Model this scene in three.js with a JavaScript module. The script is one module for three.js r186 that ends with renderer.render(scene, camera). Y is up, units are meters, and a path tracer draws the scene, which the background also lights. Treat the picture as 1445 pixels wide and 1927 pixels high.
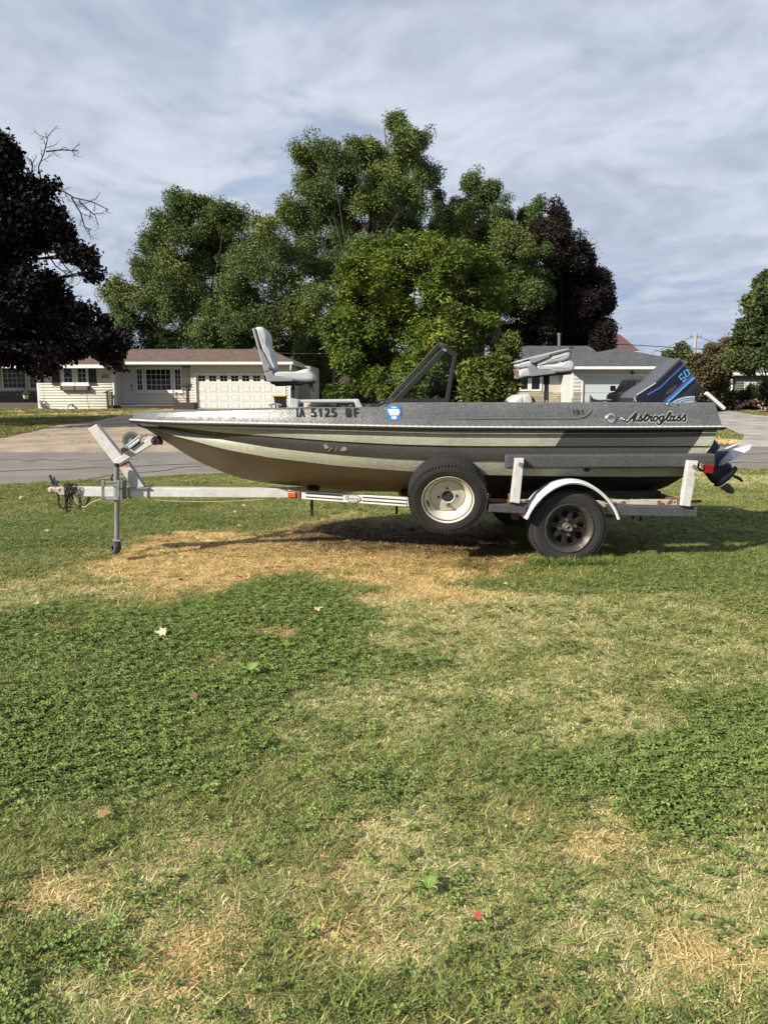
import * as THREE from 'three';
import { mergeGeometries, toCreasedNormals } from 'three/addons/utils/BufferGeometryUtils.js';
import { RoundedBoxGeometry } from 'three/addons/geometries/RoundedBoxGeometry.js';
import { ConvexGeometry } from 'three/addons/geometries/ConvexGeometry.js';
import { TextGeometry } from 'three/addons/geometries/TextGeometry.js';
import { FontLoader } from 'three/addons/loaders/FontLoader.js';

// ------------------------------------------------------------------ camera, sky, sun, exposure
const V3 = THREE.Vector3;
const rad = THREE.MathUtils.degToRad, clamp = THREE.MathUtils.clamp, lerp = THREE.MathUtils.lerp, sstep = THREE.MathUtils.smoothstep;
const EYE = new V3(0, 1.32, 0), PITCH = rad(8.92), FPX = 1456;
const scene = new THREE.Scene();
const camera = new THREE.PerspectiveCamera(66.99, 767 / 1024, 0.1, 1500);
camera.position.copy(EYE);
camera.rotation.x = -PITCH;
scene.add(camera);

function rng(seed) { let a = seed >>> 0; return () => { a = (a + 0x6D2B79F5) | 0; let t = Math.imul(a ^ (a >>> 15), 1 | a); t = (t + Math.imul(t ^ (t >>> 7), 61 | t)) ^ t; return ((t ^ (t >>> 14)) >>> 0) / 4294967296; }; }
function hash3(x, y, z) { let h = Math.imul(x, 374761393) ^ Math.imul(y, 668265263) ^ Math.imul(z, 2147483647 ^ 0x5bd1e995); h = Math.imul(h ^ (h >>> 13), 1274126177); h ^= h >>> 16; return (h >>> 0) / 4294967296; }
function vnoise(x, y, z = 0) {
  const ix = Math.floor(x), iy = Math.floor(y), iz = Math.floor(z); let fx = x - ix, fy = y - iy, fz = z - iz;
  fx = fx * fx * (3 - 2 * fx); fy = fy * fy * (3 - 2 * fy); fz = fz * fz * (3 - 2 * fz);
  const a = (k) => { const p = hash3(ix, iy, iz + k), q = hash3(ix + 1, iy, iz + k), r = hash3(ix, iy + 1, iz + k), s = hash3(ix + 1, iy + 1, iz + k); return p + (q - p) * fx + (r - p + (p - q - r + s) * fx) * fy; };
  const b = a(0); return fz === 0 ? b : b + (a(1) - b) * fz;
}
function fbm(x, y, z = 0, o = 4) { let s = 0, a = 0.5, n = 0; for (let i = 0; i < o; i++) { s += a * vnoise(x, y, z); n += a; a *= 0.5; x = x * 2.03 + 17.1; y = y * 2.03 + 9.7; z = z * 2.03; } return s / n; }

function makeSky() {   // broken sheets of stratocumulus, blue-grey underneath, pale where the sun gets through
  const W = 4096, H = 2048, d = new Float32Array(W * H * 4);
  for (let r = 0; r < H; r++) {
    const up = ((r + 0.5) / H - 0.5) * Math.PI, y = Math.sin(up), cy = Math.cos(up);
    for (let c = 0; c < W; c++) {
      const az = ((c + 0.5) / W - 0.5) * 2 * Math.PI, x = Math.cos(az) * cy, z = Math.sin(az) * cy, o = (r * W + c) * 4;
      let R, G, B;
      if (y <= 0) { const k = Math.min(1, -y * 6); R = lerp(0.30, 0.09, k); G = lerp(0.36, 0.10, k); B = lerp(0.46, 0.06, k); }
      else {
        const q = 1 / (y + 0.13), px = x * q, pz = z * q;
        const wx = fbm(px * 1.6 + 3.1, pz * 1.6, 1.3, 3) - 0.5, wz = fbm(px * 1.6 - 7.7, pz * 1.6, 5.1, 3) - 0.5;
        const big = fbm(px * 1.0 + wx * 0.9 + 11.3, pz * 1.1 + wz * 0.9 + 4.2, 2.2, 5);
        const fine = 0.68 * fbm(px * 5.2 + wx * 3.2, pz * 4.6 + wz * 3.2, 7.7, 6) + 0.32 * fbm(px * 17 + wx * 4 + 3, pz * 14 + wz * 4, 9.3, 4);
        const streak = fbm(px * 2.3 + wx * 1.6 + 31, pz * 2.6 + wz * 1.6 - 8, 3.3, 6);
        const cover = sstep(big * 0.58 + fine * 0.42, 0.28, 0.50);
        const rg = 1 - Math.abs(2 * fbm(px * 1.9 + wx * 2.4 - 5, pz * 2.1 + wz * 2.4 + 3, 6.1, 5) - 1);
        const bright = sstep(streak * 0.36 + fine * 0.26 + rg * 0.38, 0.52, 0.84);
        const low = Math.exp(-y * 7);
        const bl = [lerp(0.29, 0.29, low), lerp(0.375, 0.385, low), lerp(0.53, 0.545, low)];
        const g = 0.98 + (fine - 0.5) * 0.6 + (big - 0.5) * 0.2, gr = [0.385 * g, 0.438 * g, 0.535 * g], wh = [0.60, 0.645, 0.715];
        const hz = 1 - 0.55 * Math.exp(-y * 14);
        const cl = [0, 1, 2].map((i) => lerp(gr[i], wh[i], bright * 0.78));
        [R, G, B] = [0, 1, 2].map((i) => 0.80 * lerp(bl[i], cl[i], cover * hz));
      }
      d[o] = R; d[o + 1] = G; d[o + 2] = B; d[o + 3] = 1;
    }
  }
  const t = new THREE.DataTexture(d, W, H, THREE.RGBAFormat, THREE.FloatType);
  t.mapping = THREE.EquirectangularReflectionMapping; t.colorSpace = THREE.LinearSRGBColorSpace; t.magFilter = t.minFilter = THREE.LinearFilter; t.needsUpdate = true;
  return t;
}
const skyTex = makeSky();
scene.background = skyTex; scene.environment = skyTex;
scene.backgroundIntensity = 1; scene.environmentIntensity = 1;

const SUN = new V3(-1.3, 1.0, 0.60).normalize();
const sun = new THREE.DirectionalLight(new THREE.Color().setRGB(1, 0.93, 0.80), 5.0);
sun.position.copy(SUN).multiplyScalar(90); sun.target.position.set(0, 0, -20);
sun.castShadow = true; sun.shadow.mapSize.set(4096, 4096);
Object.assign(sun.shadow.camera, { left: -60, right: 60, top: 50, bottom: -50, near: 1, far: 260 });
scene.add(sun, sun.target);

const renderer = new THREE.WebGLRenderer({ antialias: true });
renderer.setSize(767, 1024);
renderer.shadowMap.enabled = true;
renderer.toneMapping = THREE.LinearToneMapping;
renderer.toneMappingExposure = 1.62;
// ------------------------------------------------------------------ helpers
const cP = Math.cos(PITCH), sP = Math.sin(PITCH);
function ray(px, py) { const u = (px - 722.5) / FPX, v = (963.5 - py) / FPX; return new V3(u, v * cP - sP, -v * sP - cP); }   // survey: a sight line from the tripod
function at(px, py, Z) { const d = ray(px, py); return d.multiplyScalar(Z / -d.z).add(EYE); }
const used = {};
function numbered(n) { if (!(n in used)) { used[n] = 0; return n; } return n + '_' + String(++used[n]).padStart(3, '0'); }
function prep(o) { o.castShadow = o.receiveShadow = true; return o; }
function mesh(name, geo, mat, parent) { const m = prep(new THREE.Mesh(geo, mat)); m.name = parent ? name : numbered(name); (parent || scene).add(m); return m; }
function tag(o, label, category, group, kind) { o.userData.label = label; if (category) o.userData.category = category; if (group) o.userData.group = group; if (kind) o.userData.kind = kind; return o; }
function thing(name, label, category, pos = [0, 0, 0], turn = 0, group) { const g = new THREE.Group(); g.name = numbered(name); g.position.set(...pos); g.rotation.y = turn; scene.add(g); return tag(g, label, category, group); }
function sub(name, parent, label) { const g = new THREE.Group(); g.name = name; parent.add(g); if (label) g.userData.label = label; return g; }
function struct(name, geo, mat) { const m = mesh(name, geo, mat); m.userData.kind = 'structure'; return m; }
const L = (r, g, b) => new THREE.Color().setRGB(r, g, b);
const ALB = 0.81;   // base colours below were judged by eye about a fifth too light
function std(c, rough = 0.8, o = {}) { return new THREE.MeshStandardMaterial({ color: L(...c).multiplyScalar(o.metalness === 1 ? 1 : ALB), roughness: rough, side: THREE.DoubleSide, ...o }); }
function phys(c, rough, o = {}) { return new THREE.MeshPhysicalMaterial({ color: L(...c).multiplyScalar(o.transmission ? 1 : ALB), roughness: rough, side: THREE.DoubleSide, ...o }); }
const toS = (x) => Math.round(255 * clamp(x <= 0.0031308 ? x * 12.92 : 1.055 * Math.pow(x, 1 / 2.4) - 0.055, 0, 1));
function dtex(w, h, fn, { srgb = true, repeat } = {}) {
  const d = new Uint8Array(w * h * 4);
  for (let j = 0; j < h; j++) for (let i = 0; i < w; i++) { const c = fn(i, j, w, h), o = (j * w + i) * 4; for (let k = 0; k < 3; k++) d[o + k] = srgb ? toS(c[k]) : Math.round(255 * clamp(c[k], 0, 1)); d[o + 3] = 255; }
  const t = new THREE.DataTexture(d, w, h); t.wrapS = t.wrapT = THREE.RepeatWrapping; t.magFilter = THREE.LinearFilter; t.minFilter = THREE.LinearMipmapLinearFilter; t.generateMipmaps = true;
  t.colorSpace = srgb ? THREE.SRGBColorSpace : THREE.NoColorSpace; if (repeat) t.repeat.set(...repeat); t.needsUpdate = true; return t;
}
function pn(i, j, w, h, f, s = 0) {   // tiling noise
  const x = i / w * f, y = j / h * f, ix = Math.floor(x), iy = Math.floor(y); let fx = x - ix, fy = y - iy; fx = fx * fx * (3 - 2 * fx); fy = fy * fy * (3 - 2 * fy);
  const m = (a) => ((a % f) + f) % f, g = (a, b) => hash3(m(ix + a), m(iy + b), s + f * 7);
  return lerp(lerp(g(0, 0), g(1, 0), fx), lerp(g(0, 1), g(1, 1), fx), fy);
}
function pf(i, j, w, h, f, o, s = 0) { let r = 0, a = 0.5, n = 0; for (let k = 0; k < o; k++) { r += a * pn(i, j, w, h, f, s + k); n += a; a *= 0.5; f *= 2; } return r / n; }
function boxUV(geo, s = 1) {   // uv in metres from the dominant axis
  geo = geo.index ? geo.toNonIndexed() : geo; const p = geo.attributes.position, n = p.count, uv = new Float32Array(n * 2), a = new V3(), b = new V3(), c = new V3();
  for (let i = 0; i < n; i += 3) {
    a.fromBufferAttribute(p, i); b.fromBufferAttribute(p, i + 1); c.fromBufferAttribute(p, i + 2);
    const q = b.clone().sub(a).cross(c.clone().sub(a)), x = Math.abs(q.x), y = Math.abs(q.y), z = Math.abs(q.z);
    [a, b, c].forEach((v, k) => { const [s0, t0] = z >= x && z >= y ? [v.x, v.y] : y >= x ? [v.x, v.z] : [v.z, v.y]; uv[(i + k) * 2] = s0 * s; uv[(i + k) * 2 + 1] = t0 * s; });
  }
  geo.setAttribute('uv', new THREE.BufferAttribute(uv, 2)); return geo;
}
function clean(g) { g = g.index ? g.toNonIndexed() : g; for (const k of Object.keys(g.attributes)) if (!['position', 'normal', 'uv'].includes(k)) g.deleteAttribute(k); if (!g.attributes.uv) g.setAttribute('uv', new THREE.BufferAttribute(new Float32Array(g.attributes.position.count * 2), 2)); if (!g.attributes.normal) g.computeVertexNormals(); return g; }
const merge = (list) => mergeGeometries(list.map(clean));
function box(w, h, d, x, y, z, r = 0) { const g = r ? new RoundedBoxGeometry(w, h, d, 2, Math.min(r, w / 2.01, h / 2.01, d / 2.01)) : new THREE.BoxGeometry(w, h, d); g.translate(x, y, z); return g; }
function span(x0, x1, y0, y1, z0, z1, r = 0) { return box(Math.abs(x1 - x0), Math.abs(y1 - y0), Math.abs(z1 - z0), (x0 + x1) / 2, (y0 + y1) / 2, (z0 + z1) / 2, r); }
function bar(p, q, w, h, r = 0.006) {   // rectangular bar from p to q; w sideways, h upright
  p = p.isVector3 ? p : new V3(...p); q = q.isVector3 ? q : new V3(...q);
  const d = q.clone().sub(p), len = d.length(); d.normalize(); const up = Math.abs(d.y) > 0.98 ? new V3(1, 0, 0) : new V3(0, 1, 0);
  const s = d.clone().cross(up).normalize(), u = s.clone().cross(d).normalize(), g = new RoundedBoxGeometry(len, h, w, 2, Math.min(r, w / 2.1, h / 2.1));
  g.applyMatrix4(new THREE.Matrix4().makeBasis(d, u, s).setPosition(p.clone().add(q).multiplyScalar(0.5))); return g;
}
function rod(p, q, r0, r1 = r0, n = 10) {
  p = p.isVector3 ? p : new V3(...p); q = q.isVector3 ? q : new V3(...q); const d = q.clone().sub(p), g = new THREE.CylinderGeometry(r1, r0, d.length(), n);
  g.applyQuaternion(new THREE.Quaternion().setFromUnitVectors(new V3(0, 1, 0), d.clone().normalize())); g.translate(...p.clone().add(q).multiplyScalar(0.5).toArray()); return g;
}
function tube(pts, r, n = 6, seg, closed = false) { const v = pts.map((p) => p.isVector3 ? p : new V3(...p)); return new THREE.TubeGeometry(new THREE.CatmullRomCurve3(v, closed, 'centripetal'), seg || v.length * 6, r, n, closed); }
function shapeOf(pts, holes = []) { const s = new THREE.Shape(pts.map((p) => new THREE.Vector2(p[0], p[1]))); for (const h of holes) s.holes.push(new THREE.Path(h.map((p) => new THREE.Vector2(p[0], p[1])))); return s; }
function smoothPts(pts, n = 4, closed = true) { const c = new THREE.CatmullRomCurve3(pts.map((p) => new V3(p[0], p[1], 0)), closed, 'centripetal'); return c.getPoints(pts.length * n).slice(0, closed ? -1 : undefined).map((p) => [p.x, p.y]); }
function extr(pts, z1, depth, bevel = 0, seg = 2, holes) {   // front face at z1, going back
  const g = new THREE.ExtrudeGeometry(shapeOf(pts, holes), { depth: Math.max(depth - 2 * bevel, 0.0005), bevelEnabled: bevel > 0, bevelThickness: bevel, bevelSize: bevel, bevelOffset: -bevel, bevelSegments: seg, curveSegments: 8 });
  g.translate(0, 0, z1 - depth + bevel); return g;
}
function smooth(g, a = 0.7) { return toCreasedNormals(g, a); }
function ribbon(pts, w, closed = false) {   // a flat stroke in the xy plane
  const pos = [], n = pts.length;
  for (let i = 0; i < n; i++) {
    const a = pts[closed ? (i - 1 + n) % n : Math.max(0, i - 1)], b = pts[closed ? (i + 1) % n : Math.min(n - 1, i + 1)], dx = b[0] - a[0], dy = b[1] - a[1], l = Math.hypot(dx, dy) || 1, ww = (pts[i][2] ?? 1) * w / 2;
    pos.push([pts[i][0] - dy / l * ww, pts[i][1] + dx / l * ww], [pts[i][0] + dy / l * ww, pts[i][1] - dx / l * ww]);
  }
  const v = []; const q = (k) => v.push(pos[k][0], pos[k][1], 0);
  for (let i = 0; i < (closed ? n : n - 1); i++) { const j = ((i + 1) % n) * 2, k = i * 2; q(k); q(k + 1); q(j); q(k + 1); q(j + 1); q(j); }
  const g = new THREE.BufferGeometry(); g.setAttribute('position', new THREE.Float32BufferAttribute(v, 3)); g.computeVertexNormals(); return g;
}
function grid(nx, ny, fn) {   // fn(s, t) -> [x, y, z], with uv from fn's 4th and 5th value or s, t
  const pos = [], uv = [], idx = [];
  for (let j = 0; j <= ny; j++) for (let i = 0; i <= nx; i++) { const p = fn(i / nx, j / ny); pos.push(p[0], p[1], p[2]); uv.push(p[3] ?? i / nx, p[4] ?? j / ny); }
  for (let j = 0; j < ny; j++) for (let i = 0; i < nx; i++) { const a = j * (nx + 1) + i, b = a + 1, c = a + nx + 1, d = c + 1; idx.push(a, b, d, a, d, c); }
  const g = new THREE.BufferGeometry(); g.setAttribute('position', new THREE.Float32BufferAttribute(pos, 3)); g.setAttribute('uv', new THREE.Float32BufferAttribute(uv, 2)); g.setIndex(idx); g.computeVertexNormals(); return g;
}
const font = await new FontLoader().loadAsync('fonts/droid/droid_sans_bold.typeface.json');
const serif = await new FontLoader().loadAsync('fonts/droid/droid_serif_bold.typeface.json');
function text(str, size, depth = 0.002, f = font) { const g = new TextGeometry(str, { font: f, size, depth, curveSegments: 4 }); g.computeBoundingBox(); return g; }
function fit(g, x0, x1, y0, y1, z) { g.computeBoundingBox(); const b = g.boundingBox; g.translate(-b.min.x, -b.min.y, -b.min.z); g.scale((x1 - x0) / (b.max.x - b.min.x), (y1 - y0) / (b.max.y - b.min.y), 1); g.translate(x0, y0, z); return g; }
// ------------------------------------------------------------------ terrain, road, drives
function poly1(pts) { return (x) => { if (x <= pts[0][0]) return pts[0][1]; for (let i = 1; i < pts.length; i++) if (x <= pts[i][0]) { const [a, b] = pts[i - 1], [c, d] = pts[i]; return lerp(b, d, (x - a) / (c - a)); } return pts[pts.length - 1][1]; }; }
const roadNear = poly1([[-40, 11.2], [-9, 11.6], [-6.2, 12.0], [-4.4, 13.0], [-2.6, 13.9], [0, 14.3], [8, 14.6], [40, 15]]);
const roadFar = poly1([[-40, 19.2], [-12, 19.4], [0, 20.2], [10, 21.4], [40, 22]]);
function terrain(x, z) {
  const d = -z, xx = Math.min(x, 1.3), near = 0.30 * Math.tanh(0.032 * (xx - 1.3) / 0.30) * sstep(d, 2, 6);
  const e1 = roadNear(x), e2 = roadFar(x), edge = -0.15;
  if (d < e1) return lerp(near, edge, sstep(d, 8, e1)) + (fbm(x * 0.9, z * 0.9, 3.3, 2) - 0.5) * 0.05 * (1 - sstep(d, e1 - 1, e1));
  if (d < e1 + 0.12) return lerp(edge, -0.24, (d - e1) / 0.12);
  if (d < e2 - 0.12) return -0.24;
  if (d < e2) return lerp(-0.24, edge, (d - e2 + 0.12) / 0.12);
  return lerp(edge, 0.29, sstep(d, e2, 42)) + (fbm(x * 0.3, z * 0.3, 1.1, 2) - 0.5) * 0.08;
}
function gp(px, py) { const d = ray(px, py); let t = 0.5; for (let i = 0; i < 4000; i++) { const y = EYE.y + d.y * t; if (y <= terrain(d.x * t, d.z * t)) break; t += 0.02 * (1 + t * 0.05); } return new V3(d.x * t, terrain(d.x * t, d.z * t), d.z * t); }

// where the lawn is dead, dry or full of clover: spots [px, py, rx, ry, amount] read off as places on the ground
const spot = (list) => list.map(([px, py, rx, ry, k = 1]) => { const c = gp(px, py), e = gp(px + rx, py), f = gp(px, py - ry), g = gp(px, py + ry); return [c.x, c.z, Math.abs(e.x - c.x), (Math.abs(f.z - c.z) + Math.abs(g.z - c.z)) / 2, k]; });
const field = (spots) => (x, z) => { let m = 0; for (const [a, b, rx, rz, k] of spots) { const d = ((x - a) / rx) ** 2 + ((z - b) / rz) ** 2; if (d < 4) m = Math.max(m, k * (1 - sstep(Math.sqrt(d), 0.3, 1.5))); } return m; };
const deadAt = field(spot([[430, 1048, 210, 50], [540, 1035, 140, 40], [330, 1075, 80, 25], [640, 1012, 180, 40], [850, 1015, 200, 46], [900, 1075, 70, 30, .8], [700, 1050, 120, 26, .9], [800, 1090, 110, 45, .75], [440, 1105, 50, 18], [520, 1195, 50, 10, .5],
  [480, 1255, 60, 30, .45], [350, 1010, 70, 14, .8], [110, 1640, 120, 45, .5], [350, 1730, 140, 90, .55], [480, 1680, 60, 30, .4], [170, 1175, 70, 16, .5], [920, 1850, 110, 40, .45], [1310, 1860, 140, 60, .5], [620, 1650, 90, 40, .5], [960, 1570, 40, 20, .5], [1080, 1650, 120, 35, .5], [30, 1205, 50, 14, .5], [200, 1080, 110, 22, .4]]));
const shadedSoilAt = field(spot([[760, 1005, 220, 32], [900, 1020, 130, 30], [660, 995, 110, 18], [905, 1065, 25, 10]]));  // bare dirt under the hull, its brown darkened to paint in the boat's shade
const dryAt = field(spot([[780, 1180, 190, 100, .85], [700, 1300, 170, 110, .75], [950, 1250, 220, 140, .6], [1200, 1210, 260, 90, .62], [1000, 1380, 300, 90, .5], [1350, 1330, 160, 80, .55], [560, 1440, 160, 90, .5], [700, 1560, 300, 140, .42], [1250, 1660, 260, 120, .55], [300, 1640, 320, 90, .55], [150, 1840, 260, 110, .5], [1150, 1820, 340, 120, .6], [850, 1690, 140, 70, .6], [500, 1850, 260, 90, .45], [840, 1730, 90, 40, .5], [60, 1500, 120, 60, .4], [100, 1110, 160, 40, .45], [1400, 1150, 120, 30, .5], [1400, 900, 130, 14, .7], [700, 905, 300, 14, .25], [650, 975, 80, 12, .5]]));
const cloverAt = field(spot([[150, 1330, 260, 110, 1], [350, 1210, 300, 80, 1], [80, 1190, 120, 60, .8], [560, 1150, 90, 60, .9], [120, 1440, 220, 60, .8], [440, 1350, 120, 60, .6], [1300, 1430, 220, 70, 1], [1120, 1500, 150, 70, .8], [1420, 1360, 130, 50, .8], [640, 1530, 110, 60, .3], [200, 1730, 60, 30, .45], [60, 1740, 60, 60, .3], [30, 1870, 70, 60, .4], [420, 1800, 40, 60, .35], [1210, 1610, 60, 30, .4]]));
const lushAt = field(spot([[1200, 1050, 300, 40, 1], [1380, 1075, 160, 50, .9], [150, 990, 260, 50, .7], [1050, 1105, 200, 35, .6], [1350, 1000, 160, 40, .8], [850, 1500, 160, 80, .5], [600, 1880, 60, 40, .9], [640, 1780, 90, 60, .8], [60, 1420, 90, 60, .6], [900, 1430, 150, 50, .5]]));
function lawnMix(x, z) {   // what grows at a place: shares of dead thatch, dry straw, clover, lush grass
  const wu = (fbm(x * 1.3 + 5, z * 1.3, 2.5, 4) - 0.5), wv = (fbm(x * 1.3, z * 1.3 + 9, 6.5, 4) - 0.5), wf = 0.25 + 0.12 * Math.min(8, -z); x += wu * wf * 2.2; z += wv * wf * 2.2;
  const n1 = fbm(x * 2.1, z * 2.1, 0.5, 4), n2 = fbm(x * 5.3 + 40, z * 5.3, 4.5, 3), n3 = fbm(x * 0.8 - 20, z * 0.8, 8.5, 3), j = (n1 - 0.5) * 1.5 + (n2 - 0.5) * 0.9;
  return { dead: clamp(Math.pow(deadAt(x, z), 0.8) * (1.55 + j) + sstep(n2 * 0.6 + n1 * 0.4, 0.60, 0.72) * 0.35 - 0.05, 0, 1), dry: clamp(Math.pow(dryAt(x, z), 0.75) * (1.55 + j) + (n3 - 0.37) * 0.8 + j * 0.4, 0, 1), clover: clamp(cloverAt(x, z) * (0.60 + j * 0.9), 0, 1), lush: clamp(lushAt(x, z) * (1 + j) + (0.5 - n3) * 0.3, 0, 1), n1, n2 };
}

const soilTex = dtex(1024, 1024, (i, j, w, h) => { const a = pf(i, j, w, h, 12, 5, 3), b = pf(i, j, w, h, 96, 3, 9), s = sstep(b, 0.5, 0.72); return [lerp(0.060, 0.20, s) * (0.6 + a * 0.8), lerp(0.052, 0.155, s) * (0.6 + a * 0.8), lerp(0.026, 0.07, s) * (0.6 + a * 0.8)]; });
const farTex = dtex(512, 512, (i, j, w, h) => { const a = pf(i, j, w, h, 8, 5, 31), b = pf(i, j, w, h, 64, 3, 5), k = 0.55 + a * 0.5 + (b - 0.5) * 0.7; return [0.105 * k, 0.125 * k, 0.036 * k]; });
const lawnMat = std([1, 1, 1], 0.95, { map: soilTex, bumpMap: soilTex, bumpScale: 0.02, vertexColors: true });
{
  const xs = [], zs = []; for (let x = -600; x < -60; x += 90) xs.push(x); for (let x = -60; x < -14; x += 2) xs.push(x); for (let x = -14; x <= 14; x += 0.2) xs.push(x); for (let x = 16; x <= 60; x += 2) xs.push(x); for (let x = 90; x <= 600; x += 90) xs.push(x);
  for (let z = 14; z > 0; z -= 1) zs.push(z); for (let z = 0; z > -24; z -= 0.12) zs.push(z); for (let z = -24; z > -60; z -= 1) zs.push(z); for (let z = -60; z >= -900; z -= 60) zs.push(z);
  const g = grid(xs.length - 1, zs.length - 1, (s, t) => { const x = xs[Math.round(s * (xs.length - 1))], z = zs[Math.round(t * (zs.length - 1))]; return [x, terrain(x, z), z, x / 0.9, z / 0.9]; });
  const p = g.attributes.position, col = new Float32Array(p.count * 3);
  for (let i = 0; i < p.count; i++) { const x = p.getX(i), z = p.getZ(i); let c; if (z < -16 || Math.abs(x) > 13.9) c = [0.85, 1.15, 0.7]; else { const m = lawnMix(x, z); const k = Math.max(m.dead, m.dry * 0.6); const kd = m.dead * (1 - 0.85 * shadedSoilAt(x, z)); c = [lerp(lerp(0.8, 1.6, k), 3.0, kd), lerp(lerp(1.0, 1.4, k), 2.4, kd), lerp(lerp(0.65, 1.1, k), 1.9, kd)]; } col.set(c, i * 3); }
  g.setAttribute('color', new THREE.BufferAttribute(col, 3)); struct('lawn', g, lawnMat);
}
// road with its worn asphalt, hairline cracks cut in the sheet
const asphalt = dtex(1024, 1024, (i, j, w, h) => { const a = pf(i, j, w, h, 6, 5, 71), b = pf(i, j, w, h, 200, 2, 13), k = 0.78 + (a - 0.5) * 0.5 + (b - 0.5) * 0.55; return [0.265 * k, 0.238 * k, 0.208 * k]; });
const concrete = dtex(1024, 1024, (i, j, w, h) => { const a = pf(i, j, w, h, 5, 6, 171), b = pf(i, j, w, h, 180, 2, 113), k = 0.80 + (a - 0.5) * 0.6 + (b - 0.5) * 0.32; return [0.47 * k, 0.365 * k, 0.26 * k]; });
const paleConc = dtex(1024, 1024, (i, j, w, h) => { const a = pf(i, j, w, h, 4, 6, 271), b = pf(i, j, w, h, 160, 3, 213), k = 0.74 + (a - 0.5) * 0.8 + (b - 0.5) * 0.4; return [0.46 * k, 0.43 * k, 0.38 * k]; });
const roadMat = std([1, 1, 1], 0.92, { map: asphalt, bumpMap: asphalt, bumpScale: 0.01 });
struct('road', grid(160, 24, (s, t) => { const x = lerp(-40, 40, s), d = lerp(roadNear(x) + 0.02, roadFar(x) - 0.02, t); return [x, -0.20 + 0.05 * Math.sin(Math.PI * t), -d, x / 2.6, d / 2.6]; }), roadMat);
{ // tar-dark cracks: thin raised fillets of sealant
  const R = rng(5), gs = []; for (const [x0, k0, x1, k1] of [[-9, .28, -3, .36], [-5.6, .02, -2.2, .5], [-3.2, .30, 0, .42], [-8.5, .62, -5.2, .55], [-4.5, .72, -1.5, .66], [3, .5, 11, .56], [5, .2, 12, .26], [-12, .85, -10, .8]]) {
    const pts = []; for (let i = 0; i <= 14; i++) { const s = i / 14, x = lerp(x0, x1, s), k = clamp(lerp(k0, k1, s) + (R() - 0.5) * 0.06, 0.01, 0.99), d = lerp(roadNear(x), roadFar(x), k); pts.push([x, -0.198 + 0.05 * Math.sin(Math.PI * k), -d]); }
    const g = tube(pts, 0.008, 4, 40); g.scale(1, 1, 1); gs.push(g); }
  tag(mesh('road_crack', merge(gs), std([0.055, 0.05, 0.045], 0.9)), 'dark hairline cracks wandering across the grey asphalt street', null, null, 'structure');
}
const paved = []; const onPaved = (x, d) => paved.some(([a, b, d0, d1]) => d > d0 && d < d1 && x > a(d) - 0.05 && x < b(d) + 0.05);
function strip(name, left, right, mat, lift, uvs = 3, nx = 24, ny = 40) { // a paved strip between two edges given as [d, x] lists
  const a = poly1(left), b = poly1(right), d0 = left[0][0], d1 = left[left.length - 1][0]; paved.push([a, b, d0, d1]);
  return struct(name, grid(nx, ny, (s, t) => { const d = lerp(d0, d1, t), x = lerp(a(d), b(d), s); return [x, terrain(x, -d) + lift, -d, x / uvs, d / uvs]; }), mat);
}
const driveMat = std([1, 1, 1], 0.9, { map: concrete, bumpMap: concrete, bumpScale: 0.01 }), paleMat = std([1, 1, 1], 0.92, { map: paleConc, bumpMap: paleConc, bumpScale: 0.03 });
const onD = (px, py) => { const p = gp(px, py); return [-p.z, p.x]; };
strip('driveway', [[19.2, -16], [20.6, -10.8], onD(55, 817), onD(110, 803), onD(180, 795), [35, -11.6], [43.95, -11.2]], [[19.2, -1], [20.6, -2.6], [23, -4.2], [26, -5.0], [28, -5.3], [35, -5.6], [43.95, -5.8]], driveMat, 0.05, 2.5);
strip('gravel_drive', [[21.2, 9.6], onD(1392, 834), onD(1400, 822), onD(1366, 808), onD(1330, 800), [33.4, 12]], [[21.2, 34], [24, 34], [26, 34], [29, 36], [33, 38], [33.6, 38]], paleMat, 0.045, 2.2);
strip('garage_drive', [[33.2, 11], [46.2, 11.8]], [[33.2, 17], [46.2, 17.4]], paleMat, 0.05, 2.2);
{ // joint grooves of the left drive are real gaps closed by dark filler strips
  const gs = []; for (const d of [24.5, 29, 33.5]) gs.push(box(6, 0.004, 0.05, -8.2, terrain(-8.2, -d) + 0.053, -d)); tag(mesh('driveway_joint', merge(gs), std([0.12, 0.1, 0.08], 0.95)), 'dark expansion joints across the tan concrete driveway', null, null, 'structure');
}
// ------------------------------------------------------------------ houses
const sidingMat = (c) => std(c, 0.55), trimMat = std([0.78, 0.78, 0.76], 0.5), darkGlass = phys([0.012, 0.014, 0.016], 0.06, { specularIntensity: 0.6 }), brownWood = std([0.045, 0.03, 0.024], 0.75), deckWood = std([0.13, 0.105, 0.09], 0.85), ironMat = std([0.012, 0.012, 0.012], 0.5, { metalness: 0.4 });
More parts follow.
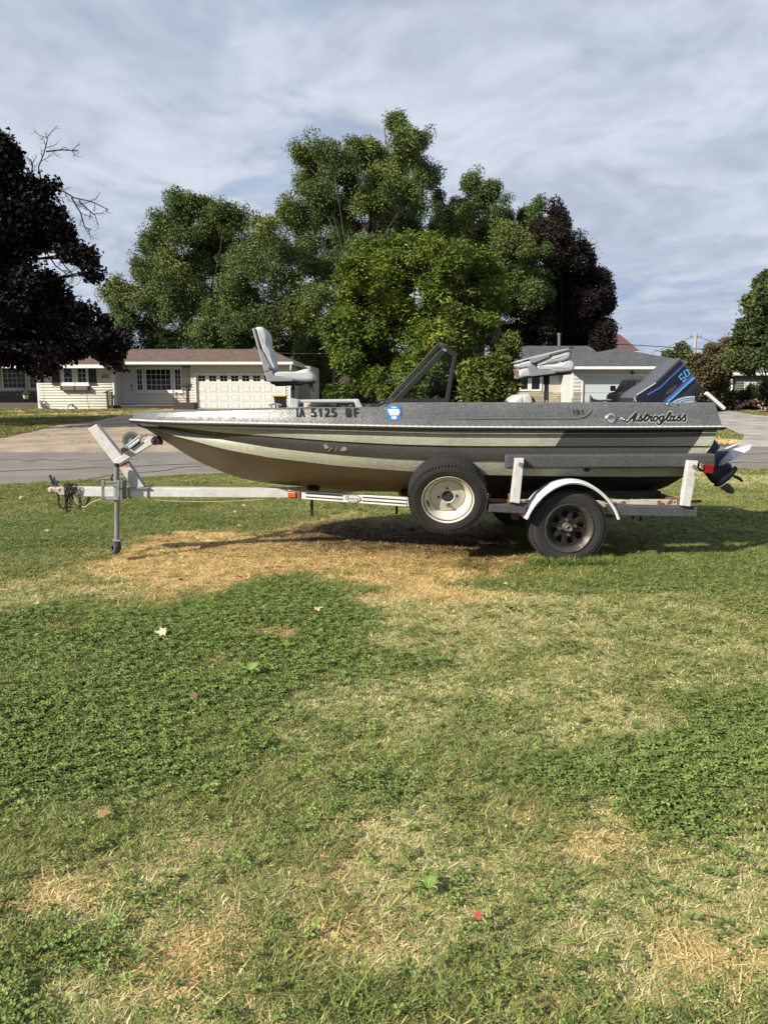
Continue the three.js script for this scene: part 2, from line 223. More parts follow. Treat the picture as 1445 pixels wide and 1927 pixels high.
// clapboards: every course is a real wedge leaning out over the one below; holes are [x0, x1, y0, y1]
function clapboards(x0, x1, y0, y1, z, holes = [], pitch = 0.15) {
  const gs = [];
  for (let y = y0; y < y1 - 0.01; y += pitch) {
    const top = Math.min(y + pitch, y1); let segs = [[x0, x1]];
    for (const [a, b, c, d] of holes) if (top > c + 0.01 && y < d - 0.01) segs = segs.flatMap(([p, q]) => b <= p || a >= q ? [[p, q]] : [[p, Math.max(p, a)], [Math.min(q, b), q]].filter(([u, v]) => v - u > 0.02));
    for (const [p, q] of segs) { const v = [p, y, z + 0.045, q, y, z + 0.045, q, top, z + 0.004, p, top, z + 0.004, p, y, z, q, y, z], g = new THREE.BufferGeometry(); g.setAttribute('position', new THREE.Float32BufferAttribute(v, 3)); g.setIndex([0, 1, 2, 0, 2, 3, 4, 5, 1, 4, 1, 0]); g.computeVertexNormals(); gs.push(g); }
  }
  return merge(gs);
}
// a window: frame with mullions, panes set behind; grid of cols x rows
function windowAt(parent, x0, x1, y0, y1, z, cols, rows, fr = 0.07, frameM = trimMat, label) {
  const w = sub('window', parent, label), gs = [span(x0, x1, y1 - fr, y1, z, z + 0.06), span(x0, x1, y0, y0 + fr, z, z + 0.075), span(x0, x0 + fr, y0 + fr, y1 - fr, z, z + 0.06), span(x1 - fr, x1, y0 + fr, y1 - fr, z, z + 0.06)];
  mesh('frame', merge(gs), frameM, w); const m = 0.022, X0 = x0 + fr, X1 = x1 - fr, Y0 = y0 + fr, Y1 = y1 - fr, pw = (X1 - X0) / cols, ph = (Y1 - Y0) / rows, ms = [];
  for (let i = 1; i < cols; i++) ms.push(span(X0 + i * pw - m / 2, X0 + i * pw + m / 2, Y0, Y1, z + 0.016, z + 0.03));
  for (let j = 1; j < rows; j++) ms.push(span(X0, X1, Y0 + j * ph - m / 2, Y0 + j * ph + m / 2, z + 0.012, z + 0.026));
  if (ms.length) mesh('muntin', merge(ms), frameM, w);
  const pg = span(0, pw, 0, ph, z + 0.004, z + 0.010);
  for (let i = 0; i < cols; i++) for (let j = 0; j < rows; j++) { const p = mesh('pane', pg, darkGlass, w); p.position.set(X0 + i * pw, Y0 + j * ph, 0); }
  return w;
}
const shingleTex = (r, g, b, s) => dtex(512, 512, (i, j, w, h) => { const row = Math.floor(j / h * 16), col = Math.floor(i / w * 10 + (row % 2) * 0.5 + hash3(row, 3, s) * 0.4), t = hash3(col % 10, row, s), n = pf(i, j, w, h, 64, 3, s), k = 0.72 + t * 0.45 + (n - 0.5) * 0.5; return [r * k, g * k, b * k]; });
function roofSlab(pts, th = 0.09) { // polygon of 3-4 corners, thickened downward
  const top = pts.map((p) => new V3(...p)), bot = top.map((p) => p.clone().setY(p.y - th)), v = [], n = top.length; const tri = (a, b, c) => v.push(...a.toArray(), ...b.toArray(), ...c.toArray());
  for (let i = 1; i < n - 1; i++) { tri(top[0], top[i], top[i + 1]); tri(bot[0], bot[i + 1], bot[i]); }
  for (let i = 0; i < n; i++) { const j = (i + 1) % n; tri(top[i], bot[i], top[j]); tri(bot[i], bot[j], top[j]); }
  const g = new THREE.BufferGeometry(); g.setAttribute('position', new THREE.Float32BufferAttribute(v, 3)); g.computeVertexNormals(); return boxUV(g, 1 / 2.2);
}
function courses(x0a, x1a, x0b, x1b, ya, yb, za, zb, n) { // shingle courses on a slope from eave (a) to ridge (b): thin steps
  const gs = []; for (let i = 0; i < n; i++) { const t0 = i / n, t1 = (i + 1) / n + 0.25 / n, P = (t) => [lerp(x0a, x0b, t), lerp(x1a, x1b, t), lerp(ya, yb, t), lerp(za, zb, t)], a = P(t0), b = P(Math.min(1, t1));
    const v = [a[0], a[2] + 0.016, a[3], a[1], a[2] + 0.016, a[3], b[1], b[2] + 0.004, b[3], b[0], b[2] + 0.004, b[3], a[0], a[2], a[3], a[1], a[2], a[3]], g = new THREE.BufferGeometry(); g.setAttribute('position', new THREE.Float32BufferAttribute(v, 3));
    g.setAttribute('uv', new THREE.Float32BufferAttribute([v[0] / 2.2, t0 * n / 16, v[3] / 2.2, t0 * n / 16, v[6] / 2.2, (t0 * n + 1) / 16, v[9] / 2.2, (t0 * n + 1) / 16, v[0] / 2.2, t0 * n / 16, v[3] / 2.2, t0 * n / 16], 2)); g.setIndex([0, 1, 2, 0, 2, 3, 4, 5, 1, 4, 1, 0]); g.computeVertexNormals(); gs.push(g); }
  return merge(gs);
}
const X = (px, Z, py = 735) => at(px, py, Z).x, Y = (py, Z) => at(722, py, Z).y;

// ---- cream house on the left
{
  const ZB = 43.2, ZE = 44.7, ZG = 44.0, ZP = 44.9, y0 = 0.30, cream = sidingMat([0.70, 0.665, 0.57]), brown = std([1, 1, 1], 0.9, { map: shingleTex(0.145, 0.092, 0.07, 7) });
  const H = thing('cream_house', 'cream clapboard ranch house with brown shingle roof and white garage door, left behind the boat', 'house', [0, 0, 0]);
  const xB0 = X(75, ZB), xB1 = X(213, ZB), xE1 = X(366, ZE), xG1 = X(545, ZG), ev = Y(689, 43), eG = Y(684, 43.4);
  // block with the paired window
  const bx0 = X(119, ZB), bx1 = X(169, ZB), by0 = Y(724, ZB), by1 = Y(689, ZB);
  mesh('siding', merge([clapboards(xB0, xB1, y0, ev, -ZB, [[bx0, bx1, by0, by1]]), span(xB0, xB1, y0 - 0.4, ev, -ZB - 0.2, -ZB)]), cream, H).userData.kind = 'stuff';
  mesh('corner_board', span(xB0 - 0.12, xB0, y0, ev, -ZB - 0.15, -ZB + 0.03), trimMat, H); mesh('corner_board', span(xB1, xB1 + 0.09, y0, ev, -ZB - 0.15, -ZB + 0.03), trimMat, H);
  mesh('side_wall', span(xB1 - 0.01, xB1 + 0.03, y0 - 0.3, ev, -ZE, -ZB - 0.02), cream, H); mesh('side_wall', span(xB0 - 0.03, xB0 + 0.01, y0 - 0.3, ev, -ZP, -ZB - 0.02), cream, H);
  const bm = (bx0 + bx1) / 2; windowAt(H, bx0, bm - 0.03, by0, by1, -ZB, 2, 3, 0.13); windowAt(H, bm + 0.03, bx1, by0, by1, -ZB, 2, 3, 0.13);
  mesh('window_trim', merge([span(bm - 0.03, bm + 0.03, by0, by1, -ZB, -ZB + 0.055), span(bx0 - 0.05, bx1 + 0.05, by0 - 0.07, by0, -ZB, -ZB + 0.10)]), trimMat, H);
  for (const [a, b] of [[X(100, ZB), X(115.5, ZB)], [X(169.5, ZB), X(184, ZB)]]) { const sh = sub('shutter', H, 'dark brown board shutter'); const n = 3, w = (b - a) / n; for (let i = 0; i < n; i++) mesh('board', span(a + i * w + 0.008, a + (i + 1) * w - 0.008, by0 + 0.02, by1 + 0.02, -ZB + 0.02, -ZB + 0.055), brownWood, sh); mesh('batten', merge([span(a, b, by0 + 0.16, by0 + 0.22, -ZB + 0.055, -ZB + 0.08), span(a, b, by0 - 0.02, by0 + 0.05, -ZB + 0.055, -ZB + 0.08)]), brownWood, sh); }
  { const pb = sub('window_box', H, 'weathered wooden planter box'), w = std([0.17, 0.13, 0.105], 0.9); const yb = by0 - 0.29, yt = by0 - 0.08; mesh('board', merge([span(bx0 + 0.02, bx1 - 0.02, yb, yt, -ZB + 0.22, -ZB + 0.25), span(bx0 + 0.02, bx1 - 0.02, yb, yb + 0.03, -ZB + 0.02, -ZB + 0.22)]), w, pb); for (const x of [bx0, (bx0 + bx1) / 2, bx1]) mesh('brace', span(x - 0.03, x + 0.03, yb - 0.02, yt + 0.02, -ZB + 0.02, -ZB + 0.27), brownWood, pb); }
  { const g = text('439', 0.18, 0.02, serif); mesh('house_number', fit(g, X(193, ZB), X(207, ZB), Y(711.5, ZB), Y(704.5, ZB), -ZB + 0.024), ironMat, H); }
  // entry wall
  const dx0 = X(229, ZE), dx1 = X(252, ZE), dy1 = Y(690, ZE), dyb = Y(761, ZE), wx0 = X(257, ZE), wx1 = X(345, ZE), wy0 = Y(737, ZE), wy1 = Y(692, ZE);
  mesh('siding', merge([clapboards(xB1 - 0.05, xE1, y0, ev, -ZE, [[dx0 - 0.08, dx1 + 0.08, -1, dy1 + 0.08], [wx0, wx1, wy0, wy1]]), span(xB1 - 0.05, xE1, y0 - 0.3, ev, -ZE - 0.2, -ZE)]), cream, H).userData.kind = 'stuff';
  const door = sub('front_door', H, 'white front door with fan light'), doorM = std([0.72, 0.73, 0.74], 0.4);
  mesh('door_leaf', span(dx0, dx1, dyb, dy1, -ZE, -ZE + 0.05), doorM, door); mesh('door_frame', merge([span(dx0 - 0.08, dx0, dyb, dy1 + 0.08, -ZE, -ZE + 0.09), span(dx1, dx1 + 0.08, dyb, dy1 + 0.08, -ZE, -ZE + 0.09), span(dx0, dx1, dy1, dy1 + 0.08, -ZE, -ZE + 0.09)]), trimMat, door);
  { const cx = (dx0 + dx1) / 2, yb = dy1 - 0.34; for (let i = 0; i < 4; i++) { const a0 = Math.PI * i / 4 + 0.06, a1 = Math.PI * (i + 1) / 4 - 0.06, pts = []; for (let k = 0; k <= 5; k++) { const a = lerp(a0, a1, k / 5); pts.push([cx + Math.cos(a) * 0.25, yb + Math.sin(a) * 0.22]); } for (let k = 5; k >= 0; k--) { const a = lerp(a0, a1, k / 5); pts.push([cx + Math.cos(a) * 0.09, yb + Math.sin(a) * 0.08]); } mesh('fan_pane', extr(pts, -ZE + 0.056, 0.01), darkGlass, door); }
    for (const [a, b, c, d] of [[.10, .44, .12, .78], [.56, .90, .12, .78], [.10, .44, .92, 1.5], [.56, .90, .92, 1.5]]) { const q = (t) => lerp(dx0, dx1, t), yy = dyb; mesh('door_panel', merge([span(q(a), q(b), yy + c, yy + d, -ZE + 0.05, -ZE + 0.058)]), doorM, door); }
    mesh('lock', span(dx1 - 0.11, dx1 - 0.05, dyb + 0.98, dyb + 1.12, -ZE + 0.05, -ZE + 0.09), ironMat, door); mesh('handle', span(dx1 - 0.11, dx1 - 0.05, dyb + 0.82, dyb + 0.89, -ZE + 0.05, -ZE + 0.1), ironMat, door); }
  const fx = (p) => X(p, ZE); mesh('window_trim', span(wx0, wx1, wy1, wy1 + 0.07, -ZE, -ZE + 0.08), trimMat, H); mesh('window_sill', span(wx0, wx1, wy0 - 0.09, wy0, -ZE, -ZE + 0.11), trimMat, H);
  windowAt(H, fx(257), fx(272.5), wy0, wy1, -ZE, 2, 4, 0.10, trimMat, 'narrow left side light'); windowAt(H, fx(274), fx(326), wy0, wy1, -ZE, 5, 4, 0.10, trimMat, 'large picture window'); windowAt(H, fx(328), fx(344.5), wy0, wy1, -ZE, 2, 4, 0.10, trimMat, 'narrow right side light');
  { const hg = sub('wind_chime', H, 'dark hanging ornament'), x = fx(218.5), yt = Y(694, ZE); const gs = [rod([x - 0.12, yt, -ZE + 0.25], [x, yt - 0.08, -ZE + 0.25], 0.012), rod([x, yt - 0.08, -ZE + 0.25], [x, yt - 0.25, -ZE + 0.25], 0.01)]; const lg = new THREE.LatheGeometry([[0.01, 0], [0.09, 0.08], [0.12, 0.3], [0.11, 0.5], [0.05, 0.68], [0.01, 0.72]].map((p) => new THREE.Vector2(...p)), 8); lg.translate(x + 0.02, yt - 0.97, -ZE + 0.25); mesh('lantern', merge([...gs, lg]), ironMat, hg); }
  // garage wall and sectional door
  const gx0 = X(370, ZG), gx1 = X(535, ZG), gy1 = Y(706, ZG), gy0 = 0.22;
  mesh('siding', merge([clapboards(xE1, xG1, y0, eG, -ZG, [[gx0 - 0.09, gx1 + 0.09, -1, gy1 + 0.1]]), span(xE1, gx0, y0 - 0.3, eG, -ZG - 0.2, -ZG), span(gx1, xG1, y0 - 0.3, eG, -ZG - 0.2, -ZG), span(gx0, gx1, gy1, eG, -ZG - 0.2, -ZG), span(xE1, xE1 + 0.03, y0 - 0.3, ev, -ZE, -ZG)]), cream, H).userData.kind = 'stuff';
  mesh('corner_board', merge([span(xG1, xG1 + 0.09, y0, eG, -ZG - 0.15, -ZG + 0.03)]), trimMat, H);
  mesh('door_trim', merge([span(gx0 - 0.09, gx0, gy0, gy1 + 0.1, -ZG, -ZG + 0.06), span(gx1, gx1 + 0.09, gy0, gy1 + 0.1, -ZG, -ZG + 0.06), span(gx0, gx1, gy1, gy1 + 0.1, -ZG, -ZG + 0.06)]), trimMat, H);
  const gd = sub('garage_door', H, 'white sectional garage door with a row of small windows'), gm = std([0.74, 0.735, 0.70], 0.45), ph = (gy1 - gy0) / 4, pw = (gx1 - gx0) / 8;
  for (let r = 0; r < 4; r++) mesh('door_section', span(gx0, gx1, gy0 + r * ph + 0.006, gy0 + (r + 1) * ph - 0.006, -ZG - 0.12, -ZG - 0.06), gm, gd);
  for (let r = 0; r < 4; r++) for (let c = 0; c < 8; c++) { const cx = gx0 + (c + 0.5) * pw, cy = gy0 + (r + 0.5) * ph;
    if (r < 3) { const a = pw * 0.36, b = ph * 0.33, fr = [span(cx - a, cx + a, cy + b - 0.03, cy + b, -ZG - 0.06, -ZG - 0.045), span(cx - a, cx + a, cy - b, cy - b + 0.03, -ZG - 0.06, -ZG - 0.045), span(cx - a, cx - a + 0.03, cy - b + 0.03, cy + b - 0.03, -ZG - 0.06, -ZG - 0.045), span(cx + a - 0.03, cx + a, cy - b + 0.03, cy + b - 0.03, -ZG - 0.06, -ZG - 0.045), span(cx - a + 0.06, cx + a - 0.06, cy - b + 0.06, cy + b - 0.06, -ZG - 0.06, -ZG - 0.05)]; mesh('door_panel', merge(fr), gm, gd); }
    else { const a = 0.19, b = 0.15; for (const sx of [-1, 1]) for (const sy of [-1, 1]) mesh('pane', span(cx + sx * 0.012, cx + sx * a, cy + 0.06 + sy * 0.012, cy + 0.06 + sy * b, -ZG - 0.058, -ZG - 0.05), darkGlass, gd); } }
  // right side wall and back, so that the house is closed
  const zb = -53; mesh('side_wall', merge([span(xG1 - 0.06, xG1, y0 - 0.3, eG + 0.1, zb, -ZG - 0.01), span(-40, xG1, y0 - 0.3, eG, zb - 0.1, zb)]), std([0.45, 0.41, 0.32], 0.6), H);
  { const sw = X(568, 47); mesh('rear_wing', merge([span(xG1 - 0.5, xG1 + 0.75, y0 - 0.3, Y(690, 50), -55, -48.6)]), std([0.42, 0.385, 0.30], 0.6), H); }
  // left porch wall with picture window over stone, raised deck
  const px1 = xB0, pw0 = X(-40, ZP), stoneM = [0.13, 0.10, 0.11, 0.09].map((k, i) => std([k * 1.35, k * 1.05, k * (0.85 + i * 0.05)], 0.9)), syT = Y(736, ZP);
  mesh('porch_wall', merge([span(-40, px1, y0 - 0.3, ev, -ZP - 0.2, -ZP)]), cream, H);
  windowAt(H, X(-38, ZP), X(4, ZP), Y(733, ZP), Y(690, ZP), -ZP, 5, 4, 0.1, trimMat); windowAt(H, X(6, ZP), X(54, ZP), Y(733, ZP), Y(690, ZP), -ZP, 5, 4, 0.1, trimMat, 'porch picture window'); windowAt(H, X(56.5, ZP), X(73, ZP), Y(733, ZP), Y(690, ZP), -ZP, 2, 4, 0.1, trimMat);
  { const R = rng(17); for (let r = 0; r < 5; r++) { const ya = lerp(Y(757, ZP), syT, r / 5), yb = lerp(Y(757, ZP), syT, (r + 1) / 5); let x = -23; while (x < px1 - 0.05) { const w = 0.35 + R() * 0.6, xe = Math.min(px1 - 0.02, x + w); mesh('stone', span(x + 0.008, xe - 0.008, ya + 0.008, yb - 0.008, -ZP, -ZP + 0.05 + R() * 0.03, 0.01), stoneM[Math.floor(R() * 4)], H); x = xe; } } }
  const dk = sub('porch_deck', H, 'brown timber porch deck'), dTop = Y(758, 43.6), dz0 = -ZP + 0.02, dz1 = -43.25;
  for (let i = 0; i < 3; i++) mesh('fascia_board', span(-26, xB0 - 0.1, dTop - 0.16 * (i + 1) + 0.006, dTop - 0.16 * i - 0.006 - (i ? 0 : 0.03), dz1, dz1 + 0.03), deckWood, dk);
  for (let i = 0; i < 9; i++) mesh('deck_board', span(-26, xB0 - 0.1, dTop - 0.03, dTop, dz0 + i * 0.18, dz0 + i * 0.18 + 0.17), deckWood, dk);
  // entry steps
  const st = sub('entry_steps', H, 'brown timber entry steps'), sx0 = X(206, 43.6), sx1 = X(343, 43.6), sT = Y(762.5, 43.6);
  mesh('step', span(sx0, sx1, sT - 0.05, sT, -ZE + 0.02, -43.1), deckWood, st); mesh('step', span(sx0 - 0.2, sx1, sT - 0.24, sT - 0.19, -43.4, -42.7), deckWood, st); mesh('riser', merge([span(sx0, sx1, sT - 0.19, sT - 0.05, -43.2, -43.13), span(sx0 - 0.2, sx1, sT - 0.42, sT - 0.24, -42.8, -42.73)]), brownWood, st);
  const rl = sub('stair_rail', H, 'dark wooden stair rail'), rx0 = X(200.5, 42.9), rx1 = X(212, 42.9), ry0 = Y(768, 42.9); const gs = [bar([rx0 - 0.15, Y(739, 42.9), -42.9], [rx1 + 0.03, Y(733, 42.9), -42.9], 0.14, 0.05)]; for (const x of [rx0 + 0.05, rx1 - 0.05]) gs.push(span(x - 0.05, x + 0.05, ry0, Y(737, 42.9), -42.95, -42.85)); for (let i = 1; i < 4; i++) { const x = lerp(rx0, rx1, i / 4); gs.push(span(x - 0.018, x + 0.018, Y(763, 42.9), Y(738, 42.9), -42.92, -42.88)); } gs.push(span(rx0, rx1, Y(764, 42.9), Y(762.5, 42.9), -42.93, -42.87)); mesh('baluster', merge(gs), brownWood, rl);
  { const gs2 = [], z = -43.4, xa = X(326, 43.4), yb = Y(762, 43.4); gs2.push(rod([xa, yb, z], [xa, yb + 0.75, z], 0.018), rod([xa + 0.2, yb, z], [xa + 0.2, yb + 0.72, z], 0.018), rod([xa, yb + 0.75, z], [xa + 0.55, yb + 0.55, z + 0.3], 0.018), rod([xa + 0.55, yb + 0.55, z + 0.3], [xa + 1.0, yb + 0.1, z + 0.5], 0.018)); for (let i = 0; i < 6; i++) gs2.push(rod([xa + i * 0.16, yb + 0.15 - i * 0.03, z + i * 0.1], [xa + i * 0.16, yb + 0.72 - i * 0.09, z + i * 0.1], 0.01)); mesh('iron_railing', merge(gs2), ironMat, H); }
  // downspout elbows, hooks on the sunny wall
  const xd = X(131, ZB); mesh('drain_pipe', tube([[xd, Y(774, 43), -ZB + 0.5], [xd, Y(765, 43), -ZB + 0.45], [xd + 0.05, Y(762, 43), -ZB + 0.35], [xd + 0.1, Y(761, 43), -ZB + 0.05]], 0.05, 8), trimMat, H);
  // roof: front slope in courses, hip at the right end, back slope, fascia and gutter
  const zr = -48.9, yr = Y(657, 48.9), xr = X(508, 48.9), ex = xG1 + 0.30, ez = -ZG + 0.62, zbk = -53.8, roof = sub('roof', H, 'brown shingle roof');
  mesh('shingles', courses(-44, ex, -44, xr, eG + 0.09, yr, ez, zr, 22), brown, roof).userData.kind = 'stuff';
  mesh('hip_slope', merge([roofSlab([[ex, eG + 0.085, ez], [ex, eG + 0.085, zbk], [xr, yr, zr]]), roofSlab([[ex, eG + 0.085, zbk], [-44, eG + 0.085, zbk], [-44, yr, zr], [xr, yr, zr]])]), std([0.16, 0.13, 0.12], 0.9), roof);
  { const t = (ez - zr), y2 = eG + 0.09 - (0.95) * (yr - eG - 0.09) / t; mesh('porch_roof', courses(-44, X(222, 42.4), -44, X(236, 43.3), y2, eG + 0.10, ez + 0.95, ez - 0.05, 5), brown, roof); mesh('fascia', merge([span(-44, X(222, 42.4), y2 - 0.2, y2 - 0.01, ez + 0.93, ez + 0.99)]), trimMat, roof); mesh('soffit', span(-44, X(222, 42.4), y2 - 0.17, y2 - 0.14, ez - 1, ez + 0.92), trimMat, roof); }
  mesh('gutter', merge([span(X(236, 43.3), ex + 0.02, eG - 0.07, eG + 0.085, ez + 0.01, ez + 0.13, 0.03)]), trimMat, roof); mesh('soffit', merge([span(X(200, 44), ex, eG - 0.10, eG - 0.07, -ZE, ez + 0.01), span(ex - 0.03, ex + 0.01, eG - 0.08, eG + 0.06, zbk, ez)]), std([0.5, 0.48, 0.42], 0.7), roof);
  mesh('downspout', tube([[ex - 0.12, eG - 0.05, ez + 0.05], [ex - 0.12, eG - 0.28, ez - 0.02], [xG1 + 0.05, eG - 0.45, -ZG + 0.08], [xG1 + 0.05, 0.35, -ZG + 0.08]], 0.055, 6), trimMat, H);
  mesh('vent_pipe', merge([rod(at(239.5, 652, 48), at(239.5, 629, 48), 0.035, 0.03), rod([X(236.5, 48, 636), Y(636, 48), -48], [X(242, 48, 636), Y(636, 48), -48], 0.03)]), std([0.5, 0.62, 0.65], 0.4), roof);
  mesh('roof_vent', span(X(478, 49, 657), X(483, 49, 657), Y(660, 49), Y(654, 49), -49.1, -48.8), deckWood, roof);
}
// ---- grey-roofed house on the right
{
  const ZG = 46, ZM = 49.2, y0 = 0.28, white = sidingMat([0.60, 0.62, 0.60]), grey = std([1, 1, 1], 0.9, { map: shingleTex(0.085, 0.09, 0.10, 27) });
  const H = thing('grey_roofed_house', 'pale ranch house with grey shingle hip roof and stone wainscot, right behind the boat', 'house', [0, 0, 0]);
  const x0 = X(1078, ZG), x1 = X(1322, ZG), ev = Y(693, 45.4), gx0 = X(1096, ZG), gx1 = X(1252, ZG), gy1 = Y(707, ZG), xl = X(960, ZM);
  mesh('siding', merge([clapboards(x0, x1, y0 + 0.62, ev, -ZG, [[gx0 - 0.1, gx1 + 0.1, -1, gy1 + 0.1]], 0.22), span(x0, gx0, y0 - 0.3, ev, -ZG - 0.2, -ZG), span(gx1, x1, y0 - 0.3, ev, -ZG - 0.2, -ZG), span(gx0, gx1, gy1, ev, -ZG - 0.2, -ZG), span(x0, x0 + 0.1, y0 - 0.3, ev, -ZM, -ZG - 0.02), span(x1 - 0.1, x1, y0 - 0.3, ev, -56, -ZG - 0.02)]), white, H).userData.kind = 'stuff';
  mesh('corner_board', merge([span(x0 - 0.1, x0, y0 + 0.62, ev, -ZG - 0.1, -ZG + 0.03)]), trimMat, H);
  const gd = sub('garage_door', H, 'pale grey sectional garage door'), gm = std([0.50, 0.55, 0.58], 0.5); for (let r = 0; r < 4; r++) mesh('door_section', span(gx0, gx1, 0.2 + r * (gy1 - 0.2) / 4 + 0.008, 0.2 + (r + 1) * (gy1 - 0.2) / 4 - 0.008, -ZG - 0.12, -ZG - 0.06), gm, gd);
  mesh('door_trim', merge([span(gx0 - 0.1, gx0, 0.2, gy1 + 0.1, -ZG, -ZG + 0.05), span(gx1, gx1 + 0.1, 0.2, gy1 + 0.1, -ZG, -ZG + 0.05), span(gx0, gx1, gy1, gy1 + 0.1, -ZG, -ZG + 0.05)]), trimMat, H);
  mesh('main_wall', merge([span(xl - 3, x0, y0 - 0.3, ev, -ZM - 0.2, -ZM), span(xl - 3, x1, y0 - 0.3, ev, -57, -56.8), span(xl - 3, xl - 2.9, y0 - 0.3, ev, -56.8, -ZM)]), std([0.52, 0.50, 0.44], 0.6), H);
  const R = rng(91), sm = [[.44, .36, .25], [.50, .42, .30], [.38, .31, .22], [.46, .40, .31], [.33, .28, .21]].map((c) => std(c, 0.9));
  const stones = (a, b, z, ya, yb, rows) => { for (let r = 0; r < rows; r++) { let x = a; const p = lerp(ya, yb, r / rows), q = lerp(ya, yb, (r + 1) / rows); while (x < b - 0.03) { const xe = Math.min(b, x + 0.25 + R() * 0.6); mesh('stone', span(x + 0.008, xe - 0.008, p + 0.008, q - 0.008, z, z + 0.05 + R() * 0.035, 0.012), sm[Math.floor(R() * 5)], H); x = xe; } } };
  stones(X(995, ZM), x0 - 0.03, -ZM, y0 - 0.1, Y(737, ZM), 7); stones(x0, gx0 - 0.1, -ZG, y0 - 0.1, Y(737, ZG), 7);
  windowAt(H, X(976, ZM), X(995.5, ZM), Y(736, ZM), Y(698, ZM), -ZM, 1, 1, 0.11); windowAt(H, X(996, ZM), X(1018, ZM), Y(736, ZM), Y(698, ZM), -ZM, 1, 1, 0.11);
  { const lx = X(1185, ZG), ly = Y(698, ZG), g = sub('wall_lamp', H); mesh('lamp_shade', (() => { const c = new THREE.ConeGeometry(0.16, 0.14, 8, 1, true); c.translate(lx, ly - 0.08, -ZG + 0.28); return c; })(), ironMat, g); mesh('lamp_arm', merge([rod([lx, ly, -ZG], [lx, ly, -ZG + 0.28], 0.02), rod([lx, ly, -ZG + 0.28], [lx, ly - 0.2, -ZG + 0.28], 0.03)]), ironMat, g); }
  // roofs
  const roof = sub('roof', H, 'grey shingle hip roof'), ez = -ZG + 0.65, xa = x0 - 0.35, xb = x1 + 0.4, ax = X(1157, 49), az = -49, ay = Y(656, 49), ye = ev + 0.1;
  const face = (a, b, c, d) => mesh('shingles', roofSlab(d ? [a, b, c, d] : [a, b, c], 0.06), grey, roof);
  mesh('shingles', courses(xa, xb, ax - 0.05, ax + 0.05, ye, ay, ez, az, 18), grey, roof).userData.kind = 'stuff';
  face([xb, ye, ez], [xb, ye, -57], [ax, ay + 0.02, -57], [ax, ay, az]); face([xa, ye, -57], [xa, ye, ez], [ax, ay, az], [ax, ay + 0.02, -57]);
  const ry = Y(651, 53.2), rx0 = X(986, 53.2), rx1 = X(1104, 53.2), el = xl - 2.5;
  mesh('shingles', courses(el, ax, rx0, rx1, ye - 0.05, ry, -ZM + 0.7, -53.2, 18), grey, roof).userData.kind = 'stuff';
  face([el, ye - 0.06, -57], [el, ye - 0.06, -ZM + 0.7], [rx0, ry, -53.2]); face([el, ye - 0.06, -57], [rx0, ry, -53.2], [rx1, ry, -53.2], [X(1150, 57), ye - 0.06, -57]); face([rx1, ry, -53.2], [ax + 1.5, ye + 0.4, -57], [ax, ye, -49], [rx1, ry - 0.01, -53.19]);
  mesh('gutter', merge([span(xa, xb, ye - 0.17, ye - 0.005, ez + 0.01, ez + 0.13, 0.03), span(xb - 0.02, xb + 0.1, ye - 0.17, ye - 0.005, -57, ez + 0.01), span(el, xa - 0.01, ye - 0.2, ye - 0.06, -ZM + 0.7, -ZM + 0.8)]), trimMat, roof);
  mesh('soffit', merge([span(xa, xb, ye - 0.16, ye - 0.13, -57, ez), span(el, xa - 0.01, ye - 0.19, ye - 0.16, -57, -ZM + 0.69)]), std([0.5, 0.49, 0.45], 0.7), roof);
  mesh('vent_pipe', merge([rod(at(1051.5, 652, 52), at(1051.5, 630, 52), 0.09), rod(at(1051.5, 631, 52), at(1051.5, 627, 52), 0.13)]), std([0.25, 0.26, 0.28], 0.4, { metalness: 0.6 }), roof);
  mesh('chimney_flue', rod(at(1228.5, 668, 53), at(1228.5, 656.5, 53), 0.05), std([0.5, 0.5, 0.5], 0.4, { metalness: 0.5 }), roof);
}
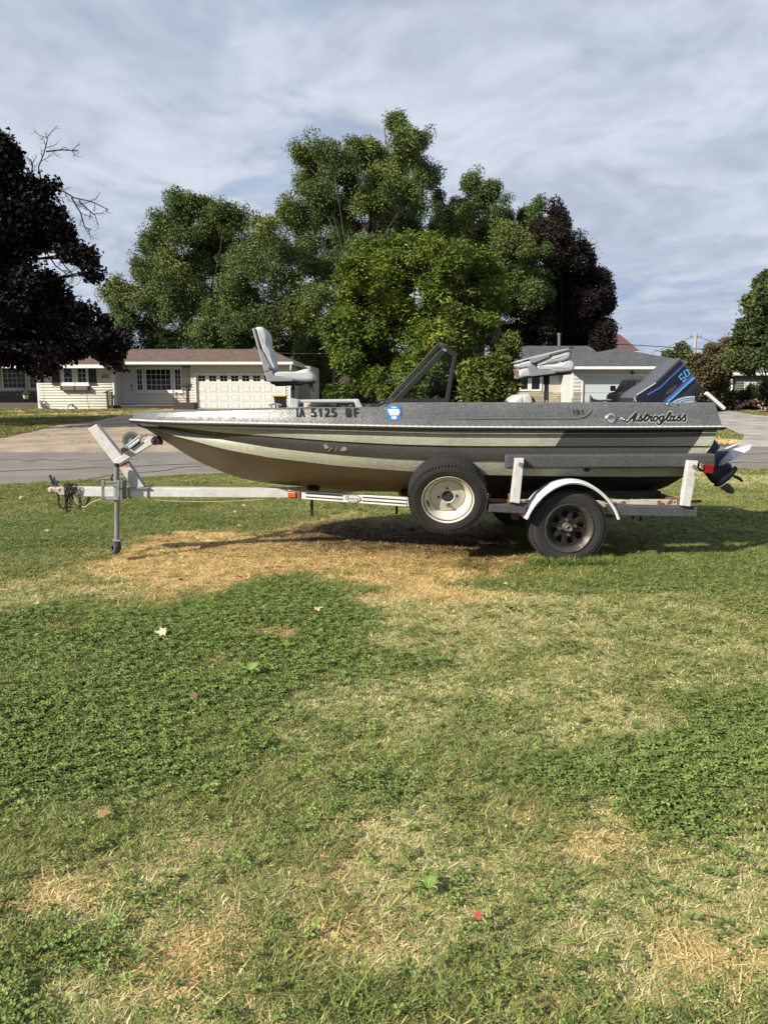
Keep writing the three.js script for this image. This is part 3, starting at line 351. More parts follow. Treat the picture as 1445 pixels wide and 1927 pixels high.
// ---- green house at the right edge
{
  const Z = 43, y0 = 0.28, H = thing('green_house', 'sage green clapboard house with white gutter and shutters at the right edge', 'house', [0, 0, 0]), sage = sidingMat([0.17, 0.20, 0.14]);
  const x0 = X(1375, Z), x1 = x0 + 9, ev = Y(706, Z), wx0 = X(1405, Z), wx1 = X(1413.5, Z), wy0 = Y(743, Z), wy1 = Y(719, Z);
  mesh('siding', merge([clapboards(x0, x1, y0, ev, -Z, [[wx0, wx1, wy0, wy1]], 0.13), span(x0, x1, y0 - 0.3, ev, -Z - 0.2, -Z), span(x0, x0 + 0.1, y0 - 0.3, ev, -Z - 4, -Z - 0.2)]), sage, H).userData.kind = 'stuff';
  windowAt(H, wx0, wx1, wy0, wy1, -Z, 1, 2, 0.05, trimMat);
  for (const [a, b] of [[1398.5, 1404.5], [1414, 1420]]) { const s = sub('shutter', H, 'white louvred shutter'); mesh('stile', merge([span(X(a, Z), X(a, Z) + 0.04, wy0 - 0.15, wy1, -Z + 0.02, -Z + 0.06), span(X(b, Z) - 0.04, X(b, Z), wy0 - 0.15, wy1, -Z + 0.02, -Z + 0.06)]), trimMat, s); const gs = []; for (let k = 0; k < 12; k++) gs.push(span(X(a, Z) + 0.04, X(b, Z) - 0.04, lerp(wy0 - 0.15, wy1, k / 12) + 0.01, lerp(wy0 - 0.15, wy1, (k + 0.7) / 12), -Z + 0.025, -Z + 0.045)); mesh('louvre', merge(gs), trimMat, s); }
  mesh('corner_board', span(x0 - 0.08, x0, y0, ev, -Z - 0.1, -Z + 0.03), sage, H);
  const roof = sub('roof', H, 'low roof with white gutter'), ex = x0 - 0.35, ez = -Z + 0.2; mesh('shingles', courses(ex, x1, ex + 2, x1, ev + 0.12, ev + 1.3, ez, -Z - 4, 12), std([0.14, 0.13, 0.12], 0.9), roof).userData.kind = 'stuff';
  mesh('gutter', merge([span(ex, x1, ev - 0.03, ev + 0.12, ez + 0.01, ez + 0.13, 0.03)]), trimMat, roof); mesh('soffit', span(ex, x1, ev - 0.02, ev + 0.02, -Z - 4, ez), trimMat, roof);
  mesh('downspout', tube([[ex + 0.25, ev, ez + 0.05], [ex + 0.25, ev - 0.22, ez], [x0 - 0.02, ev - 0.5, -Z + 0.1], [x0 - 0.02, ev - 0.7, -Z + 0.1], [x0 - 0.02, 0.4, -Z + 0.1]], 0.055, 6, 40), trimMat, H);
  mesh('gas_meter', box(0.25, 0.3, 0.2, x0 + 0.22, y0 + 0.35, -Z + 0.15, 0.05), std([0.55, 0.52, 0.45], 0.5), H);
}
// ---- barn and a sliver of a white house far behind
{
  const Z = 95, H = thing('barn', 'barn with a maroon ribbed metal roof rising behind the grey-roofed house', 'barn', [0, 0, 0]), P = (x, y, d = 0) => at(x, y, Z + d).toArray();
  const A = P(1120, 662), B = P(1203, 660), C = P(1182, 625), D = P(1120, 625), red = std([0.15, 0.075, 0.075], 0.45, { metalness: 0.15 }), dep = 7; const back = (p) => [p[0], p[1], p[2] - dep];
  const ridge = (p) => [p[0], p[1], p[2] - dep / 2]; mesh('roof_sheet', merge([roofSlab([A, B, ridge(C), ridge(D)], 0.12), roofSlab([ridge(D), ridge(C), [B[0], B[1], B[2] - dep], [A[0], A[1], A[2] - dep]], 0.12)]), red, H);
  for (let i = 0; i < 14; i++) { const s = (i + 0.5) / 14, a = A.map((v, k) => lerp(v, B[k], s)), b = ridge(D).map((v, k) => lerp(v, ridge(C)[k], s)); mesh('roof_rib', bar([a[0], a[1] + 0.02, a[2]], [b[0], b[1] + 0.02, b[2]], 0.06, 0.08, 0.02), red, H); }
  mesh('wall', span(A[0], B[0] - 0.5, 0, A[1] - 0.1, A[2] - dep + 0.4, A[2] - 0.4), std([0.5, 0.48, 0.46], 0.7), H); mesh('eave_trim', bar([A[0], A[1] - 0.14, A[2] + 0.05], [B[0], B[1] - 0.14, B[2] + 0.05], 0.1, 0.2, 0.02), std([0.6, 0.5, 0.5], 0.6), H);
}
{
  const Z = 78, H = thing('white_cottage', 'sliver of a white house between the tall grey pole and the bright green tree', 'house', [0, 0, 0]), a = X(652, Z, 688), b = X(700, Z, 688), y = Y(684, Z);
  mesh('wall', merge([clapboards(a, b, 0.3, y - 0.1, -Z, [], 0.2), span(a, b, 0.2, y - 0.1, -Z - 3, -Z)]), std([0.6, 0.58, 0.55], 0.6), H); mesh('roof', roofSlab([[a - 0.3, y, -Z + 0.4], [b + 0.3, y, -Z + 0.4], [b + 0.3, y + 0.9, -Z - 3], [a - 0.3, y + 0.9, -Z - 3]], 0.2), std([0.55, 0.55, 0.53], 0.7), H);
}
// ------------------------------------------------------------------ trees and bushes
const barkMat = std([0.075, 0.06, 0.048], 0.95), darkBark = std([0.03, 0.026, 0.024], 0.95);
function leafBunch(R, n, spread, len, wid, droop = 0.2, fold = 0.25) { // a twig's worth of separate folded leaves
  const v = [], col = []; const q = new THREE.Quaternion(), e = new THREE.Euler();
  for (let i = 0; i < n; i++) {
    const o = new V3(R() * 2 - 1, R() * 2 - 1, R() * 2 - 1); if (o.length() > 1) o.normalize(); o.multiplyScalar(spread);
    e.set((R() - 0.5) * 1.9 - droop, R() * 6.283, (R() - 0.5) * 1.9); q.setFromEuler(e); const s = 0.7 + R() * 0.6, l = len * s, w = wid * s, t = 0.7 + R() * 0.6;
    const P = (x, y, z) => new V3(x, y, z).applyQuaternion(q).add(o).toArray(), a = P(0, 0, 0), b = P(w / 2, w * fold, l * 0.45), c = P(0, -l * 0.06, l), d = P(-w / 2, w * fold, l * 0.45);
    v.push(...a, ...b, ...c, ...a, ...c, ...d); for (let k = 0; k < 6; k++) col.push(t, t, t);
  }
  const g = new THREE.BufferGeometry(); g.setAttribute('position', new THREE.Float32BufferAttribute(v, 3)); g.setAttribute('color', new THREE.Float32BufferAttribute(col, 3)); g.computeVertexNormals(); return g;
}
const leafMat = (t = 0.35) => phys([1, 1, 1], 0.62, { vertexColors: true, transmission: t, thickness: 0, specularIntensity: 0.35 });
const LM = leafMat(0), LMt = leafMat(0);
// blobs: [px, py, radius px, depth offset m, density]; the crown is leaf bunches strewn through these boughs
function tree(name, label, category, o) {
  const R = rng(o.seed), Z = o.Z, T = thing(name, label, category, [0, 0, 0], 0, o.group); const B = o.blobs.map(([px, py, r, dz, k]) => { const z = Z + (dz ?? (R() - 0.5) * o.deep); return { c: at(px, py, z), r: r * z / FPX, k: k ?? 1 }; });
  const CL = B.flatMap((b) => { const out = [], m = o.clumps ?? 17; for (let i = 0; i < m; i++) { const d = new V3(R() * 2 - 1, R() * 2 - 1, R() * 2 - 1); d.normalize().multiplyScalar(b.r * (0.25 + R() * 0.80)); d.y *= 0.85; out.push({ c: b.c.clone().add(d), r: b.r * (0.17 + R() * 0.22), k: b.k * 1.6 }); } out.push({ c: b.c, r: b.r * 0.85, k: b.k * 0.40 }); return out; });
  // wood
  const wood = []; if (o.trunk) { const [bx, by, tx, ty, tr] = o.trunk, base = at(bx, by, Z), top = at(tx, ty, Z); base.y = terrain(base.x, base.z) - 0.2; const mid = base.clone().lerp(top, 0.5).add(new V3((R() - 0.5) * 0.4, 0, 0)); const tg = tube([base, mid, top], 1, 9, 14); { const p = tg.attributes.position, n = tg.attributes.normal; const segs = 14; for (let i = 0; i < p.count; i++) { const ring = Math.floor(i / 10), k = tr * lerp(1.15, 0.45, ring / segs) + (ring === 0 ? tr * 0.35 : 0) - 1; p.setXYZ(i, p.getX(i) + n.getX(i) * k, p.getY(i) + n.getY(i) * k, p.getZ(i) + n.getZ(i) * k); } }
    mesh('trunk', tg, o.bark || barkMat, T);
    for (const b of B) { const s = base.clone().lerp(top, 0.3 + R() * 0.65), m = s.clone().lerp(b.c, 0.55); m.y += (R() - 0.3) * b.r * 0.5; m.x += (R() - 0.5) * b.r * 0.6; const d = s.distanceTo(b.c), r0 = Math.min(tr * 0.2, 0.012 + d * 0.007); wood.push(rod(s, m, r0, r0 * 0.65, 6), rod(m, b.c, r0 * 0.65, r0 * 0.3, 6)); for (let k = 0; k < 5; k++) { const e = b.c.clone().add(new V3(R() - 0.5, R() - 0.3, R() - 0.5).multiplyScalar(b.r * 1.5)); wood.push(rod(m.clone().lerp(b.c, 0.4 + R() * 0.5), e, r0 * 0.3, r0 * 0.1, 4)); } }
    mesh('branches', merge(wood), o.bark || barkMat, T); }
  // leaves
  const total = CL.reduce((s, b) => s + b.r * b.r * b.k, 0), n = o.n, vs = 3, per = []; const M = new THREE.Matrix4(), q = new THREE.Quaternion(), e = new THREE.Euler(), sc = new V3(), c = new THREE.Color();
  for (let k = 0; k < vs; k++) per.push([]);
  for (const b of CL) { const m = Math.round(n * b.r * b.r * b.k / total); for (let i = 0; i < m; i++) {
    const d = new V3(R() * 2 - 1, R() * 2 - 1, R() * 2 - 1); if (d.lengthSq() > 1 || d.lengthSq() < 0.01) { i--; continue; } d.normalize(); const lump = 0.72 + 0.6 * (fbm(d.x * 2.3 + b.c.x, d.y * 2.3 + b.c.y, d.z * 2.3 + b.c.z, 3) - 0.5) * 2 * (o.lumpy ?? 0.8), rr = b.r * Math.min(1.75, 0.62 * Math.sqrt(-2 * Math.log(1 - R() * 0.985))) * lump; const p = b.c.clone().addScaledVector(d, rr);
    { const A = o.Z > 50 ? 2.2 : 0.9, F = o.Z > 50 ? 0.42 : 0.9; p.x += (fbm(p.x * F + 3, p.y * F, p.z * F, 2) - 0.5) * A; p.y += (fbm(p.x * F, p.y * F + 7, p.z * F + 2, 2) - 0.5) * A * 1.2; }
    if (o.holes) { if (fbm(p.x * o.holes, p.y * o.holes * 1.4, p.z * o.holes + 9, 3) < (o.cut ?? 0.36)) continue; }
    per[(R() * vs) | 0].push([p, rr / b.r]); } }
  per.forEach((list, k) => { const im = prep(new THREE.InstancedMesh(leafBunch(rng(o.seed * 7 + k), o.bunch ?? 12, o.spread, o.leaf[0], o.leaf[1], o.droop), o.mat || LM, list.length)); im.name = 'crown'; im.userData.kind = 'stuff';
    list.forEach(([p, t], i) => { e.set((R() - 0.5) * 1.2, R() * 6.283, (R() - 0.5) * 1.2); q.setFromEuler(e); const s = 0.75 + R() * 0.5; M.compose(p, q, sc.set(s, s, s)); im.setMatrixAt(i, M); const h = fbm(p.x * (o.hueF ?? 0.5), p.y * (o.hueF ?? 0.5), p.z * (o.hueF ?? 0.5) + o.seed, 3), k2 = 0.75 + R() * 0.5, mix = sstep(h, 0.48, 0.72) * (0.6 + R() * 0.6) ; const A = o.color, C2 = o.color2 || A; c.setRGB(lerp(A[0], C2[0], mix) * k2, lerp(A[1], C2[1], mix) * k2, lerp(A[2], C2[2], mix) * k2); im.setColorAt(i, c); }); T.add(im); });
  return T;
}
// bare twigs growing out of a crown: [points in px], thinner and thinner
function twigs(T, list, Z, seed) { const R = rng(seed), gs = []; const grow = (pts, r, lev) => { const w = pts.map(([x, y]) => at(x, y, Z + (R() - 0.5) * 0.5)); for (let i = 0; i < w.length - 1; i++) gs.push(rod(w[i], w[i + 1], r * (1 - i / w.length * 0.6), r * (1 - (i + 1) / w.length * 0.6), 5)); if (lev > 0) for (let i = 1; i < pts.length; i++) for (let s = 0; s < 2; s++) { const a = pts[i - 1], b = pts[i], t = R(), x = lerp(a[0], b[0], t), y = lerp(a[1], b[1], t), ang = Math.atan2(b[1] - a[1], b[0] - a[0]) + (R() < 0.5 ? 1 : -1) * (0.4 + R() * 0.6), l = (12 + R() * 16) * (lev === 2 ? 1 : 0.5); const p2 = [[x, y], [x + Math.cos(ang) * l * 0.5, y + Math.sin(ang) * l * 0.5 + R() * 2], [x + Math.cos(ang + (R() - 0.5) * 0.7) * l, y + Math.sin(ang + (R() - 0.5) * 0.7) * l]]; grow(p2, r * 0.45, lev - 1); } };
  for (const pts of list) grow(pts, 0.028, 2); mesh('bare_branches', merge(gs), darkBark, T); }

{ const T = tree('purple_maple', 'near black purple maple overhanging the left end of the cream house', 'tree', { seed: 11, Z: 27, deep: 3, n: 21000, bunch: 16, spread: 0.26, leaf: [0.12, 0.12], color: [0.010, 0.0075, 0.008], color2: [0.026, 0.017, 0.014], bark: darkBark, trunk: [-330, 800, -290, 420, 0.36], lumpy: 1.0, droop: 0.5,
  blobs: [[12, 268, 22, 0, .5], [22, 300, 28, 0, .8], [-10, 330, 55, 0, .6], [42, 352, 30, 0, .7], [75, 368, 24, 0, .7], [60, 395, 38, 0, .8], [100, 400, 18, 0, .7], [-60, 420, 110], [40, 430, 55], [95, 440, 28], [125, 462, 16], [15, 470, 45], [150, 480, 24, 0, .8], [178, 482, 13, 0, .7], [-30, 540, 100], [20, 540, 50], [182, 512, 14, 0, .8], [60, 565, 55], [110, 580, 38], [-70, 580, 108], [150, 598, 30], [60, 630, 70], [130, 640, 55], [185, 632, 36], [205, 660, 26], [10, 662, 36], [90, 660, 30], [150, 652, 30], [200, 672, 14], [60, 684, 14, 0, .7], [95, 688, 10, 0, .6], [212, 652, 14], [-160, 480, 140, 0, .5], [-190, 570, 120, 0, .5], [-300, 520, 150, 0, .35], [-330, 400, 130, 0, .35], [-430, 560, 140, 0, .35], [-300, 610, 90, 0, .35]] });
  twigs(T, [[[70, 372], [80, 345], [73, 315], [84, 287], [90, 262], [86, 250]], [[88, 285], [115, 282], [148, 284]], [[95, 345], [120, 360], [140, 372], [175, 380], [205, 395]], [[135, 372], [152, 400], [160, 428], [172, 432]], [[95, 350], [115, 385], [130, 405], [140, 430]], [[60, 330], [62, 310], [58, 300]], [[110, 470], [122, 500], [140, 518]], [[130, 480], [160, 515], [178, 525]], [[85, 470], [105, 500], [125, 515]], [[150, 380], [175, 402], [180, 405]]], 27, 5); }
const oak = [0.070, 0.085, 0.026], oak2 = [0.125, 0.115, 0.030];
tree('oak_tree', 'broad dark green oak behind the cream house', 'tree', { seed: 21, Z: 63, deep: 9, n: 15000, bunch: 26, spread: 0.50, leaf: [0.15, 0.09], color: [0.112, 0.168, 0.052], color2: [0.175, 0.21, 0.060], trunk: [365, 760, 385, 560, 0.42], hueF: 0.3, holes: 0.55, cut: 0.37, lumpy: 1,
  blobs: [[385, 395, 32], [345, 405, 30], [425, 405, 34], [310, 435, 30], [365, 440, 50], [440, 440, 38], [280, 475, 28], [262, 500, 26], [330, 490, 55], [400, 500, 55], [455, 490, 36], [230, 545, 28], [212, 575, 20], [270, 560, 50], [340, 570, 60], [420, 570, 55], [215, 615, 30], [260, 620, 48], [330, 635, 60], [400, 640, 55], [205, 650, 20], [450, 620, 50], [300, 685, 60], [420, 690, 60]] });
tree('pin_oak', 'tallest tree of the row, open crowned, rising between the two houses', 'tree', { seed: 31, Z: 57, deep: 9, n: 22000, bunch: 26, spread: 0.46, leaf: [0.145, 0.08], color: [0.124, 0.182, 0.058], color2: [0.20, 0.245, 0.060], trunk: [648, 770, 690, 420, 0.45], hueF: 0.35, holes: 0.6, cut: 0.39, lumpy: 1.1,
  blobs: [[560, 285, 24], [575, 330, 30], [600, 290, 22], [625, 290, 26], [665, 290, 20, 0, .7], [738, 245, 22], [775, 258, 24], [745, 285, 34], [790, 262, 14], [700, 310, 34], [650, 330, 40], [720, 345, 50], [790, 320, 32], [812, 330, 18], [615, 360, 38], [680, 385, 50], [765, 375, 45], [805, 360, 22], [590, 395, 30], [540, 415, 26], [510, 430, 24], [570, 440, 45], [640, 430, 50], [720, 440, 55], [780, 430, 35], [500, 470, 38], [545, 500, 55], [620, 500, 60], [700, 500, 50], [470, 520, 42], [440, 550, 32], [430, 590, 26], [490, 580, 55], [570, 580, 60], [640, 590, 50], [460, 630, 46], [530, 650, 60], [600, 660, 55], [450, 670, 30]] });
tree('elm_tree', 'olive green tree with a separate upper tuft, right of the tallest tree', 'tree', { seed: 41, Z: 59, deep: 8, n: 14000, bunch: 26, spread: 0.46, leaf: [0.145, 0.08], color: [0.115, 0.170, 0.055], color2: [0.19, 0.232, 0.058], trunk: [905, 770, 900, 500, 0.4], hueF: 0.35, holes: 0.6, cut: 0.37, lumpy: 1,
  blobs: [[885, 362, 20], [908, 368, 22], [890, 390, 24], [860, 400, 28], [835, 420, 34], [915, 408, 26], [935, 405, 20], [890, 440, 45], [950, 440, 34], [985, 420, 28], [1000, 405, 14, 0, .7], [1015, 440, 28], [840, 470, 45], [930, 490, 50], [985, 480, 45], [1030, 480, 28], [900, 540, 50], [970, 540, 50], [1020, 530, 34], [940, 570, 36], [1000, 570, 30]] });
tree('copper_beech', 'dark purple leaved tree standing behind the grey-roofed house', 'tree', { seed: 51, Z: 61, deep: 7, n: 13000, bunch: 22, spread: 0.44, leaf: [0.15, 0.13], color: [0.022, 0.017, 0.016], color2: [0.046, 0.038, 0.026], bark: darkBark, trunk: [1050, 770, 1050, 540, 0.4], hueF: 0.5, holes: 0.5, cut: 0.33, lumpy: 1,
  blobs: [[1050, 412, 16], [1030, 430, 24], [1065, 430, 24], [1010, 425, 14, 0, .7], [1050, 465, 42], [1085, 455, 22], [1100, 485, 30], [1060, 520, 50], [1112, 520, 36], [1130, 545, 24], [1010, 540, 36], [1140, 560, 16, 0, .8], [1090, 570, 50], [1130, 590, 28], [1040, 590, 50], [990, 590, 34], [1148, 548, 8, 0, .6], [960, 620, 26], [1000, 630, 40], [1060, 640, 50], [1110, 630, 42], [1138, 625, 20], [1130, 650, 24], [985, 655, 34], [940, 640, 18]] });
tree('young_elm', 'small hazy brown green tree in the gap left of the purple leaved tree', 'tree', { seed: 57, Z: 75, deep: 2, n: 1500, bunch: 12, spread: 0.45, leaf: [0.22, 0.14], color: [0.075, 0.07, 0.04], trunk: [945, 765, 945, 650, 0.12], blobs: [[950, 625, 14], [940, 640, 16], [955, 650, 20], [935, 660, 18]] });
tree('magnolia', 'bright glossy green magnolia filling the gap between the houses', 'tree', { seed: 61, Z: 34, deep: 4.5, n: 17000, bunch: 14, spread: 0.24, leaf: [0.15, 0.062], color: [0.110, 0.165, 0.026], color2: [0.215, 0.27, 0.034], trunk: [780, 800, 780, 600, 0.2], bark: barkMat, hueF: 0.8, lumpy: 1.1, mat: LMt, droop: 0,
  blobs: [[815, 462, 22], [735, 470, 26], [770, 478, 34], [700, 490, 30], [680, 510, 30], [845, 485, 34], [880, 490, 26], [740, 520, 50], [820, 530, 55], [655, 540, 30], [640, 560, 20], [690, 560, 45], [900, 520, 38], [925, 545, 24], [640, 595, 34], [614, 605, 18], [625, 630, 22], [680, 620, 50], [760, 600, 60], [840, 590, 60], [905, 580, 36], [650, 655, 34], [720, 670, 45], [790, 660, 60], [860, 650, 45], [890, 620, 36], [660, 690, 24, -1], [690, 720, 34, -1], [750, 730, 45, -1], [640, 735, 22, -1], [820, 720, 50], [870, 700, 40], [880, 745, 34]] });
tree('sweetbay_bush', 'loose light green bush with upright shoots, beside the magnolia, half over the grey roof', 'bush', { seed: 67, Z: 31, deep: 2, n: 4200, bunch: 9, spread: 0.20, leaf: [0.18, 0.075], color: [0.085, 0.115, 0.022], color2: [0.17, 0.185, 0.03], trunk: [915, 800, 915, 700, 0.06], hueF: 1, mat: LMt, droop: -0.2, blobs: [[850, 610, 20], [868, 590, 22], [880, 615, 18], [840, 640, 18], [925, 700, 32], [950, 670, 22], [972, 642, 10], [965, 655, 12], [955, 700, 24], [905, 725, 30], [945, 725, 26], [920, 750, 34], [975, 690, 12], [895, 700, 20]] });
tree('shade_bush', 'yellow green undergrowth behind the garage corner of the cream house', 'bush', { seed: 71, Z: 64, deep: 5, n: 5200, bunch: 12, spread: 0.40, leaf: [0.2, 0.12], color: [0.07, 0.075, 0.024], color2: [0.13, 0.12, 0.03], trunk: [590, 770, 590, 700, 0.1], holes: 0.7, cut: 0.36, blobs: [[530, 665, 24], [560, 670, 36], [600, 680, 36], [545, 700, 30], [590, 715, 40], [630, 700, 36], [640, 735, 36], [600, 750, 30], [560, 740, 30], [520, 690, 20], [680, 760, 30], [640, 660, 30], [480, 690, 30]] });
tree('distant_tree', 'small pale green tree far off behind the utility pole', 'tree', { seed: 81, Z: 120, deep: 3, n: 1500, bunch: 12, spread: 0.6, leaf: [0.4, 0.25], color: [0.10, 0.115, 0.05], color2: [0.16, 0.15, 0.06], trunk: [1278, 730, 1278, 675, 0.25], blobs: [[1278, 660, 12], [1262, 668, 12], [1292, 668, 13], [1275, 678, 16], [1302, 672, 9], [1295, 684, 12], [1262, 684, 12]] });
tree('rusty_tree', 'small tree turning reddish brown beside the blue spruce', 'tree', { seed: 83, Z: 72, deep: 3, n: 2600, bunch: 11, spread: 0.4, leaf: [0.22, 0.14], color: [0.10, 0.085, 0.045], color2: [0.16, 0.085, 0.05], trunk: [1352, 775, 1355, 690, 0.14], holes: 0.6, cut: 0.38, hueF: 0.7, blobs: [[1362, 645, 10], [1350, 655, 13], [1370, 655, 14], [1340, 668, 12], [1360, 672, 18], [1378, 668, 14], [1345, 690, 18], [1330, 690, 12], [1365, 695, 18]] });
{ // blue spruce: whorls of drooping boughs
  const T = tree('blue_spruce', 'silvery blue spruce between the rusty tree and the round pear tree', 'tree', { seed: 85, Z: 58, deep: 1.6, n: 5200, bunch: 22, spread: 0.32, leaf: [0.24, 0.032], color: [0.085, 0.105, 0.105], color2: [0.14, 0.165, 0.165], trunk: [1398, 775, 1398, 625, 0.16], hueF: 0.9, lumpy: 1.2, droop: -0.1, shell: 0.35, blobs: [[1388, 617, 9], [1402, 625, 9], [1380, 632, 10], [1395, 645, 13], [1375, 660, 13], [1400, 665, 18], [1380, 680, 17], [1362, 690, 10], [1400, 695, 20], [1370, 705, 14], [1390, 715, 18], [1365, 725, 12], [1385, 738, 18], [1410, 720, 22]] }); }
tree('pear_tree', 'dense round pear tree shading the green house at the right edge', 'tree', { seed: 91, Z: 37, deep: 4, n: 13000, bunch: 12, spread: 0.27, leaf: [0.15, 0.10], color: [0.062, 0.090, 0.030], color2: [0.12, 0.15, 0.045], trunk: [1452, 800, 1450, 690, 0.2], hueF: 0.9, lumpy: 1.0,
  blobs: [[1445, 535, 18], [1458, 560, 34], [1430, 575, 22], [1440, 600, 34], [1420, 620, 22], [1470, 600, 50], [1410, 645, 28], [1440, 630, 36], [1395, 665, 18], [1388, 680, 16], [1412, 664, 26], [1458, 655, 36], [1393, 690, 12], [1430, 678, 22], [1485, 665, 34], [1408, 688, 14], [1505, 620, 55], [1500, 560, 50]] });
tree('hedge_bush', 'brown green bushes left of the green house', 'bush', { seed: 93, Z: 39, deep: 2, n: 7000, bunch: 12, spread: 0.3, leaf: [0.15, 0.09], color: [0.085, 0.08, 0.035], color2: [0.13, 0.10, 0.05], trunk: [1335, 780, 1335, 730, 0.05], holes: 0.8, cut: 0.34, blobs: [[1322, 705, 18], [1345, 700, 18], [1360, 705, 14], [1312, 725, 16], [1335, 725, 22], [1352, 728, 16], [1315, 748, 18], [1340, 750, 20], [1358, 754, 12], [1298, 740, 16], [1300, 765, 20], [1340, 768, 18], [1285, 755, 16], [1320, 690, 10], [1350, 690, 12]] });
tree('rose_bush', 'straggly dark green rose bush in front of the shuttered window of the green house', 'bush', { seed: 95, Z: 41, deep: 1, n: 520, bunch: 8, spread: 0.16, leaf: [0.10, 0.06], color: [0.05, 0.065, 0.03], trunk: [1408, 772, 1410, 740, 0.025], blobs: [[1402, 735, 8], [1415, 728, 9], [1422, 740, 10], [1408, 750, 11], [1395, 745, 7], [1418, 755, 10]] });
tree('rose_bush', 'taller straggly bush right of the shuttered window, under the round pear tree', 'bush', { seed: 96, Z: 41, deep: 1, n: 520, bunch: 8, spread: 0.16, leaf: [0.10, 0.06], color: [0.05, 0.065, 0.03], trunk: [1438, 772, 1438, 745, 0.025], blobs: [[1432, 745, 8], [1440, 735, 10], [1436, 756, 11], [1446, 750, 10]] });
tree('hydrangea_bed', 'low hydrangeas with faded pink heads along the green house', 'flowers', { seed: 97, Z: 40.5, deep: 0.6, n: 900, bunch: 8, spread: 0.14, leaf: [0.11, 0.08], color: [0.075, 0.085, 0.035], trunk: [1420, 774, 1420, 768, 0.02], blobs: [[1372, 765, 8], [1385, 767, 7], [1398, 767, 8], [1412, 766, 8], [1425, 767, 8], [1438, 767, 9], [1452, 767, 9]] });
{ const R = rng(99), g = new THREE.IcosahedronGeometry(0.085, 1); const p = g.attributes.position; for (let i = 0; i < p.count; i++) { const k = 0.8 + hash3(Math.round(p.getX(i) * 1e4), Math.round(p.getY(i) * 1e4), Math.round(p.getZ(i) * 1e4)) * 0.4; p.setXYZ(i, p.getX(i) * k, p.getY(i) * k * 0.8, p.getZ(i) * k); } g.computeVertexNormals();
  const pinks = [[.55, .30, .24], [.60, .42, .34], [.50, .25, .22], [.58, .48, .40]].map((c) => std(c, 0.9)), bed = scene.children.find((o) => o.name === 'hydrangea_bed'); for (let i = 0; i < 46; i++) { const px = 1368 + R() * 85, m = mesh('flower_head', g, pinks[(R() * 4) | 0], bed); m.position.copy(at(px, 758 + R() * 14 - Math.max(0, 8 - Math.abs(px - 1412) * 0.3), 40.1)); m.scale.setScalar(0.6 + R() * 0.7); } }
// ------------------------------------------------------------------ boat trailer
const BO = new V3(1.35, 0, -6.72), BYAW = 0.052, UPY = new V3(0, 1, 0), EL = EYE.clone().sub(BO).applyAxisAngle(UPY, -BYAW);
function loc(px, py, zl) { const d = ray(px, py).applyAxisAngle(UPY, -BYAW); return d.multiplyScalar((zl - EL.z) / d.z).add(EL); }   // survey in the boat's own axes: bow to -x, near side +z
const lp = (list, z) => list.map(([a, b]) => { const p = loc(a, b, z); return [p.x, p.y]; });
const ex = (list, z, depth, bevel = 0.004, seg = 2, sm = 0) => extr(sm ? smoothPts(lp(list, z), sm) : lp(list, z), z, depth, bevel, seg);
const groundAt = (x, z) => { const p = new V3(x, 0, z).applyAxisAngle(UPY, BYAW).add(BO); return terrain(p.x, p.z); };

const rustTex = (base, amt, s, rust = [0.20, 0.075, 0.028]) => dtex(512, 512, (i, j, w, h) => { const a = pf(i, j, w, h, 5, 6, s), b = pf(i, j, w, h, 24, 4, s + 50), c = pf(i, j, w, h, 60, 2, s + 90), k = sstep(a * 0.6 + b * 0.4, amt, amt + 0.07), g = 0.9 + (b - 0.5) * 0.28 + (c - 0.5) * 0.1, st = sstep(a, 0.35, 0.7) * 0.14; return [0, 1, 2].map((q) => lerp(base[q] * g * (1 - st * (q + 1) / 2), rust[q] * (0.6 + c * 0.9), k)); });
const whitePaint = std([1, 1, 1], 0.5, { map: rustTex([0.68, 0.69, 0.70], 0.70, 3) }), rustyWhite = std([1, 1, 1], 0.7, { map: rustTex([0.56, 0.52, 0.46], 0.56, 13, [0.16, 0.085, 0.045]) }), galv = std([1, 1, 1], 0.45, { map: rustTex([0.36, 0.38, 0.39], 0.70, 23), metalness: 0.55 }), rusty = std([1, 1, 1], 0.85, { map: rustTex([0.20, 0.10, 0.06], 0.45, 33) });
const blackSteel = std([0.014, 0.013, 0.012], 0.6, { metalness: 0.3 }), chrome = std([0.75, 0.76, 0.78], 0.16, { metalness: 1 }), rubber = std([1, 1, 1], 0.82, { map: dtex(256, 256, (i, j, w, h) => { const a = pf(i, j, w, h, 6, 5, 61), k = 0.013 + 0.018 * a; return [k, k * 0.97, k * 0.94]; }) });
const carpet = std([1, 1, 1], 1, { map: dtex(512, 512, (i, j, w, h) => { const a = pf(i, j, w, h, 110, 2, 41), b = pf(i, j, w, h, 6, 4, 43), k = 0.066 + (a - 0.5) * 0.06 + (b - 0.5) * 0.03; return [k * 0.97, k, k * 1.1]; }), bumpMap: dtex(256, 256, (i, j, w, h) => { const a = pf(i, j, w, h, 60, 2, 44); return [a, a, a]; }, { srgb: false }), bumpScale: 0.002 });

const TR = thing('boat_trailer', 'white painted rusty boat trailer with a white spare wheel, carrying the grey green boat', 'trailer', BO.toArray(), BYAW);
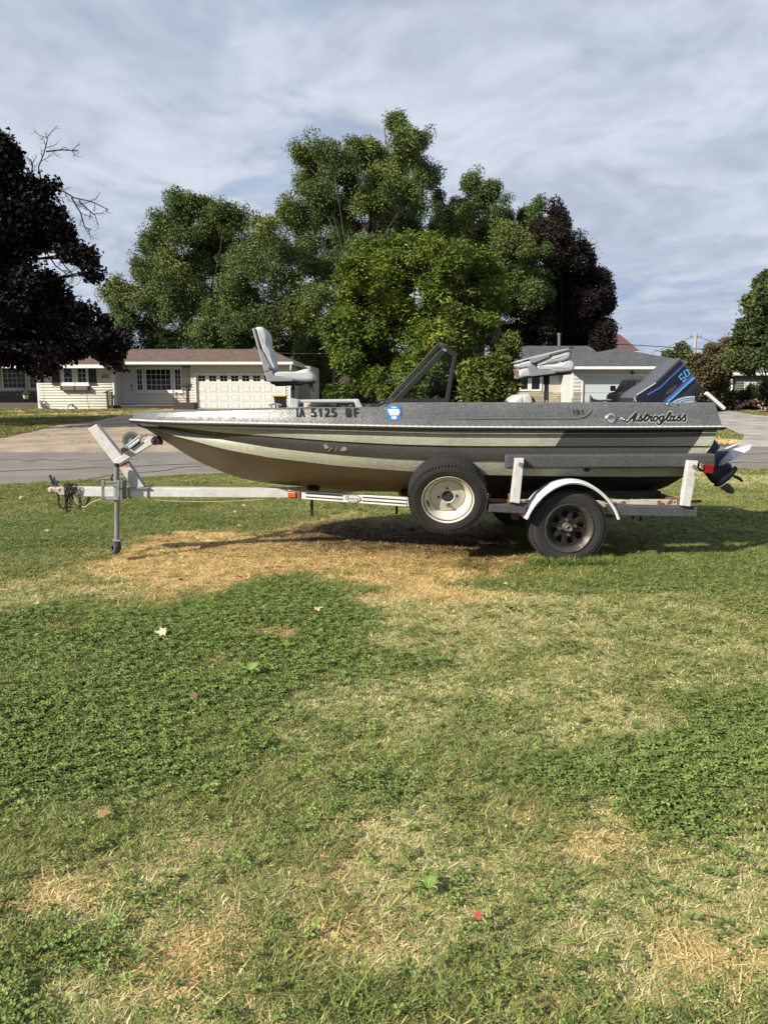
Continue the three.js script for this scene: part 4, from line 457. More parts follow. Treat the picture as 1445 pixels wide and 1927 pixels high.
// tongue and the splayed side rails
mesh('tongue_beam', boxUV(ex([[127, 917.5], [560, 919.5], [560, 937], [127, 934.5]], 0.05, 0.10, 0.006), 1 / 1.1), whitePaint, TR);
const railA = loc(545, 929, 0.07), railB = loc(768, 944.5, 0.56), railC = loc(925, 947, 0.80), railD = loc(1296, 946.5, 0.80);
for (const s of [1, -1]) { const k = (v) => v.clone().setZ(v.z * s); mesh('side_rail', boxUV(merge([bar(k(railA), k(railB), 0.05, 0.072), bar(k(railB), k(railC), 0.05, 0.065)]), 1 / 1.3), whitePaint, TR); mesh('frame_rail', boxUV(bar(k(railC), k(railD), 0.06, 0.055), 1 / 0.7), rustyWhite, TR); }
{ const d = railB.clone().sub(railA).normalize(), n = new V3(-d.z, 0, d.x).normalize(), up = n.clone().cross(d).normalize(); if (n.z < 0) { n.negate(); up.negate(); } if (up.y < 0) up.negate();
  const on = (t, h, o = 0.028) => railA.clone().lerp(railB, t).addScaledVector(up, h).addScaledVector(n, o); const st = []; for (const [t0, t1] of [[0.16, 0.48], [0.64, 1.0]]) for (const h of [0.017, -0.012]) st.push(bar(on(t0, h), on(t1, h), 0.004, 0.009, 0.001)); mesh('pinstripe', merge(st), blackSteel, TR);
  const cv = document.createElement('canvas'); cv.width = 256; cv.height = 128; const c = cv.getContext('2d'); c.fillStyle = '#b9b7b2'; c.fillRect(0, 0, 256, 128); c.fillStyle = '#161514'; c.beginPath(); c.ellipse(128, 64, 122, 58, 0, 0, 7); c.fill(); c.fillStyle = '#c9c7c2'; c.beginPath(); c.ellipse(128, 64, 112, 49, 0, 0, 7); c.fill(); c.fillStyle = '#161514'; c.font = 'bold 78px sans-serif'; c.textAlign = 'center'; c.textBaseline = 'middle'; c.fillText('Rolco', 128, 68, 196); const t = new THREE.CanvasTexture(cv); t.colorSpace = THREE.SRGBColorSpace;
  const g = new THREE.CylinderGeometry(0.5, 0.5, 0.006, 40); g.rotateX(Math.PI / 2); { const p = g.attributes.position, u = new Float32Array(p.count * 2); for (let i = 0; i < p.count; i++) { u[i * 2] = p.getX(i) + 0.5; u[i * 2 + 1] = p.getY(i) + 0.5; } g.setAttribute('uv', new THREE.BufferAttribute(u, 2)); } g.scale(0.142, 0.066, 1); g.applyMatrix4(new THREE.Matrix4().makeBasis(d, up, n).setPosition(on(0.565, 0.002, 0.031))); mesh('maker_plate', g, std([1, 1, 1], 0.5, { map: t }), TR).userData.label = 'oval maker plate with black lettering';
  const ml = sub('side_marker', TR, 'amber side marker lamp'); mesh('housing', bar(on(0.005, 0, 0.030), on(0.115, 0, 0.030), 0.02, 0.062, 0.006), rusty, ml); mesh('lens', bar(on(0.012, 0, 0.046), on(0.085, 0, 0.046), 0.02, 0.048, 0.008), phys([0.42, 0.085, 0.012], 0.25, { clearcoat: 0.5 }), ml); }
// cross members, axle, stubs below
mesh('cross_member', boxUV(merge([bar([railB.x, railB.y, -railB.z], railB, 0.06, 0.06), bar([railD.x - 0.1, railD.y, -0.8], [railD.x - 0.1, railD.y, 0.8], 0.06, 0.06), bar([0.4, railC.y - 0.03, -0.78], [0.4, railC.y - 0.03, 0.78], 0.06, 0.06)])), rusty, TR);
for (const [px, y0, y1, z] of [[587, 938, 971, 0.02], [746.5, 948, 967, -0.2]]) mesh('drop_stake', rod(loc(px, y0, z), loc(px, y1, z), 0.012, 0.012, 8), blackSteel, TR);
for (const [px, y0, y1, z] of [[1191, 966, 976, 0.3], [1205, 966, 980, 0.1], [1229, 966, 974, -0.1]]) mesh('drop_stake', rod(loc(px, y0, z), loc(px, y1, z), 0.01, 0.01, 8), blackSteel, TR);
const wheelC = loc(1070, 994, 0.88);
mesh('axle', rod([wheelC.x, wheelC.y, -0.75], [wheelC.x, wheelC.y, 0.75], 0.03), rusty, TR);
for (const s of [1, -1]) { const q = (p) => new V3(p.x, p.y, 0.72 * s); mesh('leaf_spring', merge([0, 1, 2].map((i) => tube([q(loc(975 + i * 22, 968 + i, .72)), q(loc(1040, 985 + i * 3, .72)), q(loc(1165 - i * 22, 968 + i, .72))], 0.014, 5, 20))), rusty, TR); }
mesh('spring_hanger', ex([[963, 962], [976, 962], [976, 978], [965, 978]], 0.74, 0.06, 0.003), rusty, TR);
// steps of dark carpet over the rails
mesh('step_pad', boxUV(ex([[920, 949], [992, 950.5], [988, 967], [920, 963.5]], 0.94, 0.16, 0.006), 1 / 0.5), carpet, TR);
mesh('step_pad', boxUV(ex([[1146, 952], [1312, 955], [1310.5, 973], [1158, 970.5]], 0.94, 0.16, 0.006), 1 / 0.5), carpet, TR);
// side guides with posts
function post(list, z) { const g = sub('guide_post', TR); mesh('upright', boxUV(ex(list, z, 0.055, 0.004), 1 / 0.35), whitePaint, g); const [tx, ty] = [(list[0][0] + list[1][0]) / 2, list[0][1] + 11], c = loc(tx, ty, z), b = new THREE.CylinderGeometry(0.016, 0.018, 0.022, 6); b.rotateX(Math.PI / 2); b.translate(c.x, c.y, z + 0.008); mesh('bolt', b, galv, g); }
post([[970.5, 862.5], [986, 862.5], [977.5, 947.5], [961, 945]], 0.97); post([[1295.5, 866.7], [1313.5, 867.5], [1298.5, 953.5], [1281.7, 951.5]], 0.97);
{ const a = loc(951, 867, 0.90), b = loc(1346, 869, 0.90), bb = new RoundedBoxGeometry(b.x - a.x, 0.108, 0.07, 4, 0.022); const R = rng(3), p = bb.attributes.position; bb.translate((a.x + b.x) / 2, (a.y + b.y) / 2, 0.875); mesh('guide_bunk', boxUV(bb, 1 / 0.6), carpet, TR).userData.label = 'long grey carpeted guide bunk along the hull'; mesh('guide_bunk', boxUV(box(b.x - a.x, 0.1, 0.07, (a.x + b.x) / 2, (a.y + b.y) / 2 - 0.02, -0.9, 0.02), 1 / 0.6), carpet, TR); }
for (const s of [-1]) { for (const [px, py] of [[975, 905], [1300, 910]]) { const p = loc(px, py, 0.9); mesh('guide_post', bar([p.x, p.y - 0.2, -0.9], [p.x, p.y + 0.17, -0.92], 0.055, 0.055), whitePaint, TR); } }
for (const z of [0.42, -0.42]) { const a = loc(960, 922, z), b = loc(1240, 930, z); mesh('keel_bunk', boxUV(bar([a.x, a.y - 0.03, z], [b.x, b.y, z], 0.09, 0.06, 0.01), 2), carpet, TR); }
for (const [px, py, z] of [[590, 918, 0.0], [1196, 931, 0.05], [1216, 932, 0.05]]) { const p = loc(px, py, z), g = new THREE.SphereGeometry(1, 14, 10); g.scale(0.055, 0.042, 0.09); g.translate(p.x, p.y, p.z); mesh('keel_roller', g, blackSteel, TR); }
mesh('roller_bracket', merge([ex([[1150, 928], [1170, 925], [1195, 944], [1165, 946]], 0.1, 0.05), rod(loc(1229, 918, 0), loc(1229, 943, 0), 0.012)]), blackSteel, TR);
mesh('guide_clamp', boxUV(merge([ex([[958, 930], [965, 928], [975, 946], [957, 948]], 0.93, 0.04), ex([[920, 939], [962, 941], [962, 946.5], [920, 945]], 0.86, 0.05), ex([[1276, 938], [1284, 936], [1289, 951], [1277, 951]], 0.93, 0.04), rod(loc(1256, 938.5, 0.7), loc(1280, 938.5, 0.7), 0.012), rod(loc(1298, 944, 0.86), loc(1319, 943, 0.86), 0.011)]), 3), rusty, TR);
// tail lamp
{ const tl = sub('tail_lamp', TR, 'square red tail lamp in a dark housing'); mesh('housing', ex([[1319, 868.5], [1330, 864.5], [1343, 866], [1345, 872], [1342, 884], [1335, 892], [1325, 889], [1319, 880]], 0.94, 0.09, 0.006), std([0.06, 0.06, 0.06], 0.5), tl); mesh('lens', ex([[1328, 874], [1343.5, 875], [1342, 892], [1327, 890.5]], 0.965, 0.05, 0.006), phys([0.22, 0.006, 0.010], 0.3, { clearcoat: 0.4 }), tl); mesh('bracket', ex([[1316.5, 872], [1324, 874], [1322, 884], [1315.5, 880]], 0.955, 0.012, 0.002), whitePaint, tl);
  mesh('wire', tube([loc(1303, 886, 0.985), loc(1305, 892, 0.99), loc(1310, 894, 0.98), loc(1320, 888, 0.95)], 0.0035, 5, 24), std([0.55, 0.5, 0.3], 0.5), tl); }
// wheels
const TYRE_R = 0.292, RIM_R = 0.188;
function tyreGeo(w, knobs) {
  const h = w / 2, pr = [[RIM_R - 0.012, -h * 0.80], [RIM_R + 0.012, -h * 0.94], [0.232, -h], [0.262, -h * 0.98], [0.281, -h * 0.86], [0.288, -h * 0.72]]; const G = [-0.5, -0.17, 0.17, 0.5]; for (const g of G) pr.push([0.290, h * g - 0.006], [0.283, h * g - 0.004], [0.283, h * g + 0.004], [0.290, h * g + 0.006]); pr.push([0.288, h * 0.72], [0.281, h * 0.86], [0.276, h * 0.905], [0.2755, h * 0.94], [0.262, h * 0.98], [0.245, h * 1.0], [0.2445, h * 1.03], [0.241, h * 1.03], [0.240, h * 1.0], [0.232, h], [RIM_R + 0.012, h * 0.94], [RIM_R - 0.012, h * 0.80]);
  const g = new THREE.LatheGeometry(pr.map(([r, y]) => new THREE.Vector2(r, y)), 84); g.rotateX(Math.PI / 2); const list = [smooth(boxUV(g, 3), 0.5)]; const R = rng(9);
  const rows = knobs ? [-0.86, -0.66, -0.44, -0.22, 0, 0.22, 0.44, 0.66, 0.86] : [-0.8, 0.8]; const N = knobs ? 76 : 90; for (const [ri, r] of rows.entries()) for (let i = 0; i < N; i++) { const a = (i + (ri % 2) * 0.5) / N * 6.2832, edge = Math.abs(r) > 0.8, b = new THREE.BoxGeometry(edge ? (knobs ? 0.014 : 0.008) : 0.008, 0.0175, w * (edge ? 0.11 : 0.105)); b.rotateX((ri % 2 ? 1 : -1) * 0.45); b.translate(edge ? 0.283 : 0.2895, 0, 0); b.rotateZ(a); b.translate(0, 0, r * h); list.push(b); }
  return merge(list);
}
const tyreN = tyreGeo(0.185, false), tyreK = tyreGeo(0.185, true);
{ const g = merge([rod([wheelC.x, wheelC.y, -0.9], [wheelC.x, wheelC.y, -0.8], 0.06)]);
  // running wheel, near side: black spoke rim with rust on its lip
  const W = sub('wheel', TR, 'running wheel with a black eight spoke rim'); W.position.set(wheelC.x, wheelC.y, 0.80); mesh('tyre', tyreN, rubber, W);
  const blackRim = std([1, 1, 1], 0.5, { map: rustTex([0.026, 0.022, 0.019], 0.72, 73, [0.06, 0.048, 0.04]), metalness: 0.25 });
  const lip = new THREE.LatheGeometry([[0.150, 0.005], [0.152, 0.045], [0.158, 0.06], [0.160, 0.072], [0.170, 0.074], [0.172, 0.086], [0.184, 0.090], [0.190, 0.094], [0.192, 0.088], [0.186, 0.075]].map(([r, y]) => new THREE.Vector2(r, y)), 64); lip.rotateX(Math.PI / 2); mesh('rim', boxUV(lip, 2.2), std([1, 1, 1], 0.45, { map: rustTex([0.085, 0.08, 0.072], 0.66, 83, [0.20, 0.165, 0.135]), metalness: 0.35 }), W);
  const holes = []; for (let i = 0; i < 8; i++) { const a = i / 8 * 6.2832 + 0.2, h = []; for (const [r, d] of [[0.076, -0.13], [0.080, 0.13], [0.128, 0.25], [0.134, 0], [0.128, -0.25]]) h.push([Math.cos(a + d) * r, Math.sin(a + d) * r]); holes.push(h); }
  const circ = (r, n = 48) => Array.from({ length: n }, (_, i) => [Math.cos(i / n * 6.2832) * r, Math.sin(i / n * 6.2832) * r]); mesh('spoke_disc', boxUV(extr(circ(0.152), 0.035, 0.014, 0.003, 2, holes), 2), blackRim, W); const bk = extr(circ(0.15, 32), -0.02, 0.01); mesh('brake_drum', bk, blackSteel, W);
  const hub = new THREE.LatheGeometry([[0.0, 0.088], [0.012, 0.090], [0.016, 0.098], [0.026, 0.098], [0.030, 0.09], [0.032, 0.05], [0.042, 0.036]].map(([r, y]) => new THREE.Vector2(r, y)), 24); hub.rotateX(Math.PI / 2); mesh('hub', hub, std([0.16, 0.14, 0.125], 0.5, { metalness: 0.5 }), W);
  for (let i = 0; i < 4; i++) { const n = new THREE.CylinderGeometry(0.011, 0.013, 0.026, 6); n.rotateX(Math.PI / 2); n.translate(Math.cos(i * 1.5708 + 0.15) * 0.060, Math.sin(i * 1.5708 + 0.15) * 0.060, 0.046); mesh('lug_nut', n, std([0.13, 0.10, 0.085], 0.5, { metalness: 0.4 }), W); }
  const F = sub('wheel', TR); F.position.set(wheelC.x, wheelC.y, -0.80); F.rotation.y = Math.PI; mesh('tyre', tyreN, rubber, F); mesh('rim', merge([extr(circ(0.19), 0.03, 0.02, 0.003)]), blackRim, F);
  // spare, leaning face down on its bracket
  const sc = loc(842, 931, 0.84), S = sub('spare_wheel', TR, 'spare wheel with a cream white dished rim and knobbly tyre'); S.position.copy(sc); S.rotation.set(0.36, -0.10, 0.03, 'YXZ'); S.scale.setScalar(1.02); mesh('tyre', tyreK, rubber, S);
  const cream = std([1, 1, 1], 0.38, { map: rustTex([0.74, 0.72, 0.63], 0.72, 93, [0.28, 0.17, 0.08]) });
  const d = new THREE.LatheGeometry([[0.040, 0.020], [0.052, 0.030], [0.060, 0.026], [0.125, 0.020], [0.130, 0.012], [0.134, 0.018], [0.146, 0.040], [0.160, 0.052], [0.166, 0.066], [0.180, 0.072], [0.186, 0.084], [0.193, 0.088], [0.195, 0.080], [0.188, 0.068]].map(([r, y]) => new THREE.Vector2(r, y)), 72); d.rotateX(Math.PI / 2); mesh('rim', smooth(boxUV(d, 2.3), 0.6), cream, S);
  const cap = new THREE.CylinderGeometry(0.043, 0.043, 0.02, 24); cap.rotateX(Math.PI / 2); cap.translate(0, 0, 0.018); mesh('centre_bore', cap, std([0.035, 0.032, 0.026], 0.9), S);
  for (let i = 0; i < 4; i++) { const n = new THREE.CylinderGeometry(0.009, 0.009, 0.006, 12), a = i * 1.5708 + 0.05; n.rotateX(Math.PI / 2); n.translate(Math.cos(a) * 0.068, Math.sin(a) * 0.068, 0.027); mesh('bolt_hole', n, i % 2 ? rusty : blackSteel, S); }
  { const n = new THREE.CylinderGeometry(0.014, 0.014, 0.024, 6); n.rotateX(Math.PI / 2); n.translate(0.004, -0.066, 0.036); mesh('lug_nut', n, rusty, S); for (const [a, r] of [[3.55, .15], [3.42, .148], [3.30, .15]]) { const v = new THREE.CylinderGeometry(0.006, 0.006, 0.014, 8); v.rotateX(Math.PI / 2); v.translate(Math.cos(a) * r, Math.sin(a) * r, 0.052); mesh('valve', v, blackSteel, S); } }
  mesh('spare_bracket', boxUV(merge([bar([sc.x, railB.y, 0.5], [sc.x, sc.y - 0.02, 0.76], 0.05, 0.05), bar([sc.x - 0.12, railB.y - 0.01, 0.55], [sc.x + 0.5, railB.y - 0.01, 0.72], 0.05, 0.05)])), rustyWhite, TR); }
// fenders: a rolled arch with a turned-down lip
for (const s of [1, -1]) { const c = [wheelC.x + 0.005, wheelC.y - 0.005], Ro = 0.362, a0 = Math.PI - 0.27, a1 = 0.25, pr = [[Ro - 0.022, 0.955], [Ro - 0.010, 0.965], [Ro, 0.958], [Ro + 0.004, 0.94], [Ro + 0.004, 0.88], [Ro + 0.009, 0.872], [Ro + 0.004, 0.864], [Ro + 0.004, 0.76]];
  mesh('fender', smooth(boxUV(grid(48, pr.length - 1, (u, t) => { const [r, z] = pr[Math.round(t * (pr.length - 1))], a = lerp(a0, a1, u), e = 1 + 0.04 * Math.cos(2 * a); return [c[0] + Math.cos(a) * r * e, c[1] + Math.sin(a) * r * (2 - e), z * s]; }), 1.2), 0.5), std([0.66, 0.68, 0.70], 0.4), TR); }
// winch stand
{ const ws = sub('winch_stand', TR, 'white rust streaked winch stand'); const Rst = std([1, 1, 1], 0.55, { map: rustTex([0.60, 0.61, 0.62], 0.57, 113) });
  mesh('upper_post', boxUV(ex([[166, 807.5], [182, 798], [233, 862], [218, 876]], 0.05, 0.085, 0.004), 1 / 0.6), whitePaint, ws); mesh('lower_post', boxUV(ex([[223, 877], [239, 868], [272, 916], [250.5, 918.5]], 0.045, 0.085, 0.004), 1 / 0.4), Rst, ws);
  mesh('arm', boxUV(ex([[215, 867], [277, 826], [280, 820], [289, 822], [294, 832], [287, 836], [219, 876.5]], 0.062, 0.10, 0.003), 1 / 0.5), whitePaint, ws); mesh('clamp_plate', ex([[241, 917.5], [281, 918], [279, 920.5], [241, 920]], 0.075, 0.15, 0.003), galv, ws);
  for (const px of [244, 278]) { const t = loc(px, 916, 0.056), b = loc(px, 938, 0.056); mesh('u_bolt', merge([rod(t, b, 0.007), rod([t.x, t.y, -0.056], [b.x, b.y, -0.056], 0.007), rod([b.x, b.y, -0.06], [b.x, b.y, 0.06], 0.007)]), galv, ws); }
  const w = sub('winch', TR, 'hand winch with a toothed gear wheel'); const gc = loc(248.5, 829, 0.03), teeth = []; for (let i = 0; i < 80; i++) { const a = i / 80 * 6.2832, r = i % 2 ? 0.078 : 0.073; teeth.push([Math.cos(a) * r, Math.sin(a) * r]); } const hs = []; for (let i = 0; i < 5; i++) { const a = i / 5 * 6.2832; hs.push(Array.from({ length: 8 }, (_, k) => [Math.cos(a) * 0.048 + Math.cos(-k / 8 * 6.28) * 0.008, Math.sin(a) * 0.048 + Math.sin(-k / 8 * 6.28) * 0.008])); }
  const gg = extr(teeth, 0.045, 0.012, 0, 1, hs); gg.translate(gc.x, gc.y, 0); mesh('gear', gg, std([0.20, 0.205, 0.20], 0.5, { metalness: 0.5 }), w); { const wb2 = new THREE.RingGeometry(0.022, 0.058, 32); wb2.translate(gc.x, gc.y, 0.0465); mesh('gear_web', wb2, std([0.05, 0.05, 0.05], 0.7), w); const hb2 = new THREE.CylinderGeometry(0.02, 0.02, 0.02, 12); hb2.rotateX(Math.PI / 2); hb2.translate(gc.x, gc.y, 0.05); mesh('gear_hub', hb2, galv, w); } const dr = new THREE.CylinderGeometry(0.03, 0.03, 0.1, 16); dr.rotateX(Math.PI / 2); dr.translate(gc.x, gc.y, -0.02); mesh('drum', dr, blackSteel, w);
  mesh('side_plate', boxUV(ex([[233, 846], [237, 838], [264, 818], [270, 822], [262, 832], [240, 850]], 0.065, 0.012, 0.003), 3), galv, w); mesh('crank_arm', ex([[241, 841], [262, 826], [264, 829], [244, 845]], 0.085, 0.012, 0.002), std([0.55, 0.56, 0.57], 0.4, { metalness: 0.4 }), w); { const h = rod(loc(233.5, 847, 0.05), loc(233.5, 847, 0.17), 0.026, 0.022, 12); mesh('crank_knob', h, std([0.085, 0.035, 0.028], 0.5), w); }
  mesh('strap', merge([bar(loc(262, 821, -0.01), loc(286, 820, 0), 0.05, 0.004), bar(loc(286, 820, 0), loc(303, 831, 0), 0.05, 0.004)]), std([0.06, 0.06, 0.05], 0.9), w); const br = new THREE.CylinderGeometry(0.036, 0.036, 0.11, 16); br.rotateX(Math.PI / 2); const bc = loc(296, 829, 0); br.translate(bc.x, bc.y, 0.01); mesh('bow_roller', br, blackSteel, w); mesh('bow_hook', tube([loc(300, 826, 0.03), loc(306, 829, 0.03), loc(305, 834, 0.03), loc(299, 834, 0.03)], 0.006, 6, 20), blackSteel, w); mesh('roller_bolt', rod(loc(288, 828.5, 0.062), loc(288, 828.5, 0.078), 0.012, 0.012, 6), rusty, w); }
// jack
{ const j = sub('jack', TR, 'galvanised tongue jack with a small wheel'), z = 0.12, a = (px, py) => loc(px, py, z); const wb = loc(217.5, 1030, z);
  mesh('upper_tube', boxUV(rod(a(219.8, 878), a(219.8, 940), 0.0235, 0.0235, 16), 3), galv, j); mesh('lower_tube', boxUV(rod(a(220.5, 936), a(220.3, 1017), 0.0215, 0.0215, 16), 3), galv, j); mesh('tube_cap', rod(a(219.8, 872), a(219.8, 879), 0.018, 0.023, 14), blackSteel, j); mesh('crank', tube([a(213.5, 892), a(210, 901), a(211, 904), a(215, 900)], 0.007, 6, 16), blackSteel, j);
  for (const px of [194, 223]) mesh('clamp_bar', boxUV(ex([[px - 2.6, 904], [px + 2.6, 904], [px + 2.6, 939], [px - 2.6, 939]], 0.155, 0.012, 0.002), 4), galv, j); for (const py of [907.5, 914, 939.5]) mesh('clamp_plate', boxUV(ex([[192, py - 1.8], [231, py - 1.5], [231, py + 1.6], [192, py + 1.6]], py > 930 ? 0.16 : 0.15, py > 930 ? 0.16 : 0.012, 0.002), 4), galv, j); mesh('clamp_bar', boxUV(ex([[226, 905], [230.5, 905], [230.5, 942], [226, 942]], 0.15, 0.14, 0.003), 4), galv, j);
  for (const [px, py] of [[194, 917], [194, 937], [223, 917], [223, 937]]) mesh('bolt', rod(loc(px, py, 0.155), loc(px, py, 0.168), 0.009, 0.009, 6), galv, j);
  mesh('fork', boxUV(merge([ex([[211, 1016], [226, 1016], [228, 1019.5], [213, 1020]], 0.15, 0.06, 0.003), ex([[222, 1019], [228, 1019], [229, 1034], [222, 1034]], 0.075, 0.008, 0.002)]), 3), galv, j);
  const wr = new THREE.LatheGeometry([[0.018, -0.025], [0.045, -0.027], [0.054, -0.02], [0.057, 0], [0.054, 0.02], [0.045, 0.027], [0.018, 0.025]].map(([r, y]) => new THREE.Vector2(r, y)), 28); wr.rotateX(Math.PI / 2); wr.rotateY(-0.85); wr.translate(wb.x, wb.y, wb.z); mesh('jack_wheel', wr, std([0.055, 0.052, 0.05], 0.8), j); }
// coupler, chains, wiring
{ const c = sub('coupler', TR, 'worn cream coupler with a raised latch'); mesh('ball_socket', boxUV(ex([[89, 921], [91, 917.5], [97, 916.5], [112, 917], [129, 916.5], [129, 934], [113, 933.5], [109, 928.5], [92, 927.5]], 0.055, 0.11, 0.016, 4), 2.5), rustyWhite, c); mesh('latch', merge([ex([[91.5, 894], [94, 893.5], [101, 910], [107, 912], [110, 916], [98, 916.5], [96, 906]], 0.02, 0.03, 0.004), ex([[100, 899], [102, 897], [104, 904], [109, 905], [110, 909], [103, 912]], 0.012, 0.02, 0.003)]), std([0.05, 0.047, 0.045], 0.5, { metalness: 0.4 }), c);
  const ch = sub('safety_chain', TR, 'rusty safety chains wrapped round the tongue'), R = rng(44), gs = [], link = new THREE.TorusGeometry(0.013, 0.0038, 5, 10); link.scale(1.5, 1, 1); const chain = (pts) => { const cu = new THREE.CatmullRomCurve3(pts), n = Math.round(cu.getLength() / 0.027); for (let i = 0; i <= n; i++) { const g = link.clone(); g.rotateX(i % 2 ? 1.57 : 0.2 + R() * 0.4); const t = cu.getTangentAt(i / n), q = new THREE.Quaternion().setFromUnitVectors(new V3(1, 0, 0), t); g.applyQuaternion(q); g.translate(...cu.getPointAt(i / n).toArray()); gs.push(g); } };
  const P = (x, y, z = 0.075) => loc(x, y, z); for (const dx of [0, 6, 11]) chain([P(122 + dx, 912, 0.04), P(123 + dx * 1.2, 920), P(124 + dx, 930), P(125 + dx, 938, 0.03)]); chain([P(126, 913, 0), P(138, 911, 0.06), P(144, 915), P(136, 922), P(128, 918), P(124, 926), P(133, 931), P(140, 924)]); chain([P(111, 935, 0), P(112, 950, 0.02), P(118, 956, 0.03), P(125, 954, 0.05), P(126, 940)]); chain([P(126.5, 935), P(126.5, 950, 0.06), P(126, 962, 0.06)]); chain([P(134, 934), P(134.5, 946, 0.06), P(131, 958, 0.05)]); chain([P(150, 935), P(151, 945), P(151, 956)]); chain([P(168, 936, 0.03), P(166, 945, 0.04), P(162, 951, 0.05)]); mesh('link', merge(gs), std([0.045, 0.032, 0.026], 0.7, { metalness: 0.4 }), ch).userData.kind = 'stuff';
  const yw = std([0.52, 0.47, 0.22], 0.6), wi = sub('wiring', TR); mesh('wire', tube([P(138, 930), P(150, 950), P(160, 954, 0.09), P(170, 947, 0.09), P(190, 939, 0.08)], 0.0045, 5, 40), yw, wi); mesh('wire', tube([P(134, 934), P(140, 948, 0.09), P(152, 951, 0.09), P(163, 950, 0.09)], 0.004, 5, 30), std([0.05, 0.05, 0.04], 0.7), wi); mesh('wire', tube([P(277, 940, 0.03), P(330, 943, 0.03), P(400, 944, 0.03), P(460, 942, 0.03), P(515, 938.5, 0.03)], 0.0032, 5, 50), yw, wi); mesh('wire', tube([P(141, 917, 0.06), P(148, 921, 0.07), P(146, 930, 0.07), P(139, 933, 0.07)], 0.004, 5, 24), std([0.25, 0.35, 0.45], 0.5), wi); }
// ------------------------------------------------------------------ boat
const BT = thing('bass_boat', 'grey and sage green fibreglass fishing boat with two pedestal seats, standing on the white trailer', 'boat', BO.toArray(), BYAW);
const flake = (base, amp, s, f = 300) => dtex(1024, 1024, (i, j, w, h) => { const a = pn(i, j, w, h, f, s), b = pn(i, j, w, h, f * 0.45 | 0, s + 1), c = pf(i, j, w, h, 4, 4, s + 2), sp = Math.pow(Math.max(a, 0), 6) * amp * 2.4, k = 1 + (a * 0.55 + b * 0.45 - 0.5) * amp * 1.5 + (c - 0.5) * 0.3; return base.map((v) => v * k + sp * v * 1.2); });
const nflake = dtex(512, 512, (i, j, w, h) => { const a = pn(i, j, w, h, 200, 5), b = pn(i, j, w, h, 200, 6); return [0.5 + (a - 0.5) * 0.45, 0.5 + (b - 0.5) * 0.45, 1]; }, { srgb: false, repeat: [2, 2] });
const gel = (base, amp, s, o = {}) => phys([1, 1, 1], 0.5, { map: flake(base, amp, s), normalMap: nflake, normalScale: new THREE.Vector2(0.5, 0.5), clearcoat: 0.12, clearcoatRoughness: 0.35, ...o });
const capM = gel([0.155, 0.155, 0.151], 0.75, 3, { metalness: 0.45, roughness: 0.38 }), sageM = gel([0.325, 0.325, 0.242], 0.42, 13), charM = gel([0.044, 0.041, 0.037], 0.65, 23), bottomM = gel([0.158, 0.134, 0.084], 0.25, 33, { roughness: 0.6, clearcoat: 0.05 }), trimBlack = std([0.012, 0.012, 0.012], 0.6);
const ROLL = 0.021, mir = (p) => [p[0], p[1] - 2 * ROLL * p[2], -p[2], p[3], p[4]];
// every moulded line of the hull: a height profile along the length plus a half-breadth
const xb = loc(247, 791, 0).x;
const shp = (l, len, a, b) => Math.pow(1 - Math.pow(1 - clamp(l / len, 0, 1), a), b), wR = (x) => 0.885 * shp(x - xb, 2.5, 2, 0.62) * (1 - 0.03 * sstep(x, 0.2, 1.4));
function line(list, wf) { const pts = []; for (let i = 0; i < list.length - 1; i++) for (let k = 0; k < 8; k++) { const t = k / 8, px = lerp(list[i][0], list[i + 1][0], t), py = lerp(list[i][1], list[i + 1][1], t); pts.push([px, py]); } pts.push(list[list.length - 1]);
  let v = pts.map(([px, py]) => { let z = 0.4, p; for (let k = 0; k < 12; k++) { p = loc(px, py, z); z = wf(p.x); } return [p.x, p.y]; }); for (let s = 0; s < 3; s++) v = v.map((p, i) => i === 0 || i === v.length - 1 ? p : [p[0], (v[i - 1][1] + 2 * p[1] + v[i + 1][1]) / 4]); const f = poly1(v); return { x0: v[0][0], x1: v[v.length - 1][0], p: (x, dz = 0, dy = 0) => { const xx = clamp(x, v[0][0], v[v.length - 1][0]); return [xx, f(xx) + dy, Math.max(0, wf(xx) - dz)]; } }; }
const kx = (px, py, z) => loc(px, py, z).x, xA0 = kx(300, 801.5, 0), xC0 = kx(262, 802, 0);
const Rl = line([[247, 791], [290, 793.5], [340, 795], [450, 797], [630, 800.8], [800, 804.5], [1000, 805.5], [1200, 805], [1359, 804]], wR);
const Ul = line([[252, 794], [300, 798], [345, 799.5], [450, 802], [630, 805.5], [800, 808.5], [1000, 809.5], [1200, 809], [1350, 808]], (x) => Math.max(0, wR(x) - 0.045));
const Al = line([[300, 801.5], [350, 806.5], [424, 814.5], [507, 821], [630, 830], [740, 836], [870, 839.3], [1045, 839.5], [1200, 839.3], [1338, 839]], (x) => 0.855 * shp(x - xA0, 2.3, 2, 0.62));
const Bl = line([[298, 802], [350, 812], [424, 827], [507, 840], [630, 853.5], [740, 861.5], [870, 865], [1045, 866], [1200, 865], [1321, 862]], (x) => 0.835 * shp(x - xA0, 2.4, 2, 0.67));
const Cl = line([[262, 801.5], [300, 812.5], [340, 823], [424, 846], [507, 861], [630, 876], [774, 887.6], [914, 894], [1045, 896], [1180, 897], [1290, 896]], (x) => 0.775 * shp(x - xC0, 2.55, 2, 0.76));
const Kl = line([[256, 795.5], [270, 802], [285, 813], [313, 831], [368, 866], [424, 890.5], [465, 902.5], [507, 909.5], [590, 917], [691, 925], [800, 926], [1100, 925.5], [1236, 922]], () => 0);
const uvs = 1 / 0.7;
